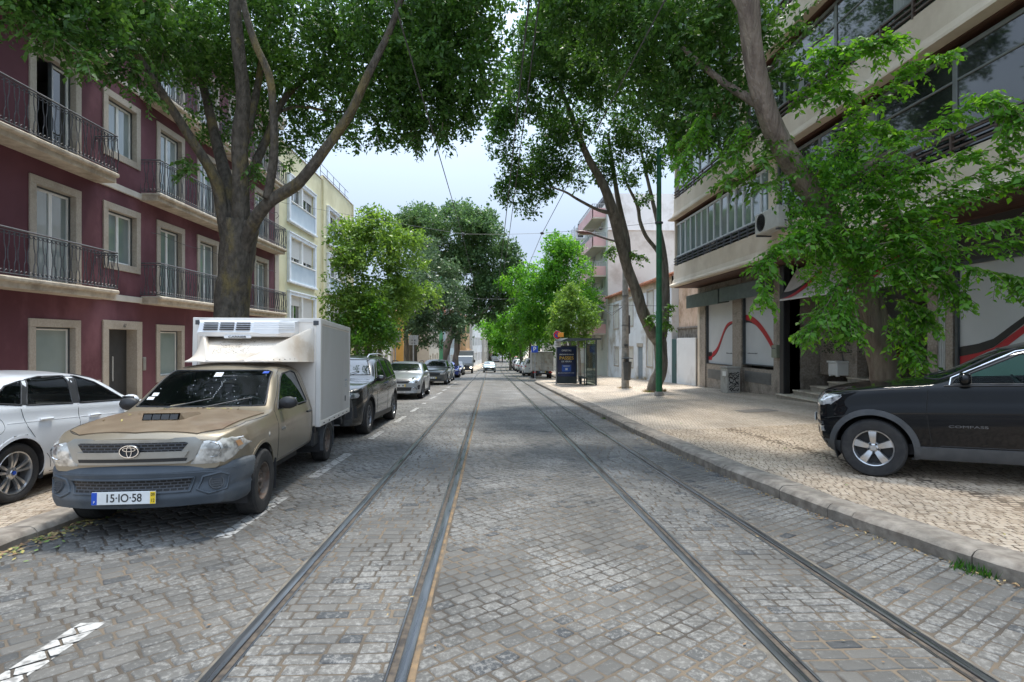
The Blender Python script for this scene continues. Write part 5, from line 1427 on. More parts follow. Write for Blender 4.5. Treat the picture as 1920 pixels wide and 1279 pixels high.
hanging('hanging_leaves', [[(60, 20, 9, 0), (100, 60, 9, 0), (150, 100, 9, 0), (165, 125, 9, 0)], [(250, 60, 10, 0), (210, 120, 10, 0), (150, 130, 9.8, 0)], [(240, 100, 10, 0), (260, 150, 10.2, 0), (300, 190, 10.4, 0)], [(345, 295, 11.4, 0), (352, 320, 11.3, 0)],
    [(470, 300, 12, 0), (480, 330, 12, 0)], [(640, 230, 13, 0), (668, 272, 12.8, 0)], [(700, 220, 13, 0), (712, 270, 12.8, 0)], [(830, 230, 12, 0), (828, 268, 11.9, 0)], [(780, 240, 12.4, 0), (772, 275, 12.3, 0)], [(310, 60, 11, 0), (300, 130, 11, 0), (280, 150, 11, 0)]], .11, L_dark, t1, rg, tone=(.2, .9))

# --- leaning tree beside the green pole
rg = np.random.default_rng(22)
g0 = Vector((6.95, 23.3, zside(6.95, 23.3)))
t4 = empty('street_tree', g0, 'leaning dark leafy tree with a bent pale trunk behind the green pole', 'tree')
mb = MB(); p, r_ = px([(1240, 690, 23.6, .26), (1238, 650, 23.6, .27), (1232, 628, 23.6, .30)])
limb(mb, [g0-Vector((0, 0, .3)), g0+Vector((0, 0, .3))]+p, [.42, .29]+r_, 16); mb.build('trunk', B_grey, t4, smooth=180)
for L in ([(1234, 640, 23.5, .25), (1220, 617, 23.3, .25), (1204, 583, 23, .235), (1193, 545, 22.8, .215), (1178, 508, 22.5, .21), (1163, 455, 22, .205), (1149, 395, 21.5, .21), (1130, 345, 21.2, .17), (1105, 300, 21, .13), (1080, 240, 20.6, .10), (1050, 160, 20, .06)],
          [(1238, 640, 23.6, .22), (1246, 590, 23.8, .20), (1247, 520, 23.9, .17), (1244, 480, 23.9, .15), (1236, 430, 23.8, .10), (1222, 370, 23.6, .08), (1208, 310, 23.4, .06), (1190, 220, 23, .04)],
          [(1243, 490, 23.9, .09), (1229, 466, 23.7, .085), (1211, 442, 23.5, .08), (1200, 415, 23.3, .075), (1195, 385, 23.2, .07), (1178, 350, 23, .05), (1165, 320, 23, .035)],
          [(1178, 508, 22.5, .12), (1176, 450, 22.4, .11), (1160, 380, 22.2, .10), (1150, 320, 22, .08), (1140, 250, 22, .06)],
          [(1150, 400, 21.6, .09), (1120, 393, 21.2, .06), (1085, 375, 20.8, .05), (1060, 360, 20.6, .04), (1030, 350, 20.4, .025)]):
    mb = MB(); limb(mb, *px(L), 12); mb.build('limb', B_grey, t4, smooth=180)
bl = B([(962, 350, 20, .75), (945, 270, 20, .85), (932, 215, 20, .55), (1000, 330, 20.6, .8), (985, 380, 20.2, .42), (1020, 270, 21, 1.15), (1080, 310, 21.6, .85), (972, 180, 19.4, 1.0), (1010, 180, 19.4, 1.3), (1090, 220, 21, 1.35), (1150, 290, 22, .95), (1190, 230, 21.6, 1.1),
        (1060, 90, 18.6, 1.5), (1150, 120, 18.6, 1.5), (1020, 90, 17.6, 1.0), (1225, 300, 22.4, .7), (1220, 180, 20.6, 1.1), (1062, 0, 16.6, 1.1), (1110, 10, 17, 1.5), (1180, 330, 22.6, .5, .7), (1135, 335, 21.6, .5), (978, 130, 18.4, .4), (1205, 370, 23, .35, .5), (1040, 350, 21, .55), (1245, 250, 22, .7)])
for x, y, z, r1 in [(3, 18, 13, 2.2), (6, 18, 14, 2.4), (3.5, 22, 13.5, 2.3), (6.5, 22, 14.5, 2.4), (2.8, 20, 11.5, 1.3), (7, 25, 12.5, 1.8), (4, 26, 12.5, 1.9), (4.5, 15.5, 12.5, 1.8)]:
    bl.append((Vector((x, y, z)), r1, .3))
crown('crown', lumps(bl[:25], 5, .5, rg) + bl[25:], .125, 2.1, L_dark, t4, rg, flat=.9)
hanging('hanging_leaves', [[(1165, 470, 22.4, 0), (1150, 463, 22, 0), (1142, 475, 22, 0)], [(1178, 470, 22.4, 0), (1195, 478, 22.4, 0), (1208, 482, 22.4, 0)], [(1240, 600, 23, 0), (1225, 590, 22.6, 0), (1218, 600, 22.5, 0)], [(1240, 600, 23, 0), (1252, 580, 22.6, 0), (1258, 575, 22.5, 0)], [(1240, 610, 23, 0), (1250, 606, 22.6, 0), (1256, 612, 22.5, 0)]], .13, L_mid, t4, rg)

# --- elm on the right pavement
rg = np.random.default_rng(23)
g0 = Vector((6.95, 9.5, zside(6.95, 9.5)))
t5 = empty('street_tree', g0, 'tall tree with bright arching shoots all round its trunk, growing behind the black car', 'tree')
mb = MB(); p, r_ = px([(1658, 700, 9.8, .225), (1648, 640, 9.8, .215), (1628, 560, 9.8, .20), (1590, 470, 9.7, .19), (1540, 390, 9.6, .185), (1488, 310, 9.5, .18), (1450, 240, 9.4, .17), (1425, 170, 9.3, .165), (1412, 90, 9.2, .16), (1402, 10, 9.1, .17), (1385, -120, 9, .12), (1370, -260, 9, .08)])
limb(mb, [g0-Vector((0, 0, .3)), g0+Vector((0, 0, .1))]+p, [.38, .27]+r_, 16); mb.build('trunk', B_brown, t5, smooth=180)
for L in ([(1404, 30, 9.1, .12), (1370, -20, 9.4, .09), (1320, -60, 9.8, .07)], [(1540, 390, 9.6, .10), (1600, 330, 9.2, .07), (1680, 280, 8.8, .045), (1760, 240, 8.4, .025)], [(1600, 480, 9.7, .09), (1680, 430, 9.2, .06), (1780, 400, 8.6, .03)],
          [(1430, 200, 9.4, .09), (1350, 150, 10, .06), (1280, 90, 10.6, .04)], [(1345, 0, 11, .10), (1352, 60, 11.2, .08), (1360, 130, 11.4, .06), (1368, 165, 11.5, .03)]):
    mb = MB(); limb(mb, *px(L), 10); mb.build('limb', B_brown, t5, smooth=180)
bl = B([(1260, 60, 11.5, 1.05), (1330, 110, 10.6, .9), (1350, 210, 10.2, .6), (1300, 0, 10.6, 1.1), (1200, 10, 12, 1.1), (1285, 190, 11.4, .75), (1230, 130, 12, .8), (1180, 80, 12.6, .9), (1395, 150, 10.4, .5, .8), (1380, 40, 10, .8), (1470, 60, 10, .45, .7), (1480, 150, 9.8, .38, .8), (1335, 255, 10.6, .42, .8),
        (1130, 0, 12.4, 1.0), (1060, -20, 12.4, .9), (1440, 260, 9.9, .34, .7), (1300, 250, 11.4, .45, .7), (1240, 210, 12.2, .55, .7), (1090, 60, 13, .8), (1040, 10, 13, .5)])
for x, y, z, r1 in [(4, 8, 9.8, 1.6), (6, 8, 11, 1.8), (3, 10.5, 10.4, 1.7), (5.5, 11, 11.5, 2), (2, 12.5, 10.5, 1.5), (4, 13.5, 11.2, 1.8), (6.5, 13, 11, 1.6), (7, 9.5, 9.8, 1.1)]:
    bl.append((Vector((x, y, z)), r1, .3))
crown('crown', bl, .105, 2.6, L_dark, t5, rg, droop=.45)
bl = B([(1500, 330, 9.5, .42, .8), (1545, 400, 9.5, .55), (1600, 440, 9.3, .60), (1640, 500, 9.2, .55), (1570, 480, 9.4, .42), (1690, 450, 9, .45), (1600, 360, 9.1, .5), (1560, 320, 9.3, .45), (1680, 380, 8.9, .42, .8), (1620, 300, 9.2, .32, .7), (1540, 530, 9.3, .30, .8), (1500, 440, 9.4, .30, .7), (1720, 500, 8.9, .35, .8), (1590, 545, 9.3, .22), (1470, 380, 9.6, .28, .7), (1530, 470, 9.4, .32), (1700, 330, 8.8, .3, .7), (1760, 440, 8.6, .3, .7), (1600, 240, 9.3, .3, .6)])
crown('shoots', bl, .08, 2.1, L_bright, t5, rg, droop=.6, lo=.2, spray=5.0)
hanging('hanging_leaves', [
    [(1520, 340, 9.3, 0), (1610, 230, 8.9, 0), (1700, 130, 8.5, 0), (1782, 102, 8.2, 0)], [(1530, 230, 9.2, 0), (1600, 100, 8.8, 0), (1650, 78, 8.6, 0), (1692, 70, 8.5, 0)], [(1500, 150, 9.2, 0), (1540, 100, 9, 0), (1572, 90, 8.9, 0)],
    [(1620, 330, 8.8, 0), (1740, 240, 8.2, 0), (1840, 190, 7.9, 0), (1890, 200, 7.7, 0), (1897, 235, 7.6, 0)], [(1600, 380, 8.9, 0), (1700, 330, 8.4, 0), (1800, 300, 8, 0), (1930, 255, 7.6, 0)], [(1640, 420, 8.8, 0), (1760, 385, 8.3, 0), (1860, 350, 7.9, 0), (1940, 330, 7.6, 0)],
    [(1640, 460, 8.8, 0), (1780, 430, 8.2, 0), (1930, 405, 7.7, 0)], [(1660, 500, 8.8, 0), (1780, 470, 8.3, 0), (1930, 450, 7.7, 0)], [(1660, 530, 8.9, 0), (1780, 500, 8.4, 0), (1900, 520, 8, 0), (1930, 545, 7.8, 0)], [(1660, 440, 8.8, 0), (1780, 350, 8.2, 0), (1900, 300, 7.8, 0)],
    [(1580, 420, 9.2, 0), (1500, 440, 9, 0), (1445, 480, 8.9, 0), (1432, 560, 8.8, 0)], [(1560, 440, 9.2, 0), (1470, 455, 9, 0), (1420, 510, 8.9, 0)], [(1580, 520, 9.1, 0), (1540, 590, 9, 0), (1520, 625, 8.9, 0)], [(1600, 540, 9, 0), (1590, 590, 8.9, 0), (1600, 625, 8.8, 0)],
    [(1665, 590, 9.2, 0), (1700, 640, 9, 0), (1722, 684, 8.9, 0)], [(1680, 560, 9.1, 0), (1715, 575, 9, 0), (1738, 606, 8.9, 0)], 
    [(1480, 200, 9.4, 0), (1540, 160, 9.3, 0), (1600, 190, 9.1, 0)], [(1700, 460, 8.8, 0), (1760, 520, 8.6, 0), (1800, 560, 8.4, 0)], [(1560, 260, 9.3, 0), (1640, 240, 9, 0), (1700, 260, 8.8, 0)], [(1330, 200, 10, 0), (1300, 270, 10, 0), (1285, 320, 10, 0)], [(1400, 220, 9.8, 0), (1380, 300, 9.7, 0)], [(1270, 230, 11.5, 0), (1262, 290, 11.4, 0)]],
    .098, L_bright, t5, rg, dens=2.4, tone=(.2, 1.0))
hanging('hanging_leaves', [[(1500, 290, 9.2, 0), (1420, 300, 9.2, 0), (1345, 345, 9.2, 0)], [(1490, 260, 9.3, 0), (1400, 270, 9.4, 0), (1330, 320, 9.4, 0)], [(1490, 325, 9.3, 0), (1430, 345, 9.2, 0), (1370, 340, 9.2, 0)]], .105, L_mid, t5, rg, dens=1.0)

# --- middle distance
def simple_tree(name, u, vb, d, label, blobs, leaf, lai, mat, bk, seed, trunks, grp=None, k=6, frac=.5, X=None):
    rng = np.random.default_rng(seed)
    b = wp(u, 640, d); b.z = zside(b.x, b.y)
    r0 = empty('street_tree', b, label, 'tree', grp)
    mb = MB()
    for L in trunks:
        p, r_ = px(L); limb(mb, [Vector((p[0].x, p[0].y, b.z-.2))]+p, [r_[0]*1.35]+r_, 10, rs=random.Random(seed))
    mb.build('trunk', bk, r0, smooth=180)
    crown('crown', lumps(B(blobs), k, frac, rng), leaf, lai, mat, r0, rng)
    return r0
simple_tree('t2', 690, 660, 27, 'light green bushy tree over the dark parked cars, in front of the yellow block', [(700, 470, 27, 1.5), (655, 455, 26, 1.0), (760, 475, 27, 1.1), (705, 560, 26.5, 1.8), (640, 585, 25.5, 1.1), (765, 560, 27, 1.2), (690, 625, 26, 1.1), (622, 610, 25, .6), (700, 425, 27, .8), (655, 520, 26, 1.2)], .16, 2.5, L_lime, B_grey, 31,
    [[(690, 640, 27, .16), (694, 600, 27, .14), (700, 540, 27, .09)], [(712, 640, 27, .09), (704, 615, 27, .08), (700, 590, 27, .06)], [(692, 620, 27, .08), (660, 560, 26.6, .05)]])
simple_tree('t2s', 650, 650, 24.5, 'low dark green tree top just beyond the white refrigerated box', [(650, 615, 24.5, .85), (680, 640, 24.5, .75), (720, 630, 25, .7), (628, 625, 24, .45), (700, 600, 25, .8)], .15, 1.7, L_mid, B_grey, 37, [[(668, 660, 24.5, .10), (668, 620, 24.5, .07)]])
simple_tree('t2b', 790, 660, 38, 'greyish green tree between the light green tree and the great dark one', [(815, 510, 40, 1.5), (845, 560, 39, 1.2), (800, 560, 37, 1.5), (785, 610, 37, 1.0), (835, 600, 39, .8), (760, 610, 36, .9), (790, 470, 41, 1.1), (780, 525, 38, 1.4), (850, 615, 38, 1.0), (805, 635, 37, .9), (815, 580, 38, 1.2)], .19, 2.4, L_grey, B_grey, 32,
    [[(762, 650, 37, .16), (762, 600, 37, .12), (790, 540, 37, .07)], [(775, 640, 38, .28), (790, 600, 38, .2)]])
simple_tree('t3', 845, 670, 52, 'great dome-shaped dark tree arching over the far roadway', [(850, 445, 52, 3.3), (795, 440, 52, 2.4), (905, 455, 52, 2.7), (940, 490, 51, 1.9), (870, 530, 52, 2.9), (925, 550, 51, 1.9), (850, 410, 54, 1.6), (900, 420, 54, 1.6), (800, 410, 54, 1.4), (955, 470, 52, .9), (960, 560, 52, 1.1), (885, 590, 51, 1.3), (960, 520, 51, 1.2), (930, 585, 51, 1.0), (760, 430, 53, 1.4), (740, 450, 53, 1.1)], .25, 2.6, L_dome, B_brown, 33,
    [[(832, 680, 52, .40), (838, 650, 52, .36), (852, 610, 52, .30), (866, 560, 52, .2)], [(852, 680, 54, .26), (858, 650, 54, .24), (856, 610, 54, .2)], [(858, 625, 52, .16), (900, 590, 51, .10), (930, 570, 50, .06)]], k=11, frac=.42)
simple_tree('t6', 1062, 660, 46, 'fresh green tree standing beyond the bus shelter', [(1040, 490, 46, 1.9), (1010, 520, 46, 1.8), (1070, 530, 46, 2.1), (1090, 570, 45, 1.4), (1000, 570, 46, 1.7), (1045, 600, 46, 1.8), (1050, 465, 46, .9), (965, 530, 48, 1.4), (1000, 620, 46, 1.3), (1025, 560, 46, 1.8)], .20, 2.5, L_bright, B_grey, 34,
    [[(1058, 680, 46, .16), (1060, 640, 46, .14), (1045, 560, 46, .10)], [(1072, 680, 47, .12), (1066, 620, 47, .1)]])
simple_tree('t6b', 1085, 660, 38, 'small lime green tree right behind the bus shelter roof', [(1080, 585, 37, 1.35), (1050, 600, 37, .95), (1108, 590, 37, .8), (1075, 560, 37, .8), (1085, 622, 37, .9), (1045, 625, 37, .7)], .16, 2.6, L_lime, B_grey, 35, [[(1087, 690, 37, .10), (1084, 640, 37, .08)]])
simple_tree('t6c', 1005, 660, 56, 'dark green tree over the blue parking sign', [(1005, 610, 56, 2.0), (985, 580, 56, 1.8), (1020, 640, 55, 1.4), (975, 620, 58, 1.5)], .24, 2.5, L_mid, B_brown, 36, [[(1012, 690, 56, .16), (1010, 640, 56, .13)], [(992, 680, 57, .12), (995, 640, 57, .1)]])
far = [(965, 70, 600, 2.6, L_bright, 'yellowish green tree over the far row of parked cars'), (945, 86, 612, 3.2, L_bright, 'round green tree, second last on the right far side'), (950, 104, 630, 3.0, L_mid, 'far darker green tree at the right of the roadway'), (930, 132, 628, 3.4, L_bright, 'pale green tree near the vanishing end of the street')]
for i, (u, d, v, r1, mt, lb_) in enumerate(far):
    s_ = F/d
    simple_tree('t7', u+12, 660, d, lb_, [(u, v, d, r1), (u+r1*s_*.9, v-6, d, r1*.9), (u+r1*s_*.4, v+r1*s_*.7, d, r1*.8), (u-r1*s_*.1, v+r1*s_*.6, d, r1*.6)], .28 + d*.0012, 2.3, mt, B_grey, 40+i, [[(u+12, 680, d, .18), (u+11, 640, d, .15)]], k=7)
simple_tree('t8', 918, 650, 190, 'hazy green tree closing the street at its far end', [(905, 645, 190, 3), (925, 636, 190, 3.6), (945, 640, 188, 3.4), (935, 650, 188, 3)], .5, 1.5, L_mid, B_grey, 50, [[(925, 668, 190, .3), (925, 650, 190, .25)]])

# --- weeds
def tuft(mb, x, y, z, n, h, rs):
    for _ in range(n):
        a = rs.uniform(0, 6.28); l = rs.uniform(.3, 1)*h; d = Vector((math.cos(a)*.5, math.sin(a)*.5, 1)).normalized()*l; s_ = Vector((-math.sin(a), math.cos(a), 0))*.006
        p = Vector((x+rs.gauss(0, .05), y+rs.gauss(0, .05), z)); mb.quad(p-s_, p+s_, p+d*.6+s_+Vector((0, 0, -.01)), p+d)
def weeds(label_name, places, mat):
    mb = MB(); rs = random.Random(2)
    for x, y, n, h in places: tuft(mb, x, y, (zside(x, y) if (x > kerb_r(y) or x < kerb_l(y)) else zroad(y)), n, h, rs)
    return tag(mb.build(label_name, mat), kind='stuff')
weeds('weeds', [(kerb_r(4.0)-.04, 4.0, 60, .12), (kerb_r(4.1)-.05, 4.12, 60, .10), (kerb_r(15)-.05, 15, 40, .08), (6.6, 23, 30, .15)], L_mid)
weeds('dry_grass', [(6.95+math.cos(a)*.42, 23.3+math.sin(a)*.42, 24, .16) for a in np.arange(0, 6.28, .35)] + [(6.5+math.cos(a)*.25, 26.7+math.sin(a)*.25, 16, .14) for a in np.arange(0, 6.28, .6)] + [(9.45, y, 30, .35) for y in (33.5, 34.2, 31.8, 35.5, 38.2)] + [(kerb_r(y)-.05, y, 14, .05) for y in np.arange(4, 26, .8)], Ml[0])

# ================================================================ poles, wires, signs
M_pole = pm('green_pole_paint', (0.012, 0.12, 0.045), (0.02, 0.16, 0.065), scale=7, rough=.5, c3=(0.03, 0.10, 0.05), s3=3)
M_conc = pm('pole_concrete', (0.24, 0.225, 0.20), (0.34, 0.32, 0.29), scale=6, rough=.9, bump=.3, bscale=40)
x, y = 6.42, 21.0; z = zside(x, y)
gp = empty('tram_pole', (x, y, z), 'tall green tubular pole in front of the leaning tree trunk', 'pole')
mb = MB(); mb.tube([(x, y, z-.1), (x, y, z+3.2), (x, y, z+3.22), (x, y, z+6.6), (x, y, z+6.62), (x, y, z+9.4)], [.122, .118, .108, .104, .092, .085], 18); mb.build('shaft', M_pole, gp, smooth=60)
mb = MB(); mb.lathe([(0.0, -.1), (.19, -.1), (.18, .10), (.14, .16), (0.11, .16)], (x, y, z), n=18); mb.build('collar', M_conc, gp, smooth=40)
mb = MB(); mb.lathe([(.125, 0), (.15, 0), (.15, .06), (.125, .06)], (x, y, 6.05), n=16); mb.build('clamp', M_iron, gp)
x, y = 6.5, 26.6; z = zside(x, y)
cp = empty('lamp_post', (x, y, z), 'grey concrete lamp post carrying a cobra-head lamp and a litter bin', 'lamp post')
mb = MB(); mb.tube([(x, y, z-.1), (x, y, z+3.5), (x, y, z+7.6)], [.19, .16, .12], 16); mb.build('shaft', M_conc, cp, smooth=60)
mb = MB(); hd = wp(1108, 438, 26.4); ar = wp(1165, 452, 26.6)
mb.tube([Vector((x, y, ar.z-.25)), Vector((x-.35, y, ar.z)), Vector((ar.x-.6, y, ar.z+.12)), hd], [.07, .06, .055, .05], 8); mb.build('arm', pm('arm_metal', (0.10, 0.085, 0.08), rough=.5), cp, smooth=60)
mb = MB(); h0 = wp(1110, 438, 26.4); h1 = wp(1080, 434, 26.2)
for i in range(9):
    t = i/8
pts = [h0.lerp(h1, t) for t in np.linspace(0, 1, 9)]; mb.tube(pts, [.06, .10, .13, .15, .155, .15, .13, .09, .03], 10)
for i, q in enumerate(mb.v): 
    c = pts[i//10]; mb.v[i] = (q[0], q[1] if True else 0, c.z + (q[2]-c.z)*.55)
mb.build('lamp_head', pm('lamp_head', (0.16, 0.05, 0.04), (0.10, 0.06, 0.05), rough=.4, scale=3), cp, smooth=60)
mb = MB()
for k in range(2): mb.tube([Vector((x-.15, y-.1, z+3.9)), Vector((x-.6, y+.2, z+3.5+.1*k)), Vector((x-1.0, y+2, z+4.1)), Vector((9.4, y+4, z+4.2))], .012, 4)
mb.box(x+.12, x+.22, y-.1, y+.1, z+2.6, z+3.5, 0, .03); mb.build('cable_box', M_iron, cp)
mb = MB()
for zz_ in (1.95, 3.0, 4.4): mb.lathe([(.165, zz_), (.178, zz_), (.178, zz_+.03), (.165, zz_+.03)], (x, y, z), n=14)
mb.box(x-.1, x+.1, y-.19, y-.17, z+2.0, z+2.12); mb.build('pole_band', M_steel, cp)
lbn = empty('litter_bin', (x, y-.36, z+.45), 'dark grey tapered litter bin with a flat rain lid on the concrete lamp post', 'litter bin')
M_bin = pm('bin_grey', (0.045, 0.05, 0.052), (0.06, 0.065, 0.068), rough=.45)
mb = MB(); mb.lathe([(.0, .42), (.15, .42), (.205, 1.25), (.215, 1.25), (.215, 1.28), (.18, 1.28), (.17, 1.1), (0, 1.1)], (x, y-.38, z), n=20); mb.build('drum', M_bin, lbn, smooth=40)
mb = MB(); mb.lathe([(.0, 1.50), (.26, 1.46), (.27, 1.43), (0, 1.43)], (x, y-.38, z), n=20); mb.build('lid', M_bin, lbn, smooth=30)
mb = MB(); mb.tube([(x, y-.38, z+1.1), (x, y-.38, z+1.45)], .07, 8); mb.box(x-.02, x+.02, y-.2, y-.15, z+.6, z+1.3); mb.build('bracket', M_iron, lbn)
# left side poles
b = wp(827, 640, 47); z = zside(b.x, b.y)
q = empty('tram_pole', (b.x, b.y, z), 'green pole among the trees on the parked-car side, far down', 'pole')
mb = MB(); mb.tube([(b.x, b.y, z-.1), (b.x, b.y, z+5), (b.x, b.y, z+8.5)], [.17, .15, .11], 12); mb.build('shaft', pm('pale_green_paint', (0.10, 0.30, 0.15), rough=.6), q, smooth=60)
b2 = wp(839, 640, 52); z = zside(b2.x, b2.y)
q = empty('lamp_post', (b2.x, b2.y, z), 'pale concrete post standing beside the far green pole', 'lamp post')
mb = MB(); mb.tube([(b2.x, b2.y, z-.1), (b2.x, b2.y, z+8)], [.22, .15], 12); mb.build('shaft', pm('pale_concrete', (0.45, 0.42, 0.40), rough=.9), q, smooth=60)
mb = MB(); mb.tube([(b2.x, b2.y, z+7.8), (b2.x+1.2, b2.y, z+8.2)], .05, 6); mb.box(b2.x+1.1, b2.x+1.7, b2.y-.12, b2.y+.12, z+8.15, z+8.27, 0, .03); mb.build('arm', M_iron, q)
# overhead wires
def wire(name, label, pts, r_=.012, sag=0.0, grp='overhead tram wires', ins=()):
    P = []
    for a, b in zip(pts, pts[1:]):
        a, b = Vector(a), Vector(b); L = (b-a).length; n = max(2, int(L/2))
        for k in range(n): t = k/n; P.append(a.lerp(b, t) - Vector((0, 0, sag*4*t*(1-t))))
    P.append(Vector(pts[-1])); mb = MB(); mb.tube(P, r_, 4)
    o = mb.build(name, M_iron, loc=P[0]); tag(o, label, 'wire', grp)
    if ins:
        m2 = MB()
        for q in ins: m2.lathe([(.0, -.09), (.05, -.05), (.06, 0), (.05, .05), (0, .09)], q, axis='x', n=8)
        m2.build('insulator', M_iron, o)
    return o
wire('contact_wire', 'bare wire running over the left tram track towards the domed tree', [(-1.22, -2, 5.75), (-1.1, 22.9, 5.9), (-.95, 45, 5.0), (-.9, 75, 3.6), (1, 120, 2.8)], .011)
wire('contact_wire', 'bare wire slanting down over the right tram track', [(2.25, -2, 5.85), (2.12, 22.9, 5.95), (2.0, 45, 5.0), (2.0, 75, 3.6), (4, 120, 2.8)], .011)
wire('feeder_wire', 'left one of the two close wires above the middle of the road', [(.55, -2, 6.9), (.62, 22.9, 6.2), (.6, 45, 5.3), (.6, 75, 4), (2.8, 120, 3.2)], .014)
wire('feeder_wire', 'right one of the two close wires above the middle of the road', [(.72, -2, 7.4), (.85, 22.9, 6.3), (.9, 45, 5.5), (.9, 75, 4.2), (3.0, 120, 3.3)], .012)
wire('span_wire', 'thin cross wire from the green pole over to the yellow block', [(6.3, 21.1, 6.1), (2.15, 22.9, 6.02), (-1.1, 23.1, 6.0), (-10.35, 28.3, 8.5)], .007, sag=.03, ins=[(4.4, 22, 6.05), (2.15, 22.9, 6.02), (-1.1, 23.1, 6.0)])
wire('span_wire', 'cross wire strung under the domed tree', [(b.x, b.y, 5.6), (-.9, 46, 5.05), (2, 46, 5.05), (9.5, 48, 6.6)], .007, ins=[(-.9, 46, 5.05), (2, 46, 5.05)])
# signs
M_blue = pm('sign_blue', (0.015, 0.06, 0.34), rough=.4); M_sred = pm('sign_red', (0.55, 0.02, 0.03), rough=.4); M_orange = pm('sign_orange', (0.85, 0.32, 0.04), rough=.5); M_galv = pm('galvanised', (0.33, 0.34, 0.35), (0.42, 0.43, 0.44), scale=6, rough=.5, metal=.5)
sp_ = wp(1043, 640, 33.2); z = zside(sp_.x, sp_.y)
sg = empty('no_parking_sign', (sp_.x, sp_.y, z), 'round blue and red no-stopping sign with an orange plate, left of the bus shelter', 'road sign')
mb = MB(); mb.tube([(sp_.x, sp_.y, z-.05), (sp_.x, sp_.y, wp(0, 619, 33.2).z)], .035, 10); mb.build('post', M_galv, sg, smooth=60)
cz = wp(0, 628, 33.2).z; Y_ = sp_.y-.05
mb = MB(); mb.lathe([(0, 0), (.245, 0), (.245, .015), (0, .015)], (sp_.x+.06, Y_-.015, cz), axis='y', n=28); d1 = mb.build('disc', M_white, sg)
mb = MB(); mb.lathe([(.15, 0), (.235, 0), (.235, .004), (.15, .004)], (sp_.x+.06, Y_-.022, cz), axis='y', n=28)
Mr = Matrix.Translation((sp_.x+.06, Y_-.02, cz)) @ Matrix.Rotation(R(45), 4, 'Y'); mb.box(-.2, .2, -.006, -.002, -.03, .03, 0, M=Mr); mb.build('red_ring', M_sred, sg)
mb = MB(); mb.lathe([(0, 0), (.20, 0), (.20, .002), (0, .002)], (sp_.x+.06, Y_-.018, cz), axis='y', n=28); mb.build('blue_face', M_blue, sg)
mb = MB(); mb.box(sp_.x+.08, sp_.x+.43, Y_-.05, Y_-.035, cz-.13, cz+.13, 0, .004); mb.build('orange_plate', M_orange, sg)
mb = MB(); mb.box(sp_.x-.12, sp_.x+.26, Y_-.03, Y_-.01, cz-.72, cz-.38, 0, .004); mb.build('white_plate', M_white, sg)
mb = MB()
for k in range(3): mb.box(sp_.x-.06, sp_.x+.18, Y_-.034, Y_-.031, cz-.48-.08*k, cz-.455-.08*k)
mb.build('small_print', M_iron, sg)
b = wp(1003, 640, 44); z = zside(b.x, b.y)
ps = empty('parking_sign', (b.x, b.y, z), 'square blue sign with a white letter P over the white box truck', 'road sign')
mb = MB(); mb.tube([(b.x, b.y, z-.05), (b.x, b.y, wp(0, 646, 44).z)], .035, 8); mb.build('post', M_galv, ps, smooth=60)
zc_ = wp(0, 655, 44).z; mb = MB(); mb.box(b.x-.30, b.x+.24, b.y-.06, b.y-.04, zc_-.26, zc_+.26, 0, .004); mb.build('panel', M_blue, ps)
text_obj('P', .50, frame_M((b.x-.03, b.y-.064, zc_), (1, 0, 0), (0, 0, 1)), M_white, ps, 'letter', local=False)
for (u, v, d, w_, lab) in ((741, 632, 31, .62, 'back of a square road sign, darker of the two behind the light green tree'), (775, 638, 34, .58, 'back of a square road sign, paler of the two, right of the forked stem')):
    b = wp(u, v, d); z = zside(b.x, b.y)
    s_ = empty('road_sign', (b.x, b.y, z), lab, 'road sign', 'road signs seen from behind')
    mb = MB(); mb.tube([(b.x, b.y, z-.05), (b.x, b.y, b.z+w_/2)], .04, 8); mb.build('post', M_galv, s_, smooth=60)
    mb = MB(); mb.box(b.x-w_/2, b.x+w_/2, b.y+.05, b.y+.065, b.z-w_/2, b.z+w_/2, 0, .004); mb.build('panel', M_galv, s_)
    mb = MB(); mb.box(b.x-.12, b.x+.12, b.y+.045, b.y+.05, b.z-.03, b.z+.03); mb.box(b.x-.12, b.x+.12, b.y+.045, b.y+.05, b.z-.2, b.z-.16); mb.build('bracket', M_iron, s_)
# bus shelter
M_shel = pm('shelter_metal', (0.035, 0.05, 0.055), (0.05, 0.065, 0.07), rough=.4)
M_clear = glass_mat('shelter_glass', (0.72, 0.8, 0.78), .12, (0.05, 0.07, 0.07))
X0, X1, Y0, Y1 = 3.98, 5.25, 30.6, 33.6
zs = zside(4.8, 33); X2 = 5.85
bs = empty('bus_shelter', (4.9, 32.1, zs), 'dark metal and glass bus shelter with an illuminated blue poster on its left side', 'bus shelter')
mb = MB(); mb.prism([(X0-.05, zs+2.52), (X2+.25, zs+2.62), (X2+.25, zs+2.70), (X0+.3, zs+2.72), (X0-.05, zs+2.58)], Y0-.3, Y1+.1, plane='xz'); mb.build('roof', M_shel, bs)
mb = MB(); mb.box(X0, X1, Y1-.12, Y1+.02, zs+.0, zs+2.28, 0, .02); ap = mb.build('poster_case', M_shel, bs)
M_ad = pm('poster_blue', (0.004, 0.012, 0.05), (0.008, 0.03, 0.12), scale=1.3, rough=.25)
mb = MB(); mb.box(X0+.08, X1-.08, Y1-.128, Y1-.121, zs+.42, zs+2.2, 0); po = mb.build('poster', M_ad, bs); po.parent = ap
M_yel2 = pm('poster_yellow', (0.75, 0.48, 0.05), rough=.4); M_pw = pm('poster_white', (0.6, 0.66, 0.72), rough=.4)
cxp = (X0+X1)/2
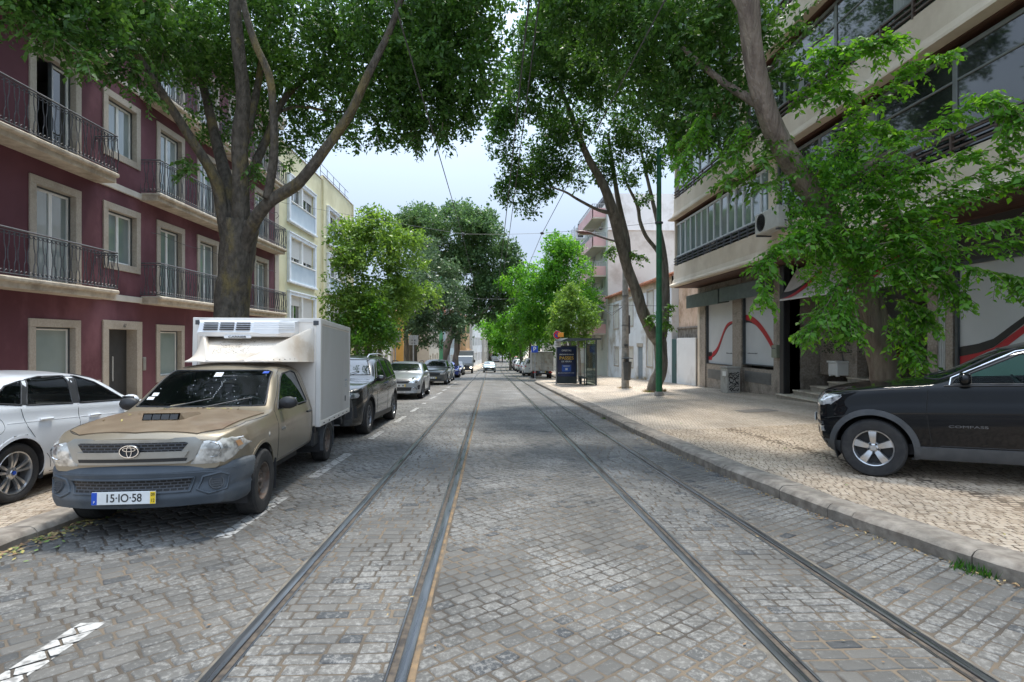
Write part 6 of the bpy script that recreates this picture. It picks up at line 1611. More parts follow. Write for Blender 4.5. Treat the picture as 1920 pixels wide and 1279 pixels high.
for s_, sz, zz_, mt, sx in (('OFERTAS', .13, 1.98, M_pw, 1.1), ('DESCUBRE OS NOVOS', .085, 1.74, M_pw, 1.0), ('PASSES', .27, 1.52, M_yel2, 1.05), ('DE VERÃO', .12, 1.32, M_pw, 1.1)):
    text_obj(s_, sz, frame_M((cxp, Y1-.131, zs+zz_), (1, 0, 0), (0, 0, 1)), mt, ap, 'poster_lettering', sx=sx, local=False, bold=.004)
mb = MB(); mb.box(cxp-.28, cxp+.28, Y1-.133, Y1-.129, zs+.72, zs+1.12, 0, .0); pb_ = mb.build('poster_block', pm('poster_bright_blue', (0.01, 0.09, 0.42), rough=.3), bs); pb_.parent = ap
mb = MB(); mb.box(cxp-.2, cxp+.2, Y1-.137, Y1-.134, zs+1.03, zs+1.07); mb.box(cxp-.07, cxp+.07, Y1-.137, Y1-.134, zs+.80, zs+.93)
for k in range(12): mb.box(X0+.14+.082*k, X0+.19+.082*k, Y1-.133, Y1-.129, zs+.62, zs+.65)
pm_ = mb.build('poster_marks', M_pw, bs); pm_.parent = ap
for (xx, yy, w_) in ((X1-.0, Y0+.3, .04), (X2, Y0, .09), (X2, Y1, .05)):
    mb = MB(); mb.box(xx-w_/2, xx+w_/2, yy-w_/2, yy+w_/2, zs-.02, zs+2.62, 0, .005); mb.build('post', M_shel, bs)
mb = MB(); mb.box(X1+.03, X2-.05, Y0+.0, Y0+.012, zs+.15, zs+2.4); mb.box(X2-.006, X2+.006, Y0+.1, Y1-.1, zs+.15, zs+2.4); mb.build('glass_panel', M_clear, bs)
mb = MB(); mb.box(X1+.0, X2-.35, Y0+.5, Y1-.5, zs+.44, zs+.49, 0, .01); mb.box(X1+.05, X1+.1, Y0+.6, Y0+.65, zs, zs+.44); mb.box(X2-.45, X2-.4, Y0+.6, Y0+.65, zs, zs+.44); mb.box(X1+.05, X2-.4, Y1-.7, Y1-.65, zs, zs+.44); mb.build('bench', M_shel, bs)
# cover plate in the pavement
mh = empty('cover_plate', (6.9, 14.3, zside(6.9, 14.3)), 'dark square steel cover plate let into the right pavement', 'cover plate')
mb = MB(); 
for k in range(4): mb.quad(*[(a, b_, zside(a, b_)+.006+k*0) for a, b_ in ((6.5, 14-.0), (7.4, 14.0), (7.4, 14.7), (6.5, 14.7))]) if k == 0 else None
mb.build('plate', pm('plate_steel', (0.17, 0.15, 0.13), (0.25, 0.22, 0.19), scale=9, rough=.6, bump=.5, bscale=60), mh)
# ================================================================ vehicles
def pchip(pts):
    x = np.array([p[0] for p in pts], float); y = np.array([p[1] for p in pts], float)
    h = np.diff(x); d = np.diff(y)/h; m = np.zeros(len(x))
    for i in range(1, len(x)-1):
        if d[i-1]*d[i] > 0: w1 = 2*h[i]+h[i-1]; w2 = h[i]+2*h[i-1]; m[i] = (w1+w2)/(w1/d[i-1]+w2/d[i])
    m[0] = d[0]; m[-1] = d[-1]
    def f(q):
        q = min(max(q, x[0]), x[-1]); i = min(int(np.searchsorted(x, q, 'right'))-1, len(h)-1); t = (q-x[i])/h[i]
        return float((1+2*t)*(1-t)**2*y[i] + t*(1-t)**2*h[i]*m[i] + t*t*(3-2*t)*y[i+1] + t*t*(t-1)*h[i]*m[i+1])
    return f
def inpoly(x, y, poly):
    c = False; n = len(poly); j = n-1
    for i in range(n):
        xi, yi = poly[i]; xj, yj = poly[j]
        if (yi > y) != (yj > y) and x < (xj-xi)*(y-yi)/(yj-yi)+xi: c = not c
        j = i
    return c
def circ(cx_, cy_, r_, n=40, a0=0, a1=360): return [(cx_+r_*math.cos(R(a0+(a1-a0)*k/n)), cy_+r_*math.sin(R(a0+(a1-a0)*k/n))) for k in range(n + (1 if a1-a0 < 359 else 0))]
class Body:
    """car body skin lofted through cross sections; s = metres behind the nose, x = fo - s"""
    def __init__(s, P, ds=.035, nl=16, nu=24):
        s.P = P; L = P['L']; fo = P['fo']; s.fo = fo
        T, Bz, Be, Pl = pchip(P['top']), pchip(P['bot']), pchip(P['belt']), pchip(P['plan'])
        low = P.get('low', [(0, .90), (.06, .955), (.3, .99), (.6, 1.0), (.85, .985), (1, .955)]); Lo = pchip(low)
        W = P['W']; tum = P.get('tumble', .36); crn = P.get('crown', .035); s.W = W
        S = list(np.arange(0, L, ds)) + [L]
        rings = []
        for q in S:
            zt, zb = T(q), Bz(q); zs = min(Be(q), zt-.035-.02); w = W*Pl(q)
            pts = [(w*.80, zb)]
            for k in range(nl): f_ = k/(nl-1); pts.append((w*Lo(f_), zb+(zs-zb)*f_))
            y0, z0 = pts[-1]; H = zt-zs; yr = max(y0 - .02 - tum*(H-.05), .2); c_ = crn*min(1, H/.1)
            p0 = Vector((y0, z0)); p1 = Vector((yr, zt-c_)); p2 = Vector((0, zt))
            l1 = min(P.get('rc', .11), .62*(p1-p0).length); l2 = min(.20, .5*yr)
            a = p1+(p0-p1).normalized()*l1; b = p1+(p2-p1).normalized()*l2
            n1 = nu//3; n2 = nu//3; n3 = nu-n1-n2
            for k in range(1, n1+1): v = p0.lerp(a, k/n1); pts.append((v.x, v.y))
            for k in range(1, n2+1): t = k/n2; v = a*(1-t)**2+p1*2*t*(1-t)+b*t*t; pts.append((v.x, v.y))
            for k in range(1, n3+1): t = k/n3; yy = b.x*(1-t); pts.append((yy, zt-(zt-b.y)*(yy/b.x)**2))
            rings.append(pts)
        m = len(rings[0]); V = []; Fc = []
        nose, tail = P.get('nose', [(0, 0), (2, 0)]), P.get('tail', [(0, 0), (2, 0)])
        bf, br_ = P.get('bowf', .12), P.get('bowr', .08); nl_ = P.get('nlen', .7)
        def warp(q, y, z):
            ff = max(0, 1-q/nl_)**1.3; fr = max(0, 1-(L-q)/.7)**1.3
            return (fo - q - ff*(bf*(abs(y)/W)**2.4 + interp(z, nose)) + fr*(br_*(abs(y)/W)**2.4 + interp(z, tail)), y, z)
        for q, r_ in zip(S, rings):
            for y, z in r_: V.append(warp(q, y, z))
            for y, z in r_[:-1][::-1]: V.append(warp(q, -y, z))
        n = 2*m-1
        for i in range(len(S)-1):
            for k in range(n-1): Fc.append((i*n+k, i*n+k+1, (i+1)*n+k+1, (i+1)*n+k))
            Fc.append((i*n+n-1, i*n, (i+1)*n, (i+1)*n+n-1))
        for q, r_, fl in ((S[0], rings[0], 0), (S[-1], rings[-1], 1)):
            base = len(V); K = 16
            for y, z in r_:
                for k in range(K+1): V.append(warp(q, y*(1-2*k/K), z))
            for i in range(m-1):
                for k in range(K):
                    f_ = (base+i*(K+1)+k, base+i*(K+1)+k+1, base+(i+1)*(K+1)+k+1, base+(i+1)*(K+1)+k); Fc.append(f_ if fl else f_[::-1])
        s.V, s.F = V, Fc
        s.bvh = BVHTree.FromPolygons(V, Fc); s.cuts = []
        s.inner = P.get('inner', M_int)
    def hit(s, plane, a, b, side=1):
        if plane == 'side': o, d = Vector((a, side*3, b)), Vector((0, -side, 0))
        elif plane == 'top': o, d = Vector((a, b, 4)), Vector((0, 0, -1))
        elif plane == 'front': o, d = Vector((6, a, b)), Vector((-1, 0, 0))
        else: o, d = Vector((-9, a, b)), Vector((1, 0, 0))
        h = s.bvh.ray_cast(o, d)
        if h[0] is None:
            guess = Vector((a, side*s.W*.95, b)) if plane == 'side' else (Vector((s.fo-.2, a, b)) if plane == 'front' else Vector((s.fo-s.P['L']+.1, a, b)) if plane == 'rear' else Vector((a, b, 1)))
            h = s.bvh.find_nearest(guess)
        nn = h[1]
        if nn.dot(d) > 0: nn = -nn
        return h[0], nn
    def cut(s, plane, poly, side=0, lim=None): s.cuts.append((plane, poly, side, lim))
    def mesh(s, name, mats, parent):
        keep = []
        for f in s.F:
            c = Vector((0, 0, 0))
            for i in f: c += Vector(s.V[i])
            c /= len(f); a, b, d = (Vector(s.V[i]) for i in f[:3]); nn = (b-a).cross(d-a)
            if nn.length < 1e-12: nn = (d-a).cross(Vector(s.V[f[3]])-a)
            nn.normalize(); ok = True
            for plane, poly, side, lim in s.cuts:
                if plane == 'side' and abs(nn.y) > .3 and (side == 0 or c.y*side > 0) and inpoly(c.x, c.z, poly): ok = False
                elif plane == 'arch' and abs(c.y) > s.W*.5 and math.hypot(c.x-poly[0], c.z-poly[1]) < poly[2]: ok = False
                elif plane == 'front' and c.x > lim and abs(nn.x) > .15 and inpoly(c.y, c.z, poly): ok = False
                elif plane == 'rear' and c.x < lim and abs(nn.x) > .15 and inpoly(c.y, c.z, poly): ok = False
                if not ok: break
            if ok: keep.append(f)
        mb = MB(); mb.v = s.V; mb.f = keep; mb.m = [0]*len(keep)
        return mb.build(name, mats, parent, smooth=42, local=True)
    def patch(s, name, plane, poly, mat, parent, off=.004, side=1, step=.045, thick=0.0, bulge=0.0):
        """sheet following the skin inside an outline; with thickness it gets a rim"""
        P2 = []
        for a, b in zip(poly, poly[1:]+poly[:1]):
            L = math.hypot(b[0]-a[0], b[1]-a[1]); n = max(1, int(L/step))
            for k in range(n): P2.append((a[0]+(b[0]-a[0])*k/n, a[1]+(b[1]-a[1])*k/n))
        nb = len(P2); E = [(k, (k+1) % nb) for k in range(nb)]
        xs = [p[0] for p in poly]; ys = [p[1] for p in poly]; ins = []
        for a in np.arange(min(xs)+step*.6, max(xs), step):
            for b in np.arange(min(ys)+step*.6, max(ys), step):
                if inpoly(a, b, poly) and min((a-q[0])**2+(b-q[1])**2 for q in P2) > (step*.45)**2: ins.append((a, b))
        r_ = delaunay_2d_cdt([Vector(p) for p in P2+ins], E, [], 1, 1e-5)
        vs, fs = r_[0], r_[2]; mb = MB()
        for v in vs:
            p, nn = s.hit(plane, v.x, v.y, side); o = off+thick
            if bulge:
                dd = min(math.hypot(v.x-q[0], v.y-q[1]) for q in P2); o += bulge*min(1, dd/.06)**.5
            mb.v.append(tuple(p+nn*o))
        for f in fs: mb.f.append(tuple(f)); mb.m.append(0)
        if thick or bulge:
            # rim from the boundary down to the skin
            cnt = {}
            for f in fs:
                for i in range(len(f)): e = (f[i], f[(i+1) % len(f)]); k = tuple(sorted(e)); cnt[k] = cnt.get(k, 0)+1
            nv = len(mb.v)
            low_ = {}
            for e, c in cnt.items():
                if c == 1:
                    for i in e:
                        if i not in low_: p, nn = s.hit(plane, vs[i].x, vs[i].y, side); low_[i] = len(mb.v); mb.v.append(tuple(p-nn*.004))
                    mb.f.append((e[0], e[1], low_[e[1]], low_[e[0]])); mb.m.append(0)
        return mb.build(name, mat, parent, smooth=40, local=True)
    def line(s, name, plane, pts, r_, mat, parent, side=1, off=0.0, n=6, closed=False, mb=None, step=.05):
        Q = []; pp = pts + ([pts[0]] if closed else [])
        for a, b in zip(pp, pp[1:]):
            L = math.hypot(b[0]-a[0], b[1]-a[1]); k_ = max(1, int(L/step))
            for k in range(k_): t = k/k_; p, nn = s.hit(plane, a[0]+(b[0]-a[0])*t, a[1]+(b[1]-a[1])*t, side); Q.append(p+nn*off)
        p, nn = s.hit(plane, *pp[-1], side); Q.append(p+nn*off)
        own = mb is None; mb = mb or MB(); mb.tube(Q, r_, n)
        return mb.build(name, mat, parent, smooth=60, local=True) if own else mb
def paint(name, c, metal=.35, rough=.32, dirt=None, coat=.8, **k):
    return pm(name, c, tuple(min(1, x*1.08) for x in c), scale=1.5, rough=rough, metal=metal, coat=coat, c3=dirt, s3=1.4, **k)
M_int = pm('car_interior', (0.022, 0.022, 0.024), (0.035, 0.035, 0.038), scale=4, rough=.8)
M_tyre = pm('tyre_rubber', (0.020, 0.020, 0.021), (0.035, 0.034, 0.033), scale=14, rough=.85, bump=.3, bscale=60)
M_black = pm('black_plastic', (0.022, 0.023, 0.025), (0.03, 0.031, 0.033), scale=10, rough=.55)
M_gplas = pm('grey_plastic', (0.055, 0.06, 0.066), (0.075, 0.08, 0.085), scale=8, rough=.55)
M_chrome = pm('chrome', (0.62, 0.63, 0.64), (0.7, 0.7, 0.71), scale=5, rough=.12, metal=1.0)
M_alloy = pm('alloy_wheel', (0.50, 0.51, 0.52), (0.58, 0.59, 0.6), scale=9, rough=.28, metal=.85)
M_dalloy = pm('dark_alloy', (0.16, 0.165, 0.175), (0.22, 0.225, 0.235), scale=9, rough=.3, metal=.8)
M_rust = pm('rusty_steel_wheel', (0.11, 0.085, 0.07), (0.20, 0.17, 0.145), scale=12, rough=.7, metal=.3, c3=(0.15, 0.085, 0.055), s3=9)
M_cgl = pm('car_glass', (0.010, 0.013, 0.014), (0.014, 0.017, 0.018), scale=2, rough=.015, spec=1.0, coat=1.0)
M_cglass = glass_mat('clear_car_glass', (0.78, 0.84, 0.81), .04, (0.01, 0.014, 0.014))
M_jglass = glass_mat('green_car_glass', (0.55, 0.82, 0.76), .06, (0.01, 0.02, 0.02))
M_lens = pm('headlight_lens', (0.16, 0.17, 0.18), (0.80, 0.81, 0.82), scale=14, rough=.06, metal=.5, coat=1.0, lo=.4, hi=.6)
M_lensold = pm('dull_headlight', (0.27, 0.26, 0.235), (0.72, 0.70, 0.65), scale=12, rough=.10, metal=.35, coat=.8, lo=.4, hi=.6)
M_tail = pm('tail_light_red', (0.42, 0.012, 0.012), rough=.15, coat=1.0)
M_amber = pm('amber_lens', (0.50, 0.27, 0.13), rough=.15, coat=1.0)
M_platew = pm('plate_white', (0.66, 0.67, 0.66), rough=.4)
M_plateb = pm('plate_blue', (0.01, 0.07, 0.42), rough=.4)
M_platey = pm('plate_yellow', (0.72, 0.50, 0.02), rough=.4)
M_plk = pm('plate_black', (0.02, 0.02, 0.02), rough=.5)
def mesh_grille(name, c=(0.012, 0.013, 0.015)):
    m, n, b = nodes_of(name); N, Lk = n.nodes, n.links
    t = N.new('ShaderNodeTexCoord'); mpn = N.new('ShaderNodeMapping'); mpn.inputs['Rotation'].default_value = (0, R(90), 0)
    w = N.new('ShaderNodeTexBrick'); w.inputs['Scale'].default_value = 1; w.inputs['Brick Width'].default_value = .055; w.inputs['Row Height'].default_value = .026; w.inputs['Mortar Size'].default_value = .0045
    w.inputs['Color1'].default_value = w.inputs['Color2'].default_value = (*(x*.3 for x in c), 1); w.inputs['Mortar'].default_value = (*(x*5 for x in c), 1)
    cmb = N.new('ShaderNodeCombineXYZ'); sp_ = N.new('ShaderNodeSeparateXYZ')
    Lk.new(t.outputs['Object'], sp_.inputs[0]); Lk.new(sp_.outputs[1], cmb.inputs[0]); Lk.new(sp_.outputs[2], cmb.inputs[1]); Lk.new(cmb.outputs[0], w.inputs['Vector'])
    Lk.new(w.outputs['Color'], b.inputs['Base Color']); b.inputs['Roughness'].default_value = .4
    bp = N.new('ShaderNodeBump'); bp.inputs['Distance'].default_value = .01; Lk.new(w.outputs['Fac'], bp.inputs['Height']); Lk.new(bp.outputs[0], b.inputs['Normal'])
    return m
M_mesh = mesh_grille('grille_mesh')

def wheel(parent, x, y, z, R_, w, style, rimr, rimmat, side, low=False):
    """outer face looks to side (+1 left, -1 right)"""
    e = bpy.data.objects.new('wheel', None); COL.objects.link(e); e.parent = parent; e.location = (x, y, z); e.empty_display_size = .1
    n = 20 if low else 44; h = w/2
    M = Matrix.Diagonal((1, side, 1, 1))
    mb = MB(); rr = rimr
    prof = [(rr*.96, -h*.9), (R_*.93, -h), (R_*.985, -h*.82), (R_, -h*.5), (R_, h*.5), (R_*.985, h*.82), (R_*.93, h), (R_*.84, h*1.03), (rr*1.03, h*.94), (rr*.97, h*.80)]
    mb.lathe(prof, axis='y', n=n, M=M)
    if not low:
        for k in range(4):
            yy = -h*.6+h*.4*k; mb.lathe([(R_+.001, yy), (R_-.002, yy+.004), (R_+.001, yy+.008)], axis='y', n=n, M=M)
    t_ = mb.build('tyre', M_tyre, e, smooth=35, local=True)
    mb = MB()
    mb.lathe([(rr, h*.84), (rr*.97, h*.90), (rr*.93, h*.86), (rr*.90, h*.60), (rr*.88, -h*.4)], axis='y', n=n, M=M)
    dk = MB(); dk.lathe([(rr*.9, -h*.1), (.06, -h*.1), (0, -h*.1)], axis='y', n=n, M=M)
    hub = [(0, h*.72), (.032, h*.72), (.036, h*.66), (.07, h*.55), (.075, h*.1)]
    if style == 'steel':
        mb.lathe([(rr*.90, h*.62), (rr*.84, h*.30), (rr*.70, h*.22), (rr*.60, h*.42), (rr*.42, h*.62), (rr*.36, h*.45), (rr*.30, h*.40), (0, h*.40)], axis='y', n=n, M=M)
        for k in range(14 if not low else 0):
            a = 2*math.pi*k/14; mb2 = dk; cx_, cz_ = math.cos(a)*rr*.755, math.sin(a)*rr*.755
            dk.lathe([(0, h*.30), (.017, h*.30), (.019, h*.20)], (cx_, 0, cz_), axis='y', n=10, M=M)
        for k in range(6):
            a = 2*math.pi*k/6; mb.lathe([(0, h*.52), (.010, h*.52), (.011, h*.38)], (math.cos(a)*.055, 0, math.sin(a)*.055), axis='y', n=6, M=M)
        mb.lathe([(0, h*.75), (.028, h*.74), (.033, h*.4)], axis='y', n=16, M=M)
    else:
        mb.lathe(hub, axis='y', n=20, M=M)
        def spoke(a, w0, w1, d0, d1, th=.028):
            ca, sa = math.cos(a), math.sin(a)
            def pt_(r_, o_, yy): return tuple(M @ Vector((ca*r_-sa*o_, yy, sa*r_+ca*o_)))
            b = len(mb.v); K = 6
            for k in range(K+1):
                t = k/K; r_ = .045+(rr*.93-.045)*t; ww = w0+(w1-w0)*t; yy = d0+(d1-d0)*t + h*.10*math.sin(math.pi*t)
                mb.v += [pt_(r_, -ww, yy-th), pt_(r_, -ww*.82, yy), pt_(r_, ww*.82, yy), pt_(r_, ww, yy-th)]
            for k in range(K):
                for q in range(3): mb.f.append((b+k*4+q, b+k*4+q+1, b+(k+1)*4+q+1, b+(k+1)*4+q)); mb.m.append(0)
        if style == 'five':
            for k in range(5): spoke(2*math.pi*k/5+.32, .030, .052, h*.60, h*.74)
            for k in range(5):
                a = 2*math.pi*k/5+.95; dk.lathe([(0, h*.76), (.012, h*.76), (.013, h*.5)], (math.cos(a)*.055, 0, math.sin(a)*.055), axis='y', n=8, M=M)
        elif style == 'double':
            for k in range(5):
                for e_ in (-1, 1): spoke(2*math.pi*k/5+.3+.20*e_, .012, .020, h*.55, h*.74)
        elif style == 'cross':
            for k in range(8): spoke(2*math.pi*k/8+.1, .014, .022, h*.5, h*.76)
        else:
            for k in range(7): spoke(2*math.pi*k/7, .018, .026, h*.5, h*.74)
    r_ = mb.build('rim', rimmat, e, smooth=35, local=True)
    dk.build('brake_disc', M_black if style != 'steel' else M_plk, e, smooth=30, local=True)
    return e
def place(root, x, y, heading, wb, zf=None):
    """front axle centre at (x, y); heading = direction the nose points, degrees from +x"""
    h = R(heading); fx, fy = math.cos(h), math.sin(h); zf = zf or (lambda a, b: zroad(b))
    z0, z1 = zf(x, y), zf(x-fx*wb, y-fy*wb)
    lx, ly = -fy, fx; hw = .75
    zl, zr = zf(x+lx*hw, y+ly*hw), zf(x-lx*hw, y-ly*hw)
    X = Vector((fx, fy, (z0-z1)/wb)).normalized(); Y = Vector((lx, ly, (zl-zr)/(2*hw))); Z = X.cross(Y).normalized(); Y = Z.cross(X)
    root.matrix_basis = Matrix(((X.x, Y.x, Z.x, x), (X.y, Y.y, Z.y, y), (X.z, Y.z, Z.z, (zl+zr)/2), (0, 0, 0, 1)))
def rbox(x0, x1, y0, y1, z0, z1, b=.03, mb=None): mb = mb or MB(); mb.box(x0, x1, y0, y1, z0, z1, 0, b); return mb
def interior(root, P, dash_x, seat_x, W, zf=.35, steer=1, rear=True, col=None):
    col = col or M_int
    mb = MB(); mb.box(dash_x-.25, dash_x+.45, -W*.86, W*.86, zf+.25, P['dash'], 0, .06); mb.box(dash_x-.42, dash_x-.2, steer*.36-.2, steer*.36+.2, P['dash']-.15, P['dash']+.03, 0, .05); mb.build('dashboard', col, root, local=True)
    for sy in (-1, 1):
        for k, sx in enumerate((seat_x, seat_x-.85) if rear else (seat_x,)):
            mb = MB(); mb.box(sx-.45, sx+.08, sy*.36-.25, sy*.36+.25, zf, zf+.26, 0, .06)
            Mt = Matrix.Translation((sx-.46, sy*.36, zf+.2)) @ Matrix.Rotation(R(-14), 4, 'Y')
            mb.box(-.08, .07, -.25, .25, 0, .60, 0, .06, M=Mt); mb.box(-.06, .05, -.13, .13, .63, .84, 0, .05, M=Mt)
            mb.build('seat', col, root, local=True)
    mb = MB(); Mt = Matrix.Translation((dash_x-.52, steer*.36, P['dash']+.0)) @ Matrix.Rotation(R(-62), 4, 'Y')
    pts = [tuple(Mt @ Vector((.185*math.cos(a), .185*math.sin(a), 0))) for a in np.linspace(0, 2*math.pi, 25)]
    mb.tube(pts, .014, 8)
    for a in (0, 2.3, 4.0): mb.tube([tuple(Mt @ Vector((0, 0, -.02))), tuple(Mt @ Vector((.18*math.cos(a), .18*math.sin(a), 0)))], .014, 5)
    mb.build('steering_wheel', M_black, root, smooth=60, local=True)
    mb = MB(); mb.box(P['fo']-P['L']+.6, dash_x+.4, -W*.88, W*.88, zf-.12, zf, 0); mb.build('floor_pan', M_int, root, local=True)
def plate(root, x, z, mat_text='', bands=True, facing=1, nx=0.0, w=.52, y0=0.0):
    """number plate at x, facing +x (1) or -x (-1)"""
    f = facing; mb = MB(); mb.box(x, x+.012*f, y0-w/2, y0+w/2, z-.055, z+.055, 0, .003); p = mb.build('number_plate', M_platew, root, local=True)
    e = x+.0125*f
    mb = MB(); a = y0-w/2*f; mb.quad((e, a, z-.053), (e, a+.045*f, z-.053), (e, a+.045*f, z+.053), (e, a, z+.053)); q = mb.build('blue_band', M_plateb, root, local=True); q.parent = p
    mb = MB(); a = y0+w/2*f; mb.quad((e, a-.045*f, z-.053), (e, a, z-.053), (e, a, z+.053), (e, a-.045*f, z+.053)); q = mb.build('yellow_band', M_platey, root, local=True); q.parent = p
    if mat_text:
        text_obj(mat_text, .098, frame_M((e+.001*f, y0-.002, z-.002), (0, f, 0), (0, 0, 1)), M_plk, p, 'plate_text', ext=.0008, sx=.86, bold=.001)
    else:
        mb = MB()
        for k in range(8):
            if k in (2, 5): continue
            c = y0-w/2*f*.78+.052*k*f+.02*f; mb.box(e, e+.001*f, c-.014, c+.014, z-.035, z+.035)
        q = mb.build('plate_text', M_plk, root, local=True); q.parent = p
    return p
def door_mirror(root, x, y, z, side, mat, w=.2, h=.14, d=.11):
    mb = MB(); o = side
    mb.lathe([(0, -d/2), (h*.40, -d*.42), (h*.52, -d*.15), (h*.52, d*.2), (h*.42, d*.42), (0, d*.55)], axis='x', n=14)
    mb.v = [(q[0]+x, q[1]*w/h+y+o*w*.5, q[2]+z) for q in mb.v]
    mb.tube([(x-.01, y-o*.03, z-.06), (x, y+o*.05, z-.03)], .03, 6)
    m_ = mb.build('mirror', mat, root, smooth=50, local=True)
    mb = MB(); mb.box(x-d*.50, x-d*.46, y+o*(w*.5)-w*.40, y+o*(w*.5)+w*.40, z-h*.36, z+h*.36, 0, .01); g = mb.build('mirror_glass', M_chrome, root, local=True); g.parent = m_

def make_car(label, cat, P, xy, heading, col, zf=None, near=False, group=None, style='seven', rimmat=None, glass=None, name='parked_car', trim=None, ptext='', roofm=None, tint=None):
    root = empty(name, (0, 0, 0), label, cat, group)
    rimmat = rimmat or M_alloy; trim = trim or M_black
    b = Body(P, ds=.03 if near else .06, nl=18 if near else 12, nu=27 if near else 18)
    fo, wb, Rw, ww = P['fo'], P['wb'], P['R'], P.get('tw', .215); sx = lambda s_: fo-s_
    ar = P.get('arch', Rw+.055)
    for ax in (0, -wb): b.cut('arch', (ax, Rw, ar+.012), 0, None)
    SW_ = [[(sx(q[0]), q[1]) for q in w] for w in P['win']]
    ws = P['shield']; rs_ = P.get('rearglass')
    if near:
        for w in SW_: b.cut('side', w)
        b.cut('front', ws, 0, sx(P['cowl'])-1.5)
        if rs_: b.cut('rear', rs_, 0, sx(P['L'])+1.4)
    body = b.mesh('body', col, root)
    g = glass or (M_cglass if near else M_cgl); of = .002 if near else .004
    for w in SW_:
        for sd in (1, -1):
            p = b.patch('side_window', 'side', w, g, root, off=of, side=sd, step=.07 if near else .12)
            if near: l = b.line('window_trim', 'side', w, .011, P.get('trimmat', M_black), root, side=sd, closed=True); l.parent = p
    p = b.patch('windscreen', 'front', ws, g, root, off=of, step=.08 if near else .14)
    if near: l = b.line('windscreen_seal', 'front', ws, .012, M_black, root, closed=True); l.parent = p
    if rs_:
        p = b.patch('rear_window', 'rear', rs_, g, root, off=of, step=.08 if near else .14)
        if near: l = b.line('window_trim', 'rear', rs_, .012, M_black, root, closed=True); l.parent = p
    # pillars painted black between side windows
    for pl in P.get('pillars', []):
        for sd in (1, -1): b.patch('pillar', 'side', [(sx(q[0]), q[1]) for q in pl], M_black, root, off=.003, side=sd, step=.08)
    # wheel arch lips, wells, wheels
    cl = P.get('clad', 0)
    for ax in (0, -wb):
        for sd in (1, -1):
            a0, a1 = P.get('lipang', (-14, 194))
            r0, r1 = ar-.006, ar+(cl or .028)
            ring = [(ax+r0*math.cos(R(a)), Rw+r0*math.sin(R(a))) for a in np.linspace(a0, a1, 30)] + [(ax+r1*math.cos(R(a)), Rw+r1*math.sin(R(a))) for a in np.linspace(a1, a0, 30)]
            b.patch('wheel_arch', 'side', ring, trim if cl else col, root, off=.0, side=sd, step=.04 if near else .1, thick=.014 if cl else .006)
            mb = MB(); yo_, yi = sd*(P['W']-.03), sd*.38
            ang = [R(a) for a in np.linspace(-20, 200, 16)]
            for q0, q1 in zip(ang, ang[1:]):
                mb.quad((ax+ar*math.cos(q0), yo_, Rw+ar*math.sin(q0)), (ax+ar*math.cos(q1), yo_, Rw+ar*math.sin(q1)), (ax+ar*math.cos(q1), yi, Rw+ar*math.sin(q1)), (ax+ar*math.cos(q0), yi, Rw+ar*math.sin(q0)))
                mb.tri((ax, yi, Rw), (ax+ar*math.cos(q0), yi, Rw+ar*math.sin(q0)), (ax+ar*math.cos(q1), yi, Rw+ar*math.sin(q1)))
            mb.build('wheel_well', M_int, root, local=True)
            wheel(root, ax, sd*(P['W']-ww/2-P.get('inset', .03)), Rw, Rw, ww, style, P['rim'], rimmat, sd, low=not near)
    mb = MB(); mb.box(fo-P['L']+.25, fo-.3, -P['W']*.8, P['W']*.8, P.get('und', .24), P.get('und', .24)+.12, 0); mb.build('underbody', M_int, root, local=True)
    # sill cladding
    if cl:
        for sd in (1, -1): b.patch('sill_trim', 'side', [(-ar-.02, P['zs0']), (-wb+ar+.02, P['zs0']), (-wb+ar+.0, P['zs1']), (-ar+.0, P['zs1'])], trim, root, side=sd, off=0, thick=.016, step=.08)
    for ln in P.get('shut', []):
        for sd in (1, -1): b.line('door_gap', 'side', [(sx(q[0]), q[1]) for q in ln], .0045, M_plk, root, side=sd, off=-.001, n=4)
    for hx, hz in P.get('handles', []):
        for sd in (1, -1):
            p, nn = b.hit('side', sx(hx), hz, sd); mb = MB(); mb.box(p.x-.10, p.x+.10, p.y+sd*.012, p.y+sd*.035, p.z-.014, p.z+.014, 0, .012); mb.box(p.x-.09, p.x-.07, p.y-.01, p.y+sd*.02, p.z-.01, p.z+.01); mb.box(p.x+.07, p.x+.09, p.y-.01, p.y+sd*.02, p.z-.01, p.z+.01)
            mb.build('door_handle', P.get('handlemat', col), root, smooth=30, local=True)
    for f_ in P.get('front', []):      # (name, polygon, material, offset, bulge)
        nm, poly, mt, off, bu = f_
        b.patch(nm, 'front', poly, mt, root, off=off, bulge=bu, step=.05 if near else .09)
    for nm, poly, mt, off, bu in P.get('sym', []):   # mirrored on both sides
        for sd in (1, -1): b.patch(nm, 'front', [(y*sd, z) for y, z in (poly if sd > 0 else poly[::-1])], mt, root, off=off, bulge=bu, step=.05 if near else .09)
    for nm, poly, mt, off, bu in P.get('rear', []):
        for sd in ((1, -1) if poly[0][0] > .01 else (1,)): b.patch(nm, 'rear', [(y*sd, z) for y, z in (poly if sd > 0 else poly[::-1])], mt, root, off=off, bulge=bu, step=.05 if near else .09)
    mx, mz = P.get('mir', (P['cowl']+.22, P['belt'][len(P['belt'])//2][1]+.06))
    for sd in (1, -1):
        p, nn = b.hit('side', sx(mx), mz-.05, sd); door_mirror(root, p.x, abs(p.y)*sd, mz, sd, tint or col)
    if 'plz' in P: p, nn = b.hit('front', 0, P['plz']); plate(root, p.x+.012, P['plz'], ptext)
    if 'plzr' in P: p, nn = b.hit('rear', 0, P['plzr']); plate(root, p.x-.012, P['plzr'], '', facing=-1)
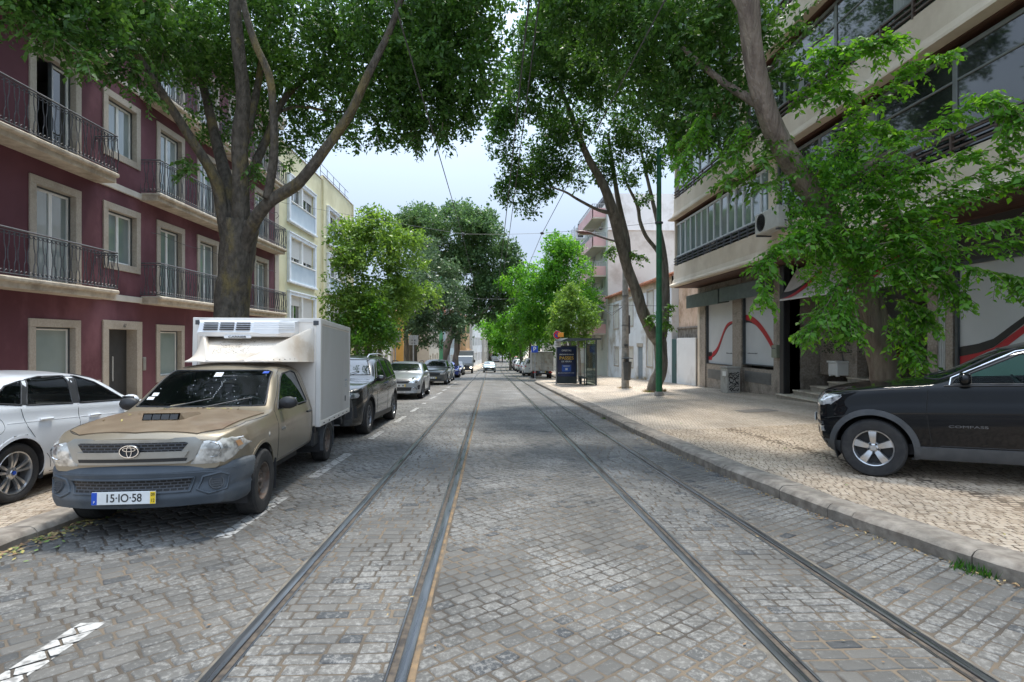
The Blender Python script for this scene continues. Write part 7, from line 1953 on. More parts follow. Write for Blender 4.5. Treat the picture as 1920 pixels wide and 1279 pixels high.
    if P.get('rails'):
        for sd in (1, -1):
            mb = MB(); mb.tube([(sx(a), sd*y_, z_) for a, y_, z_ in P['rails']], .018, 6); mb.build('roof_rail', P.get('railmat', M_alloy), root, smooth=60, local=True)
    mb = MB()
    for sd in (-1, 1):
        y_ = -.10+.20*sd; bx = sx(P['cowl'])-.02
        h0, n0 = b.hit('top', bx+.03, y_); h1, n1 = b.hit('front', y_+.42, ws[0][1]+.07)
        mb.tube([h0+n0*.02, h1+n1*.02], .007, 4)
    mb.build('wiper', M_black, root, local=True)
    place(root, xy[0], xy[1], heading, wb, zf)
    return root, b

# ---------------------------------------------------------------- white hatchback on the left pavement
P = dict(L=4.33, fo=.76, wb=2.69, W=.882, R=.318, rim=.232, tw=.225, tumble=.42, crown=.035, bowf=.2, bowr=.14,
    top=[(0, .60), (.08, .68), (.4, .82), (.9, .93), (1.35, 1.0), (1.5, 1.05), (2.05, 1.33), (2.5, 1.385), (3.1, 1.38), (3.7, 1.31), (4.0, 1.24), (4.14, 1.06), (4.28, .93), (4.33, .75)],
    bot=[(0, .24), (.5, .2), (3.8, .2), (4.33, .32)], belt=[(0, .55), (.4, .72), (1.4, .93), (2.5, .96), (3.6, 1.0), (4.33, .98)],
    plan=[(0, .78), (.12, .88), (.4, .965), (.9, .995), (2.2, .985), (3.4, 1.0), (4.0, .95), (4.33, .82)], cowl=1.4, dash=.92,
    low=[(0, .88), (.06, .945), (.3, .985), (.55, 1.0), (.75, .995), (.86, .965), (1, .955)],
    win=[[(1.66, .975), (2.12, 1.235), (2.38, 1.315), (2.42, 1.32), (2.52, .995)], [(2.64, 1.0), (2.56, 1.325), (2.95, 1.325), (3.18, 1.30), (3.33, 1.03)], [(3.40, 1.035), (3.26, 1.29), (3.5, 1.24), (3.78, 1.08)]],
    pillars=[[(2.52, .995), (2.42, 1.32), (2.56, 1.325), (2.64, 1.0)], [(3.33, 1.03), (3.18, 1.30), (3.26, 1.29), (3.40, 1.035)]],
    shield=[(-.66, 1.04), (.66, 1.04), (.53, 1.33), (-.53, 1.33)], rearglass=[(-.52, 1.08), (.52, 1.08), (.46, 1.24), (-.46, 1.24)],
    shut=[[(1.33, .93), (1.28, .6), (1.34, .26)], [(2.56, .98), (2.58, .3)], [(3.42, 1.0), (3.36, .8), (3.16, .55), (3.02, .42), (2.98, .3)], [(1.32, .25), (2.98, .25)]],
    handles=[(2.30, .83), (3.10, .86)], mir=(1.72, .98),
    sym=[('headlight', [(.42, .56), (.80, .60), (.84, .70), (.5, .66)], M_lens, .0, .02)], rear=[('tail_light', [(.45, .72), (.78, .72), (.80, .86), (.45, .86)], M_tail, 0, .015)], plz=.42, plzr=.55)
W_bmw = paint('white_car_paint', (0.78, 0.80, 0.82), metal=.0, rough=.28)
rt, b = make_car('white hatchback parked on the pavement beside the dirty pickup, seen from its rear side', 'car', P, (-5.90, 8.86), 90, W_bmw, zf=zside, near=True, style='double', rimmat=M_alloy)
interior(rt, P, .76-1.7, .76-2.35, .78, zf=.3)
for sd in (-1,):
    mb = MB(); mb.lathe([(0, .0), (.020, 0), (.022, -.006)], axis='y', n=18, M=Matrix.Translation((-2.69, sd*(.882-.03-.1125-.0)-.094+.0, .318)) @ Matrix.Diagonal((1, -1, 1, 1)))
    mb.build('hub_badge', M_plateb, rt, local=True)
b.line('crease', 'side', [(0.76-1.5, .80), (.76-2.6, .83), (.76-3.6, .855)], .004, W_bmw, rt, side=-1)
b.line('fuel_flap', 'side', circ(.76-3.72, .84, .085, 20), .003, M_plk, rt, side=-1, off=-.001, n=4, closed=True)

# ---------------------------------------------------------------- black compact off-roader on the right pavement
PJ = dict(L=4.39, fo=.70, wb=2.636, W=.91, R=.352, rim=.222, tw=.235, tumble=.34, crown=.05, bowf=.22, bowr=.08, arch=.415, clad=.062, lipang=(-22, 202), zs0=.255, zs1=.40, rc=.10,
    top=[(0, .94), (.05, 1.02), (.25, 1.085), (.8, 1.14), (1.2, 1.165), (1.36, 1.205), (2.05, 1.53), (2.5, 1.61), (3.1, 1.635), (3.8, 1.60), (4.05, 1.56), (4.22, 1.25), (4.33, 1.02), (4.39, .85)],
    bot=[(0, .30), (.3, .24), (3.9, .25), (4.39, .36)], belt=[(0, .85), (.35, 1.01), (1.2, 1.085), (2.5, 1.10), (3.4, 1.12), (4.39, 1.12)],
    plan=[(0, .78), (.08, .86), (.25, .93), (.7, .985), (1.5, .985), (3.4, .99), (4.1, .93), (4.39, .82)], cowl=1.3, dash=1.03, und=.28,
    low=[(0, .90), (.08, .955), (.3, .98), (.58, 1.0), (.72, .995), (.80, .975), (.9, .97), (1, .955)],
    nose=[(.3, .10), (.45, .02), (.7, 0), (.95, .03), (1.1, .08)],
    win=[[(1.50, 1.12), (1.54, 1.18), (2.10, 1.44), (2.45, 1.51), (2.50, 1.51), (2.56, 1.12)], [(2.66, 1.12), (2.62, 1.51), (3.2, 1.52), (3.42, 1.48), (3.50, 1.13)], [(3.58, 1.15), (3.50, 1.47), (3.75, 1.43), (3.95, 1.2)]],
    pillars=[[(2.56, 1.10), (2.50, 1.50), (2.62, 1.51), (2.66, 1.10)], [(3.50, 1.13), (3.42, 1.48), (3.50, 1.47), (3.58, 1.15)]],
    shield=[(-.68, 1.17), (.68, 1.17), (.56, 1.50), (-.56, 1.50)], rearglass=[(-.58, 1.22), (.58, 1.22), (.5, 1.5), (-.5, 1.5)],
    shut=[[(1.28, 1.06), (1.25, .8), (1.28, .42)], [(2.60, 1.08), (2.62, .42)], [(1.36, .415), (3.0, .415)], [(3.5, 1.1), (3.45, .9), (3.15, .6), (3.05, .42)], [(.18, .70), (.30, .72), (.43, .74)], [(.12, 1.03), (.5, 1.05), (1.2, 1.08)]],
    handles=[(2.34, .955), (3.25, .975)], mir=(1.62, 1.19),
    front=[('grille', [(-.48, .84), (.48, .84), (.46, .95), (-.46, .95)], M_mesh, .004, 0), ('lower_grille', [(-.5, .42), (.5, .42), (.55, .56), (-.55, .56)], M_mesh, .004, 0)],
    sym=[('headlight', [(.50, .86), (.60, .84), (.78, .87), (.83, .98), (.66, .97), (.50, .95)], M_lens, 0, .02), ('fog_light', [(.62, .50), (.74, .52), (.74, .60), (.62, .60)], M_lens, 0, .01)], plz=.66)
M_bpaint = pm('black_car_paint', (0.006, 0.0065, 0.008), (0.008, 0.009, 0.010), scale=2, rough=.05, spec=.32)
JH = 140
rt, b = make_car('black off-road car nosed across the right pavement, its front wheel in full view', 'car', PJ, (5.26, 7.32), JH, M_bpaint, zf=zside, near=True, style='five', trim=M_gplas, glass=M_jglass)
interior(rt, PJ, .70-1.62, .70-2.4, .80, zf=.42, col=pm('grey_interior', (0.10, 0.105, 0.11), rough=.8))
# headlamp wrapping to the side, bumper marker, belt chrome, badge
b.patch('headlight_side', 'side', [(.70-.07, .87), (.70-.34, .93), (.70-.42, 1.0), (.70-.12, 1.005)], M_lens, rt, off=0, bulge=.012, side=1, step=.03)
b.patch('bumper_slot', 'side', [(.70-.06, .62), (.70-.16, .61), (.70-.16, .65), (.70-.06, .66)], M_gplas, rt, off=.003, side=1, step=.03)
b.patch('bumper_trim', 'side', [(.70-.05, .30), (.70-.38, .30), (.70-.42, .42), (.70-.05, .44)], M_gplas, rt, off=.004, side=1, step=.04)
b.line('chrome_strip', 'side', [(.70-1.48, 1.11), (.70-1.50, 1.19), (.70-2.08, 1.47), (.70-2.5, 1.53), (.70-3.2, 1.55), (.70-3.7, 1.48)], .010, M_chrome, rt, side=1, off=.004)
b.line('belt_strip', 'side', [(.70-1.43, 1.105), (.70-2.6, 1.105), (.70-3.9, 1.13)], .010, M_black, rt, side=1, off=.004)
p, nn = b.hit('side', .70-1.62, .645, 1)
text_obj('COMPASS', .038, frame_M((p.x, p.y+.004, p.z), (-1, 0, 0), (0, 0, 1)), M_dalloy, rt, 'badge_lettering', ext=.001, sx=2.1)
mb = MB(); p, nn = b.hit('side', .70-1.72, 1.0, 1)

# ---------------------------------------------------------------- pickup with refrigerated box
M_hil = paint('dusty_champagne_paint', (0.265, 0.222, 0.158), metal=.35, rough=.38, coat=.45, dirt=(0.22, 0.175, 0.12), bump=.05, bscale=200)
M_hood = pm('dirty_bonnet_paint', (0.175, 0.125, 0.078), (0.225, 0.17, 0.112), scale=5, rough=.5, metal=.15, bump=.1, bscale=160, detail=9, coat=.2, c3=(0.145, 0.075, 0.04), s3=1.6)
M_bump = pm('blue_grey_bumper', (0.050, 0.063, 0.078), (0.072, 0.087, 0.104), scale=3, rough=.62, c3=(0.11, 0.12, 0.13), s3=1.6, bump=.08, bscale=120)
M_gr = pm('grille_silver', (0.30, 0.285, 0.25), (0.37, 0.355, 0.32), scale=6, rough=.35, metal=.5)
PH = dict(L=3.02, fo=.87, wb=3.085, W=.845, R=.335, rim=.196, tw=.205, tumble=.30, crown=.045, bowf=.17, bowr=.0, arch=.405, nlen=.6, rc=.12, inset=-.01,
    top=[(0, .905), (.05, .955), (.25, .985), (.7, 1.03), (1.15, 1.065), (1.25, 1.085), (1.9, 1.49), (2.15, 1.565), (2.6, 1.585), (2.92, 1.56), (3.0, 1.50), (3.02, 1.4)],
    bot=[(0, .62), (.42, .60), (.5, .42), (3.02, .42)], belt=[(0, .86), (.3, .93), (1.1, .985), (2.0, 1.0), (3.02, 1.02)],
    plan=[(0, .84), (.08, .90), (.3, .96), (.7, .99), (1.3, 1.0), (2.6, 1.0), (3.02, .985)], cowl=1.17, dash=.99, und=.30,
    low=[(0, .93), (.06, .965), (.35, .99), (.6, 1.0), (.78, .995), (.9, .97), (1, .95)],
    win=[[(1.52, 1.03), (1.60, 1.10), (1.98, 1.375), (2.12, 1.43), (2.55, 1.46), (2.66, 1.43), (2.80, 1.05), (2.78, 1.03)]],
    shield=[(-.685, 1.085), (.685, 1.085), (.585, 1.455), (.53, 1.475), (-.53, 1.475), (-.585, 1.455)],
    rearglass=[(-.45, 1.1), (.45, 1.1), (.42, 1.4), (-.42, 1.4)],
    shut=[[(1.38, 1.03), (1.37, .7), (1.40, .46)], [(2.93, 1.05), (2.96, .7), (2.95, .46)], [(1.40, .46), (2.95, .46)], [(1.38, 1.03), (1.62, 1.17), (2.0, 1.44), (2.15, 1.49), (2.6, 1.515), (2.75, 1.48), (2.93, 1.05)], [(.10, .93), (.6, .985), (1.15, 1.0)]],
    handles=[(2.72, .90)], handlemat=M_black, mir=(1.60, 1.10), trimmat=M_black,
    sym=[('headlight', [(.47, .665), (.72, .66), (.775, .70), (.83, .79), (.80, .88), (.60, .895), (.53, .87)], M_lensold, 0, .022)])
rt, b = make_car('dusty champagne pickup with a dark blue-grey bumper, carrying a white refrigerated box', 'pickup truck', PH, (-3.22, 5.93), -86, M_hil, near=True, style='steel', rimmat=M_rust, tint=M_black)
rt.name = 'parked_pickup'
sx = lambda s_: .87-s_
# bonnet skin with its dirt, scoop
b.patch('bonnet', 'top', [(sx(.10), -.50), (sx(.045), 0), (sx(.10), .50), (sx(.25), .66), (sx(1.12), .76), (sx(1.17), .5), (sx(1.17), -.5), (sx(1.12), -.76), (sx(.25), -.66)], M_hood, rt, off=0, thick=.010, step=.06)
mb = MB(); p, nn = b.hit('top', sx(.62), 0)
z0 = p.z
mb.v += [(sx(.47), -.17, z0-.012), (sx(.47), .17, z0-.012), (sx(.50), -.17, z0+.062), (sx(.50), .17, z0+.062), (sx(.84), -.19, z0+.045), (sx(.84), .19, z0+.045), (sx(.53), -.20, z0-.01), (sx(.53), .20, z0-.01), (sx(.86), -.24, z0+.01), (sx(.86), .24, z0+.01)]
for f_ in ((2, 3, 5, 4), (0, 2, 6), (1, 7, 3), (6, 2, 4, 8), (3, 7, 9, 5), (4, 5, 9, 8)): mb.f.append(f_); mb.m.append(0)
sc_ = mb.build('bonnet_scoop', M_hood, rt, smooth=30, local=True)
mb = MB()
for k in range(4): y0 = -.158+.0805*k; mb.quad((sx(.470)+.004, y0, z0+.004), (sx(.470)+.004, y0+.072, z0+.004), (sx(.494)+.004, y0+.072, z0+.052), (sx(.494)+.004, y0, z0+.052))
mb.build('scoop_slots', M_plk, rt, local=True)
# grille
G1 = [(-.50, .715), (-.44, .68), (.44, .68), (.50, .715), (.565, .87), (.50, .895), (-.50, .895), (-.565, .87)]
b.patch('grille_surround', 'front', G1, M_gr, rt, off=0, thick=.022, step=.05)
b.patch('grille', 'front', [(-.40, .785), (.40, .785), (.455, .860), (.43, .87), (-.43, .87), (-.455, .860)], M_mesh, rt, off=.026, step=.05)
b.patch('lower_slot', 'front', [(-.44, .70), (.44, .70), (.45, .728), (-.45, .728)], M_plk, rt, off=.026, step=.05)
b.patch('grille_bar', 'front', [(-.43, .735), (.43, .735), (.46, .79), (-.46, .79)], M_gr, rt, off=.026, thick=.018, step=.05)
# ellipse emblem
p, nn = b.hit('front', 0, .80); ex = p.x+.055
mb = MB()
def ell(cy, cz, a, b_, rr=.006, n=32): mb.tube([(ex-.015*(q-.5)*0, cy+a*math.cos(t), cz+b_*math.sin(t)) for q, t in enumerate(np.linspace(0, 2*math.pi, n))], rr, 6)
ell(0, .80, .078, .052, .007); ell(0, .818, .052, .016, .005); ell(0, .80, .020, .048, .005)
em = mb.build('emblem', M_chrome, rt, smooth=60, local=True)
mb = MB(); mb.lathe([(0, 0), (1, 0), (1.05, -.03)], axis='x', n=28); mb.v = [(q[0]+ex-.008, q[1]*.082, q[2]*.056+.80) for q in mb.v]; q_ = mb.build('emblem_plate', M_black, rt, smooth=30, local=True); q_.parent = em
# headlamp details: round reflector and amber indicator
for sd in (1, -1):
    p, nn = b.hit('front', sd*.64, .79); mb = MB(); Mt = Matrix.Translation(p+nn*.028)
    mb.lathe([(.062, -.006), (.066, 0), (.070, -.006)], axis='x', n=24, M=Mt); mb.build('lamp_ring', M_chrome, rt, smooth=50, local=True)
    b.patch('indicator', 'front', [(sd*.785, .79), (sd*.805, .80), (sd*.79, .845), (sd*.77, .84)], M_amber, rt, off=.023, step=.03)
    b.patch('side_lamp', 'side', [(sx(.20), .76), (sx(.44), .83), (sx(.46), .87), (sx(.22), .875)], M_lensold, rt, off=0, bulge=.016, side=sd, step=.04)
    b.patch('side_indicator', 'side', circ(sx(1.05), .80, .03, 12), M_lensold, rt, off=0, bulge=.01, side=sd, step=.02)
# bumper: its own moulding
PB = dict(L=.80, fo=.935, wb=3, W=.875, tumble=.5, crown=.02, bowf=.30, bowr=0, nlen=.75, rc=.07,
    top=[(0, .60), (.03, .66), (.12, .69), (.5, .685), (.8, .66)], bot=[(0, .30), (.10, .275), (.5, .30), (.8, .36)], belt=[(0, .55), (.1, .63), (.8, .62)],
    plan=[(0, .84), (.06, .90), (.2, .96), (.45, 1.0), (.8, 1.0)], low=[(0, .95), (.15, .985), (.4, .99), (.5, .975), (.62, 1.0), (1, .985)], inner=M_int,
    nose=[(.27, .05), (.38, .0), (.44, .012), (.5, .03), (.56, .012), (.62, .0), (.69, .035)])
bb = Body(PB, ds=.03); bb.cut('arch', (0, .335, .43), 0, None)
bmp = bb.mesh('bumper', M_bump, rt)
q_ = bb.patch('bumper_grille', 'front', [(-.46, .435), (.46, .435), (.49, .545), (-.49, .545)], M_mesh, rt, off=.004, step=.05); q_.parent = bmp
q_ = bb.line('grille_edge', 'front', [(-.48, .43), (.48, .43), (.51, .552), (-.51, .552)], .010, M_bump, rt, closed=True, off=.002); q_.parent = bmp
for sd in (1, -1):
    q_ = bb.line('fog_recess', 'front', [(sd*.53, .44), (sd*.57, .55), (sd*.70, .575), (sd*.755, .54), (sd*.74, .42), (sd*.62, .395)], .012, M_bump, rt, closed=True, off=.0); q_.parent = bmp
    p, nn = bb.hit('front', sd*.665, .487); Mt = Matrix.Translation(p+nn*.012) @ nn.to_track_quat('X', 'Z').to_matrix().to_4x4()
    mb = MB(); mb.lathe([(0, -.006), (.048, -.006), (.053, .004), (.062, .004), (.066, -.01)], axis='x', n=22, M=Mt)
    for k in range(4): mb.box(-.004, .006, -.045, .045, -.035+.02*k, -.029+.02*k, M=Mt)
    q_ = mb.build('fog_cover', M_gplas, rt, smooth=40, local=True); q_.parent = bmp
q_ = bb.line('bumper_crease', 'front', [(-.84, .60), (-.5, .605), (.5, .605), (.84, .60)], .008, M_bump, rt, off=-.003); q_.parent = bmp
p, nn = bb.hit('front', -.02, .415); pp = plate(rt, p.x+.016, .405, '15·IO·58', y0=-.02)
text_obj('09', .040, frame_M((p.x+.030, -.02+.238, .430), (0, 1, 0), (0, 0, 1)), M_plk, pp, 'plate_text', ext=.0006, sx=.8)
text_obj('12', .040, frame_M((p.x+.030, -.02+.238, .380), (0, 1, 0), (0, 0, 1)), M_plk, pp, 'plate_text', ext=.0006, sx=.8)
text_obj('P', .030, frame_M((p.x+.030, -.02-.238, .375), (0, 1, 0), (0, 0, 1)), M_platew, pp, 'plate_text', ext=.0006, sx=.9)
interior(rt, PH, sx(1.42), sx(2.25), .74, zf=.5, rear=False, col=pm('dusty_grey_interior', (0.22, 0.22, 0.21), (0.28, 0.28, 0.265), rough=.85))
# stickers and bird lime on the windscreen, rear mirror
for y, z, w_, h_ in ((-.02, 1.40, .09, .05), (-.60, 1.19, .07, .035), (-.63, 1.15, .08, .03)):
    mb = MB()
    p, nn = b.hit('front', y, z); q, _ = b.hit('front', y+w_, z); r_, _ = b.hit('front', y+w_, z+h_); t, _ = b.hit('front', y, z+h_)
    mb.quad(*[v+nn*.006 for v in (p, q, r_, t)])
    mb.build('sticker', M_platew, rt, local=True)
mb = MB(); p, nn = b.hit('front', .50, 1.435); q, _ = b.hit('front', .56, 1.435); r_, _ = b.hit('front', .56, 1.46); t, _ = b.hit('front', .50, 1.46); mb.quad(*[v+nn*.006 for v in (p, q, r_, t)]); mb.build('blue_sticker', M_plateb, rt, local=True)
mb = MB(); rs = random.Random(12)
for k in range(60):
    y, z = rs.gauss(.15, .28), rs.uniform(1.10, 1.45); y = max(-.55, min(.55, y)); p, nn = b.hit('front', y, z); r0 = rs.uniform(.002, .006)
    if k < 14: p, nn = b.hit('front', .13+.006*rs.gauss(0, 1)-.0035*k, 1.36-.018*k); r0 = .006
    mb.quad(p+nn*.005+Vector((0, -r0, 0)), p+nn*.005+Vector((0, 0, -r0*1.5)), p+nn*.005+Vector((0, r0, 0)), p+nn*.005+Vector((0, 0, r0*1.5)))
mb.build('bird_lime', M_platew, rt, local=True)
mb = MB(); mb.box(sx(1.78), sx(1.75), .02, .24, 1.36, 1.42, 0, .01); mb.build('rear_view_mirror', M_black, rt, local=True)
# leaves caught on the bonnet
mb = MB()
for k in range(26):
    y, s_ = rs.uniform(-.6, .6), (1.14 if k < 16 else rs.uniform(.3, 1.1)); p, nn = b.hit('top', sx(s_)+rs.uniform(-.03, .03), y); a = rs.uniform(0, 6.3); d = Vector((math.cos(a), math.sin(a), .3))*.022; e = Vector((-math.sin(a), math.cos(a), 0))*.009
    p = p+Vector((0, 0, .018)); mb.quad(p-d, p+e, p+d, p-e)
mb.build('caught_leaves', Ml[1], rt, local=True)
mb = MB()
for k in range(7): p, nn = b.hit('side', sx(2.05), .9, 1)
text_obj('HILUX', .05, frame_M((sx(1.56), .848, .80), (-1, 0, 0), (0, 0, 1)), M_gr, rt, 'badge_lettering', ext=.002, sx=1.1)
# box
M_box = pm('off_white_box', (0.80, 0.735, 0.655), (0.84, 0.785, 0.71), scale=1.2, rough=.5, c3=(0.72, 0.64, 0.55), s3=1.3)
M_boxs = pm('box_side_panel', (0.52, 0.515, 0.50), (0.58, 0.575, 0.56), scale=.8, rough=.45, stretch=(1, 1, .3), c3=(0.44, 0.42, 0.39), s3=.9)
M_fair = pm('fairing_grp', (0.79, 0.70, 0.59), (0.83, 0.76, 0.67), scale=2, rough=.4, c3=(0.66, 0.54, 0.41), s3=2.2)
bx0, bx1, bw, bz0, bz1 = sx(3.20), sx(5.62), .885, .63, 2.215
mb = MB(); mb.box(bx1, bx0, -bw, bw, bz0, bz1, 0, .012); bo = mb.build('cargo_box', M_box, rt, local=True)
for sd in (1, -1):
    mb = MB(); mb.box(bx1+.04, bx0-.06, sd*bw, sd*(bw+.004), bz0+.08, bz1-.10, 0, .001)
    q_ = mb.build('side_panel', M_boxs, rt, local=True); q_.parent = bo
mb = MB()
for sd in (1, -1):
    mb.box(bx1, bx0, sd*(bw-.02), sd*(bw+.010), bz0-.01, bz0+.07, 0, .006); mb.box(bx1, bx0, sd*(bw-.02), sd*(bw+.010), bz1-.075, bz1+.004, 0, .006)
    mb.box(bx0-.05, bx0+.010, sd*(bw-.06), sd*(bw+.012), bz0-.01, bz1+.006, 0, .006); mb.box(bx1-.010, bx1+.05, sd*(bw-.06), sd*(bw+.012), bz0-.01, bz1+.006, 0, .006)
mb.box(bx0-.02, bx0+.008, -bw+.02, bw-.02, bz1-.06, bz1+.004, 0, .004)
q_ = mb.build('edge_rail', pm('box_edge_rail', (0.70, 0.67, 0.62), (0.76, 0.73, 0.68), scale=4, rough=.4), rt, local=True); q_.parent = bo
mb = MB()
for x_ in np.linspace(bx1+.3, bx0-.25, 6): mb.box(x_-.02, x_+.02, bw+.009, bw+.02, bz0+.02, bz0+.035)
for sd in (1, -1): mb.box(bx0-.0, bx0+.014, sd*(bw-.10), sd*(bw-.02), bz1-.10, bz1-.03, 0, .008)
mb.box(bx1+.42, bx1+.46, bw+.003, bw+.014, .86, .96, 0, .004)
q_ = mb.build('latch', M_gplas, rt, local=True); q_.parent = bo
text_obj('FRIGORIFICO', .05, frame_M((bx1+.36, bw+.006, 1.24), (-1, 0, 0), (0, 0, 1)), pm('faded_print', (0.30, 0.36, 0.40), rough=.6), bo, 'faded_lettering', ext=.0005, sx=.8)
mb = MB()
for k in range(3): mb.box(bx1+.28, bx1+.46, bw+.0045, bw+.0055, 1.18-.03*k, 1.19-.03*k)
q_ = mb.build('faded_lettering', MATS['faded_print'], rt, local=True); q_.parent = bo
# fairing over the cab
mb = MB(); NS = 14; cols_ = 0
for i in range(NS+1):
    t = i/NS; s_ = 2.02+1.17*t; zr = 1.605+.48*t; yr = .22+.55*t; zcn = 1.595+.335*t; yb = .46+.34*t**.7; zb_ = 1.578
    prof = [(-yb-.005, zb_), (-yb, zb_+.015), (-(yb+yr)/2-.012*t, zb_+.008+(zr-zb_)*.5), (-yr-.02, zr-.02), (-yr, zr), (-yr+.04*t+.005, zr-.02*t), (-yr*.9+.02, zcn+.015*t), (-yr*.5, zcn), (0, zcn), (yr*.5, zcn), (yr*.9-.02, zcn+.015*t), (yr-.04*t-.005, zr-.02*t), (yr, zr), (yr+.02, zr-.02), ((yb+yr)/2+.012*t, zb_+.008+(zr-zb_)*.5), (yb, zb_+.015), (yb+.005, zb_)]
    n = len(prof)
    for y, z in prof: mb.v.append((sx(s_), y, z))
    if i:
        for k in range(n-1): mb.f.append(((i-1)*n+k, (i-1)*n+k+1, i*n+k+1, i*n+k)); mb.m.append(0)
mb.f.append(tuple(range(n))); mb.m.append(0)
fa = mb.build('roof_fairing', M_fair, rt, smooth=38, local=True)
mb = MB(); rs = random.Random(6)
for k in range(420):
    t = rs.uniform(.25, .9); y = rs.gauss(-.12, .22); y = max(-(.2+.3*t), min(.2+.3*t, y)); s_ = 2.02+1.17*t; z = 1.595+.335*t+.004; r0 = rs.uniform(.002, .006)
    mb.quad((sx(s_), y-r0, z), (sx(s_+r0*2), y, z+r0*.6), (sx(s_), y+r0, z), (sx(s_-r0*2), y, z-r0*.6))
q_ = mb.build('mildew', pm('mildew', (0.13, 0.085, 0.05), rough=.9), rt, local=True); q_.parent = fa; q_['kind'] = 'stuff'
mb = MB()
for i in range(9):
    t = .15+.1*i; s_ = 2.02+1.17*t; mb.lathe([(0, .006), (.008, .005), (.009, 0)], (sx(s_), (.46+.34*t**.7)-.02, 1.60+.03*t), axis='z', n=8)
q_ = mb.build('rivet', M_gplas, rt, local=True); q_.parent = fa
# cooling unit
M_unit = pm('unit_white', (0.76, 0.77, 0.78), (0.8, 0.81, 0.82), scale=4, rough=.35)
mb = MB(); ux, uz0, uz1 = sx(2.86), 1.935, 2.175
mb.v += [(sx(3.2), -.70, uz0), (sx(3.2), -.70, uz1), (ux-.03, -.68, uz1-.01), (ux, -.66, uz1-.05), (ux+.04, -.68, uz0+.05), (ux+.01, -.66, uz0),
         (sx(3.2), .58, uz0), (sx(3.2), .58, uz1), (ux-.03, .40, uz1-.01), (ux, .40, uz1-.05), (ux+.04, .40, uz0+.05), (ux+.01, .36, uz0),
         (sx(3.05), .56, uz1-.02), (sx(3.03), .57, uz1-.07), (sx(3.0), .57, uz0+.06), (sx(3.02), .50, uz0)]
for f_ in ((1, 2, 8, 12, 7), (2, 3, 9, 8), (3, 4, 10, 9), (4, 5, 11, 10), (8, 9, 13, 12), (9, 10, 14, 13), (10, 11, 15, 14), (0, 5, 4, 3, 2, 1), (7, 12, 13, 14, 15, 6), (0, 6, 15, 11, 5)): mb.f.append(f_); mb.m.append(0)
cu = mb.build('cooling_unit', M_unit, rt, smooth=20, local=True)
mb = MB()
for c_ in range(3):
    for r__ in range(4):
        y0 = -.60+.215*c_; z_ = uz0+.088+.030*r__; xx = ux+.045-.013*r__
        mb.box(xx-.02, xx+.004, y0, y0+.185, z_, z_+.016)
q_ = mb.build('vent_slots', M_plk, rt, local=True); q_.parent = cu
mb = MB()
for r__ in range(4): z_ = uz0+.088+.030*r__+.020; xx = ux+.047-.013*r__; mb.tube([(xx, .06, z_), (xx, .40, z_), (sx(3.0), .565, z_)], .005, 4)
mb.tube([(ux+.045, -.66, uz0+.055), (ux+.045, .1, uz0+.055), (ux+.045, .18, uz0+.035), (ux+.04, .42, uz0+.04)], .006, 5)
q_ = mb.build('moulded_rib', M_unit, rt, local=True); q_.parent = cu
mb = MB(); mb.box(ux+.0, ux+.035, -.33, .03, uz0-.028, uz0+.012, 0, .008); q_ = mb.build('name_strip', M_unit, rt, local=True); q_.parent = cu
text_obj('CARRIER', .036, frame_M((ux+.037, -.15, uz0-.010), (0, 1, 0), (0, 0, 1)), M_plk, cu, 'unit_lettering', ext=.001, sx=1.7, bold=.001)
# chassis, rear mudguards, flaps
mb = MB()
for sd in (1, -1): mb.box(sx(5.6), sx(2.6), sd*.40-.04, sd*.40+.04, .42, .60, 0, .01)
for s_ in (3.3, 4.2, 5.3): mb.box(sx(s_)-.05, sx(s_)+.05, -.8, .8, .54, .63)
mb.box(sx(5.7), sx(5.6), -.75, .75, .38, .50, 0, .02); mb.box(sx(3.55), sx(3.2), .35, .8, .32, .56, 0, .03)
mb.build('chassis', M_black, rt, local=True)
for sd in (1, -1):
    mb = MB(); c0 = -3.085; rr_ = .395; ang = np.linspace(-5, 185, 15)
    for a, a2 in zip(ang, ang[1:]):
        p = [(c0+rr_*math.cos(R(q)), .335+rr_*min(1, math.sin(R(q)))*.74) for q in (a, a2)]
        mb.quad((p[0][0], sd*.62, p[0][1]), (p[1][0], sd*.62, p[1][1]), (p[1][0], sd*.86, p[1][1]), (p[0][0], sd*.86, p[0][1]))
        mb.quad((p[0][0], sd*.86, p[0][1]), (p[1][0], sd*.86, p[1][1]), (p[1][0], sd*.86, p[1][1]-.04), (p[0][0], sd*.86, p[0][1]-.04))
    mb.box(c0+.37, c0+.385, sd*.60, sd*.86, .22, .64); mb.box(c0-.40, c0-.385, sd*.60, sd*.86, .20, .62)
    mb.build('mudguard', M_gplas, rt, local=True)
    mb = MB(); mb.box(-.44, -.43, sd*.60, sd*.84, .16, .50); mb.build('mud_flap', M_black, rt, local=True)
mb = MB(); mb.box(-3.085-.08, -3.085+.08, -.6, .6, .27, .40, 0, .03); mb.box(-.1, .1, -.6, .6, .22, .32, 0, .02); mb.build('axle', M_black, rt, local=True)
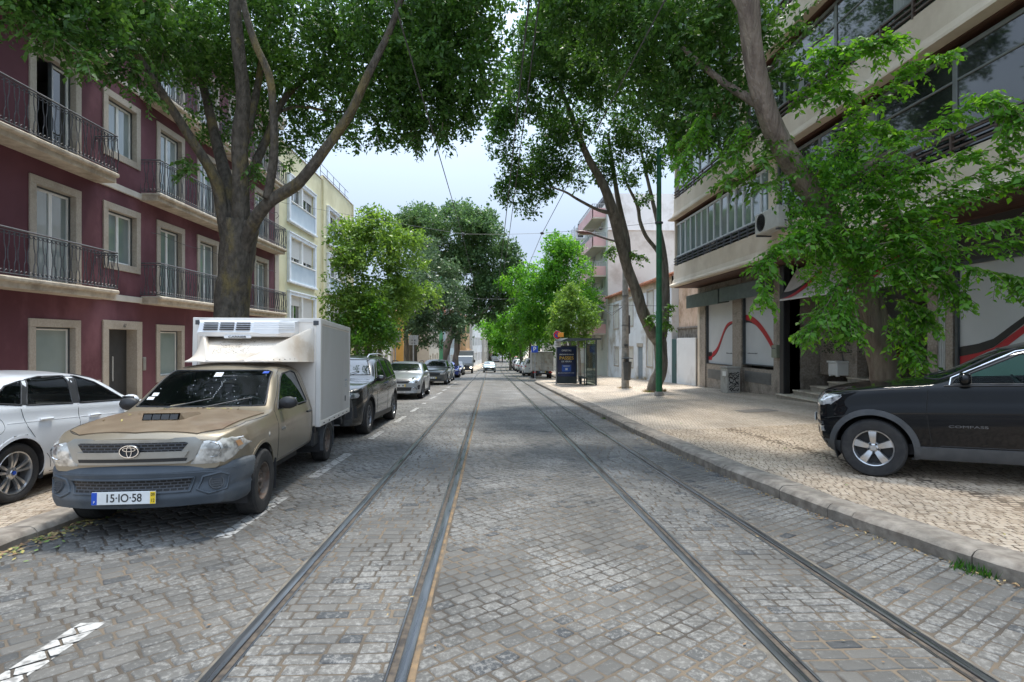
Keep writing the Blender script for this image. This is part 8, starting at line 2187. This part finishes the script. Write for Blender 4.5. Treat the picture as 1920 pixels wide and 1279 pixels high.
# ---------------------------------------------------------------- the rest of the parked row and far traffic
def scaled(L, fo, wb, W, H, R_, kind='suv', **k):
    """proportions of an ordinary car; kind sets hood and tail"""
    if kind == 'suv':
        top = [(0, .50*H), (.05, .56*H), (.28, .605*H), (.9, .66*H), (.285*L, .685*H), (.31*L, .715*H), (.455*L, .955*H), (.53*L, .985*H), (.65*L, H), (.86*L, .965*H), (.92*L, .93*H), (.965*L, .72*H), (.99*L, .6*H), (L, .5*H)]
        bl = [(0, .46*H), (.3, .57*H), (1.2, .625*H), (L*.55, .645*H), (L*.8, .67*H), (L, .66*H)]
    elif kind == 'hatch':
        top = [(0, .44*H), (.06, .50*H), (.35, .58*H), (.8, .65*H), (.25*L, .69*H), (.275*L, .73*H), (.43*L, .96*H), (.52*L, .995*H), (.62*L, H), (.85*L, .955*H), (.91*L, .91*H), (.955*L, .72*H), (.985*L, .6*H), (L, .46*H)]
        bl = [(0, .40*H), (.35, .54*H), (1.1, .635*H), (L*.55, .655*H), (L*.8, .68*H), (L, .66*H)]
    else: # van
        top = [(0, .40*H), (.05, .45*H), (.4, .54*H), (.16*L, .58*H), (.19*L, .62*H), (.33*L, .93*H), (.40*L, .985*H), (.6*L, H), (.96*L, .985*H), (.985*L, .93*H), (.995*L, .6*H), (L, .45*H)]
        bl = [(0, .36*H), (.4, .48*H), (.9, .54*H), (L*.55, .55*H), (L, .55*H)]
    Be = pchip(bl); z = lambda f: f*H
    c = {'suv': .295, 'hatch': .262, 'van': .175}[kind]*L; hd = {'suv': .46, 'hatch': .44, 'van': .345}[kind]*L
    e = .025
    w1 = [(c+.28, Be(c)+e), (hd+.05, z(.885)), (hd+.42, z(.925)), (hd+.50, Be(hd)+e)]
    w2 = [(hd+.58, Be(hd)+e), (hd+.52, z(.925)), (hd+1.15, z(.92)), (hd+1.30, Be(hd+1.2)+e)]
    w3 = [(hd+1.38, Be(hd+1.2)+e), (hd+1.24, z(.915)), (hd+1.55, z(.885)), (min(hd+1.95, .9*L), Be(hd+1.6)+e*2)]
    tum = .36
    ys = W*.80; yt = W*.62
    P = dict(L=L, fo=fo, wb=wb, W=W, R=R_, rim=R_*.66, tumble=tum, top=top, belt=bl, bot=[(0, .26), (.5, .22), (L-.5, .24), (L, .36)], bowf=.17, bowr=.10,
        plan=[(0, .80), (.10, .88), (.3, .95), (.8, .99), (L*.55, 1), (L*.85, .97), (L, .84)], cowl=c, dash=.6*H,
        win=[w1, w2] + ([w3] if kind != 'van' else []), pillars=[[w1[3], w1[2], w2[1], w2[0]]],
        shield=[(-ys, z({'suv': .715, 'hatch': .73, 'van': .62}[kind])+.02), (ys, z({'suv': .715, 'hatch': .73, 'van': .62}[kind])+.02), (yt, z(.925)), (-yt, z(.925))], rearglass=[(-ys*.85, z(.68)), (ys*.85, z(.68)), (yt*.92, z(.90)), (-yt*.92, z(.90))],
        shut=[[(c+.12, Be(c)), (c+.1, .35)], [(hd+.54, Be(hd)), (hd+.54, .35)]], handles=[(hd+.3, Be(hd)-.12)], plz=.27*H+.02, plzr=.42*H,
        sym=[('headlight', [(W*.50, .40*H), (W*.84, .41*H), (W*.90, .50*H), (W*.55, .47*H)], M_lens, 0, .02)],
        front=[('grille', [(-W*.42, .36*H), (W*.42, .36*H), (W*.46, .46*H), (-W*.46, .46*H)], M_mesh, .004, 0), ('lower_grille', [(-W*.6, .18*H), (W*.6, .18*H), (W*.66, .25*H), (-W*.66, .25*H)], M_black, .004, 0)],
        rear=[('tail_light', [(W*.62, .50*H), (W*.88, .50*H), (W*.90, .64*H), (W*.66, .64*H)], M_tail, 0, .015)])
    P.update(k); return P
G_L = 'cars parked along the left kerb'
# big dark off-roader behind the box
P = scaled(4.92, .88, 2.97, .985, 1.74, .375, 'suv', clad=.045, zs0=.28, zs1=.40, arch=.44, rails=[(2.15, .60, 1.66), (2.3, .62, 1.74), (3.3, .64, 1.77), (4.2, .62, 1.72), (4.35, .60, 1.66)], tw=.26,
    sym=[('headlight', [(.50, .80), (.86, .82), (.90, .93), (.55, .90)], M_lens, 0, .02), ('bumper_intake', [(.62, .38), (.86, .42), (.84, .66), (.70, .62)], M_black, .004, 0)],
    front=[('grille', [(-.42, .66), (.42, .66), (.46, .92), (-.46, .92)], M_chrome, 0, .02), ('grille_mesh', [(-.40, .69), (-.03, .69), (-.03, .90), (-.43, .90)], M_mesh, .026, 0), ('grille_mesh', [(.03, .69), (.40, .69), (.43, .90), (.03, .90)], M_mesh, .026, 0), ('lower_grille', [(-.5, .34), (.5, .34), (.55, .5), (-.55, .5)], M_mesh, .004, 0), ('skid_plate', [(-.55, .27), (.55, .27), (.5, .33), (-.5, .33)], M_alloy, .004, 0)])
make_car('large dark brown-grey off-roader parked nose to the white refrigerated box', 'car', P, (-3.56, 12.3), -90.5, paint('anthracite_paint', (0.050, 0.050, 0.048), metal=.6, rough=.22), near=True, style='cross', rimmat=M_dalloy, group=G_L, glass=M_cgl)
# small crossover with round lamps
P = scaled(4.3, .82, 2.67, .905, 1.56, .335, 'hatch', clad=.05, zs0=.25, zs1=.36, arch=.395, rails=[(1.95, .58, 1.50), (2.1, .60, 1.57), (3.2, .60, 1.58), (3.9, .57, 1.50)], railmat=M_black,
    sym=[('headlight', circ(.62, .80, .125, 20), M_lens, 0, .03), ('lamp_rim', circ(.62, .80, .15, 22), M_chrome, 0, .008), ('bumper_intake', [(.66, .40), (.80, .42), (.82, .60), (.74, .58)], M_black, .004, 0), ('fog_light', circ(.60, .46, .06, 14), M_lens, .002, .02)],
    front=[('grille', [(-.36, .66), (.36, .66), (.44, .74), (.38, .84), (-.38, .84), (-.44, .74)], M_mesh, 0, .012), ('lower_grille', [(-.46, .36), (.46, .36), (.50, .50), (-.50, .50)], M_black, .004, 0), ('skid_plate', [(-.6, .28), (.6, .28), (.55, .335), (-.55, .335)], M_alloy, .004, 0)], plz=.575)
make_car('pale silver small crossover with round lamps and a black roof', 'car', P, (-3.66, 23.6), -89.5, paint('silver_car_paint', (0.36, 0.38, 0.39), metal=.6, rough=.28), near=True, group=G_L, glass=M_cgl, style='seven', rimmat=M_dalloy)
P = scaled(4.5, .88, 2.67, .92, 1.66, .345, 'suv', clad=.04, zs0=.27, zs1=.38)
make_car('dark grey off-roader third in the row, with a white number plate showing', 'car', P, (-3.66, 36.9), -90, paint('graphite_paint', (0.085, 0.09, 0.09), metal=.5, rough=.3), group=G_L)
P = scaled(4.1, .82, 2.55, .88, 1.5, .315, 'hatch')
make_car('bluish grey hatchback mostly hidden behind the dark grey off-roader', 'car', P, (-3.70, 43.0), -90, paint('slate_paint', (0.12, 0.15, 0.17), metal=.4, rough=.3), group=G_L)
P = scaled(4.2, .84, 2.6, .885, 1.45, .315, 'hatch')
make_car('bright blue hatchback in the parked row, before the grey box lorry', 'car', P, (-3.62, 51.6), -89, paint('blue_paint', (0.02, 0.05, 0.26), metal=.4, rough=.25), group=G_L)
P = scaled(4.3, .84, 2.65, .89, 1.5, .315, 'hatch')
make_car('black estate car between the blue hatchback and the grey box lorry', 'car', P, (-3.60, 59.8), -90, paint('black_paint_far', (0.02, 0.022, 0.026), metal=.3, rough=.25), group=G_L)
# grey box lorry
def lorry(label, x, y, heading, w, h, L, col, cab=True, group=None):
    root = empty('box_lorry', (0, 0, 0), label, 'truck', group)
    M_ = paint('lorry_%d' % int(y), col, metal=.1, rough=.5)
    mb = MB(); mb.box(-L+1.0, -.75, -w/2, w/2, .85, h, 0, .03); bx = mb.build('cargo_box', M_, root, local=True)
    mb = MB(); mb.box(-L+1.0, -.72, -w/2-.01, w/2+.01, h-.06, h+.01, 0, .01); mb.box(-L+1.0, -.72, -w/2-.01, w/2+.01, .83, .90, 0, .01); q = mb.build('edge_rail', M_galv, root, local=True); q.parent = bx
    mb = MB(); mb.prism([(-.72, .55), (.92, .55), (.95, .95), (.90, 1.15), (.45, 2.02), (.30, 2.12), (-.72, 2.15)], -w/2+.08, w/2-.08, plane='xz'); mb.build('cab', M_, root, smooth=20, local=True)
    mb = MB(); mb.quad((.885, -w/2+.18, 1.2), (.885, w/2-.18, 1.2), (.47, w/2-.24, 2.0), (.47, -w/2+.24, 2.0))
    mb.v = [(q[0]+.012, q[1], q[2]) for q in mb.v]; mb.build('windscreen', M_cgl, root, local=True)
    for sd in (1, -1):
        mb = MB(); yy = sd*(w/2-.075); mb.quad((-.5, yy, 1.2), (.55, yy, 1.2), (.30, yy, 1.95), (-.5, yy, 1.95)); mb.build('side_window', M_cgl, root, local=True)
        mb = MB(); mb.box(.93, .97, sd*(w/2-.45), sd*(w/2-.14), .72, .9, 0, .01); mb.build('headlight', M_lens, root, local=True)
        mb = MB(); mb.box(.5, .6, sd*(w/2+.0), sd*(w/2+.2), 1.3, 1.65, 0, .03); mb.build('mirror', M_black, root, local=True)
        wheel(root, 0, sd*(w/2-.2), .36, .36, .22, 'steel', .21, M_galv, sd, low=True); wheel(root, -L+2.1, sd*(w/2-.2), .36, .36, .22, 'steel', .21, M_galv, sd, low=True)
    mb = MB(); mb.box(.93, .965, -.5, .5, .68, .95, 0, .01); mb.build('grille', M_mesh, root, local=True)
    mb = MB(); mb.box(.80, 1.0, -w/2+.05, w/2-.05, .38, .64, 0, .04); mb.build('bumper', M_black, root, local=True)
    mb = MB(); mb.box(-L+1.1, .6, -.5, .5, .45, .83, 0); mb.build('chassis', M_black, root, local=True)
    place(root, x, y, heading, L-2.1)
    return root
def glow_mat():
    m, n, b = nodes_of('lit_lamp'); b.inputs['Emission Color'].default_value = (1, .85, .6, 1); b.inputs['Emission Strength'].default_value = 4
    return m
lr = lorry('grey box lorry with a lit lamp, last big vehicle of the left row', -2.95, 67.5, -89, 2.05, 2.72, 5.2, (0.20, 0.21, 0.20))
mb = MB(); mb.lathe([(0, .012), (.10, .012), (.11, 0)], (.975, .72, .72), axis='x', n=16); mb.build('lit_lamp', glow_mat(), lr, local=True)
# moving small car in mid street
P = scaled(3.9, .78, 2.45, .83, 1.45, .30, 'hatch')
P['front'] = [('bumper', [(-.74, .20), (.74, .20), (.76, .60), (-.76, .60)], M_black, .003, 0), ('grille', [(-.4, .62), (.4, .62), (.42, .68), (-.42, .68)], M_mesh, .004, 0)]
make_car('small pale car with a dark bumper driving towards us in mid street', 'car', P, (-.02, 72.3), -90, paint('moving_car_paint', (0.26, 0.31, 0.32), metal=.4, rough=.35), name='moving_car')
P = scaled(5.2, .95, 3.1, .98, 2.1, .33, 'van')
make_car('white van far off at the end of the street', 'van', P, (1.3, 131), -88, paint('white_van_paint', (0.66, 0.66, 0.66), metal=0, rough=.4), name='delivery_van')
# right row, seen from behind
G_R = 'cars parked on the right side of the far street'
# white box truck with double doors
def boxtruck():
    root = empty('box_truck', (0, 0, 0), 'old off-white box truck seen from behind, left of the bus shelter', 'truck')
    w, h, L = 1.86, 2.33, 4.6
    M_ = pm('old_truck_white', (0.42, 0.40, 0.37), (0.52, 0.50, 0.46), scale=3, rough=.6, c3=(0.30, 0.22, 0.17), s3=2.5)
    mb = MB(); mb.box(-3.2, -.6, -w/2, w/2, .66, h, 0, .02); bx = mb.build('cargo_box', M_, root, local=True)
    X = -3.2
    for sd in (1, -1):
        mb = MB(); mb.box(X-.02, X-.002, sd*.01, sd*(w/2-.07), .74, h-.08, 0, .006); d = mb.build('rear_door', M_, root, local=True)
        mb = MB()
        for zz_ in (.95, 1.45, 2.05): mb.box(X-.035, X-.02, sd*(w/2-.30), sd*(w/2-.04), zz_-.02, zz_+.02, 0, .005)
        mb.tube([(X-.035, sd*.12, .74), (X-.035, sd*.12, h-.08)], .014, 6); mb.box(X-.05, X-.02, sd*.05, sd*.25, 1.28, 1.31)
        q = mb.build('hinge', M_galv, root, local=True); q.parent = d
        mb = MB(); mb.box(X-.02, X+.05, sd*.55, sd*.85, .48, .60, 0, .01); mb.build('tail_light', M_tail, root, local=True)
        wheel(root, 0, sd*.72, .32, .32, .19, 'steel', .19, M_rust, sd, low=True); wheel(root, -2.5, sd*.72, .32, .32, .19, 'steel', .19, M_rust, sd, low=True)
    mb = MB(); mb.box(X-.03, X-.0, -w/2, w/2, h-.07, h+.01, 0, .01); mb.box(X-.03, 0, -w/2-.01, -w/2, .64, .72); mb.box(X-.03, 0, w/2, w/2+.01, .64, .72); q = mb.build('edge_rail', M_galv, root, local=True); q.parent = bx
    mb = MB(); mb.prism([(-.6, .5), (.75, .5), (.75, 1.0), (.35, 1.75), (-.6, 1.8)], -.80, .80, plane='xz'); mb.build('cab', M_, root, local=True)
    mb = MB(); mb.box(X-.06, X, -.8, .8, .36, .45, 0, .02); mb.box(X-.02, .4, -.5, .5, .42, .64); mb.build('chassis', M_black, root, local=True)
    plate(root, X-.06, .56, '', facing=-1)
    place(root, 4.62, 51.3, 89, 2.5)
boxtruck()
P = scaled(4.3, .85, 2.7, .86, 1.82, .31, 'van')
make_car('white delivery van just left of the old box truck', 'van', P, (4.25, 59.0), 89, MATS['white_van_paint'], name='delivery_van')
rr = random.Random(5)
spec = [('dark grey hatchback right beyond the white delivery van', 64.5, (.10, .11, .12), 4.22), ('silver hatchback third in the far right row', 70.5, (.42, .43, .44), 4.15), ('pale green-grey car in the middle of the far right row', 76.5, (.30, .36, .33), 4.1), ('white car in the middle of the far right row', 83, (.62, .62, .6), 4.1),
        ('dark blue car beyond the white one in the far right row', 90, (.04, .06, .12), 4.15), ('grey car fourth from the far end of the right row', 98, (.22, .22, .23), 4.3), ('black car third from the far end of the right row', 107, (.03, .03, .035), 4.55), ('silver car second from the far end of the right row', 117, (.4, .4, .4), 5.0), ('red car at the far end of the right row', 128, (.3, .05, .05), 5.5)]
for i, (lab, y, c, x) in enumerate(spec):
    kd = 'suv' if i in (0, 5, 6) else 'hatch'; H = 1.62 if kd == 'suv' else rr.uniform(1.44, 1.52)
    P = scaled(4.25, .84, 2.6, .885, H, .32, kd)
    make_car(lab, 'car', P, (x+.45, y), 88, paint('far_paint_%d' % i, c, metal=.3, rough=.3), group=G_R)
P = scaled(4.3, .84, 2.6, .885, 1.48, .32, 'hatch')
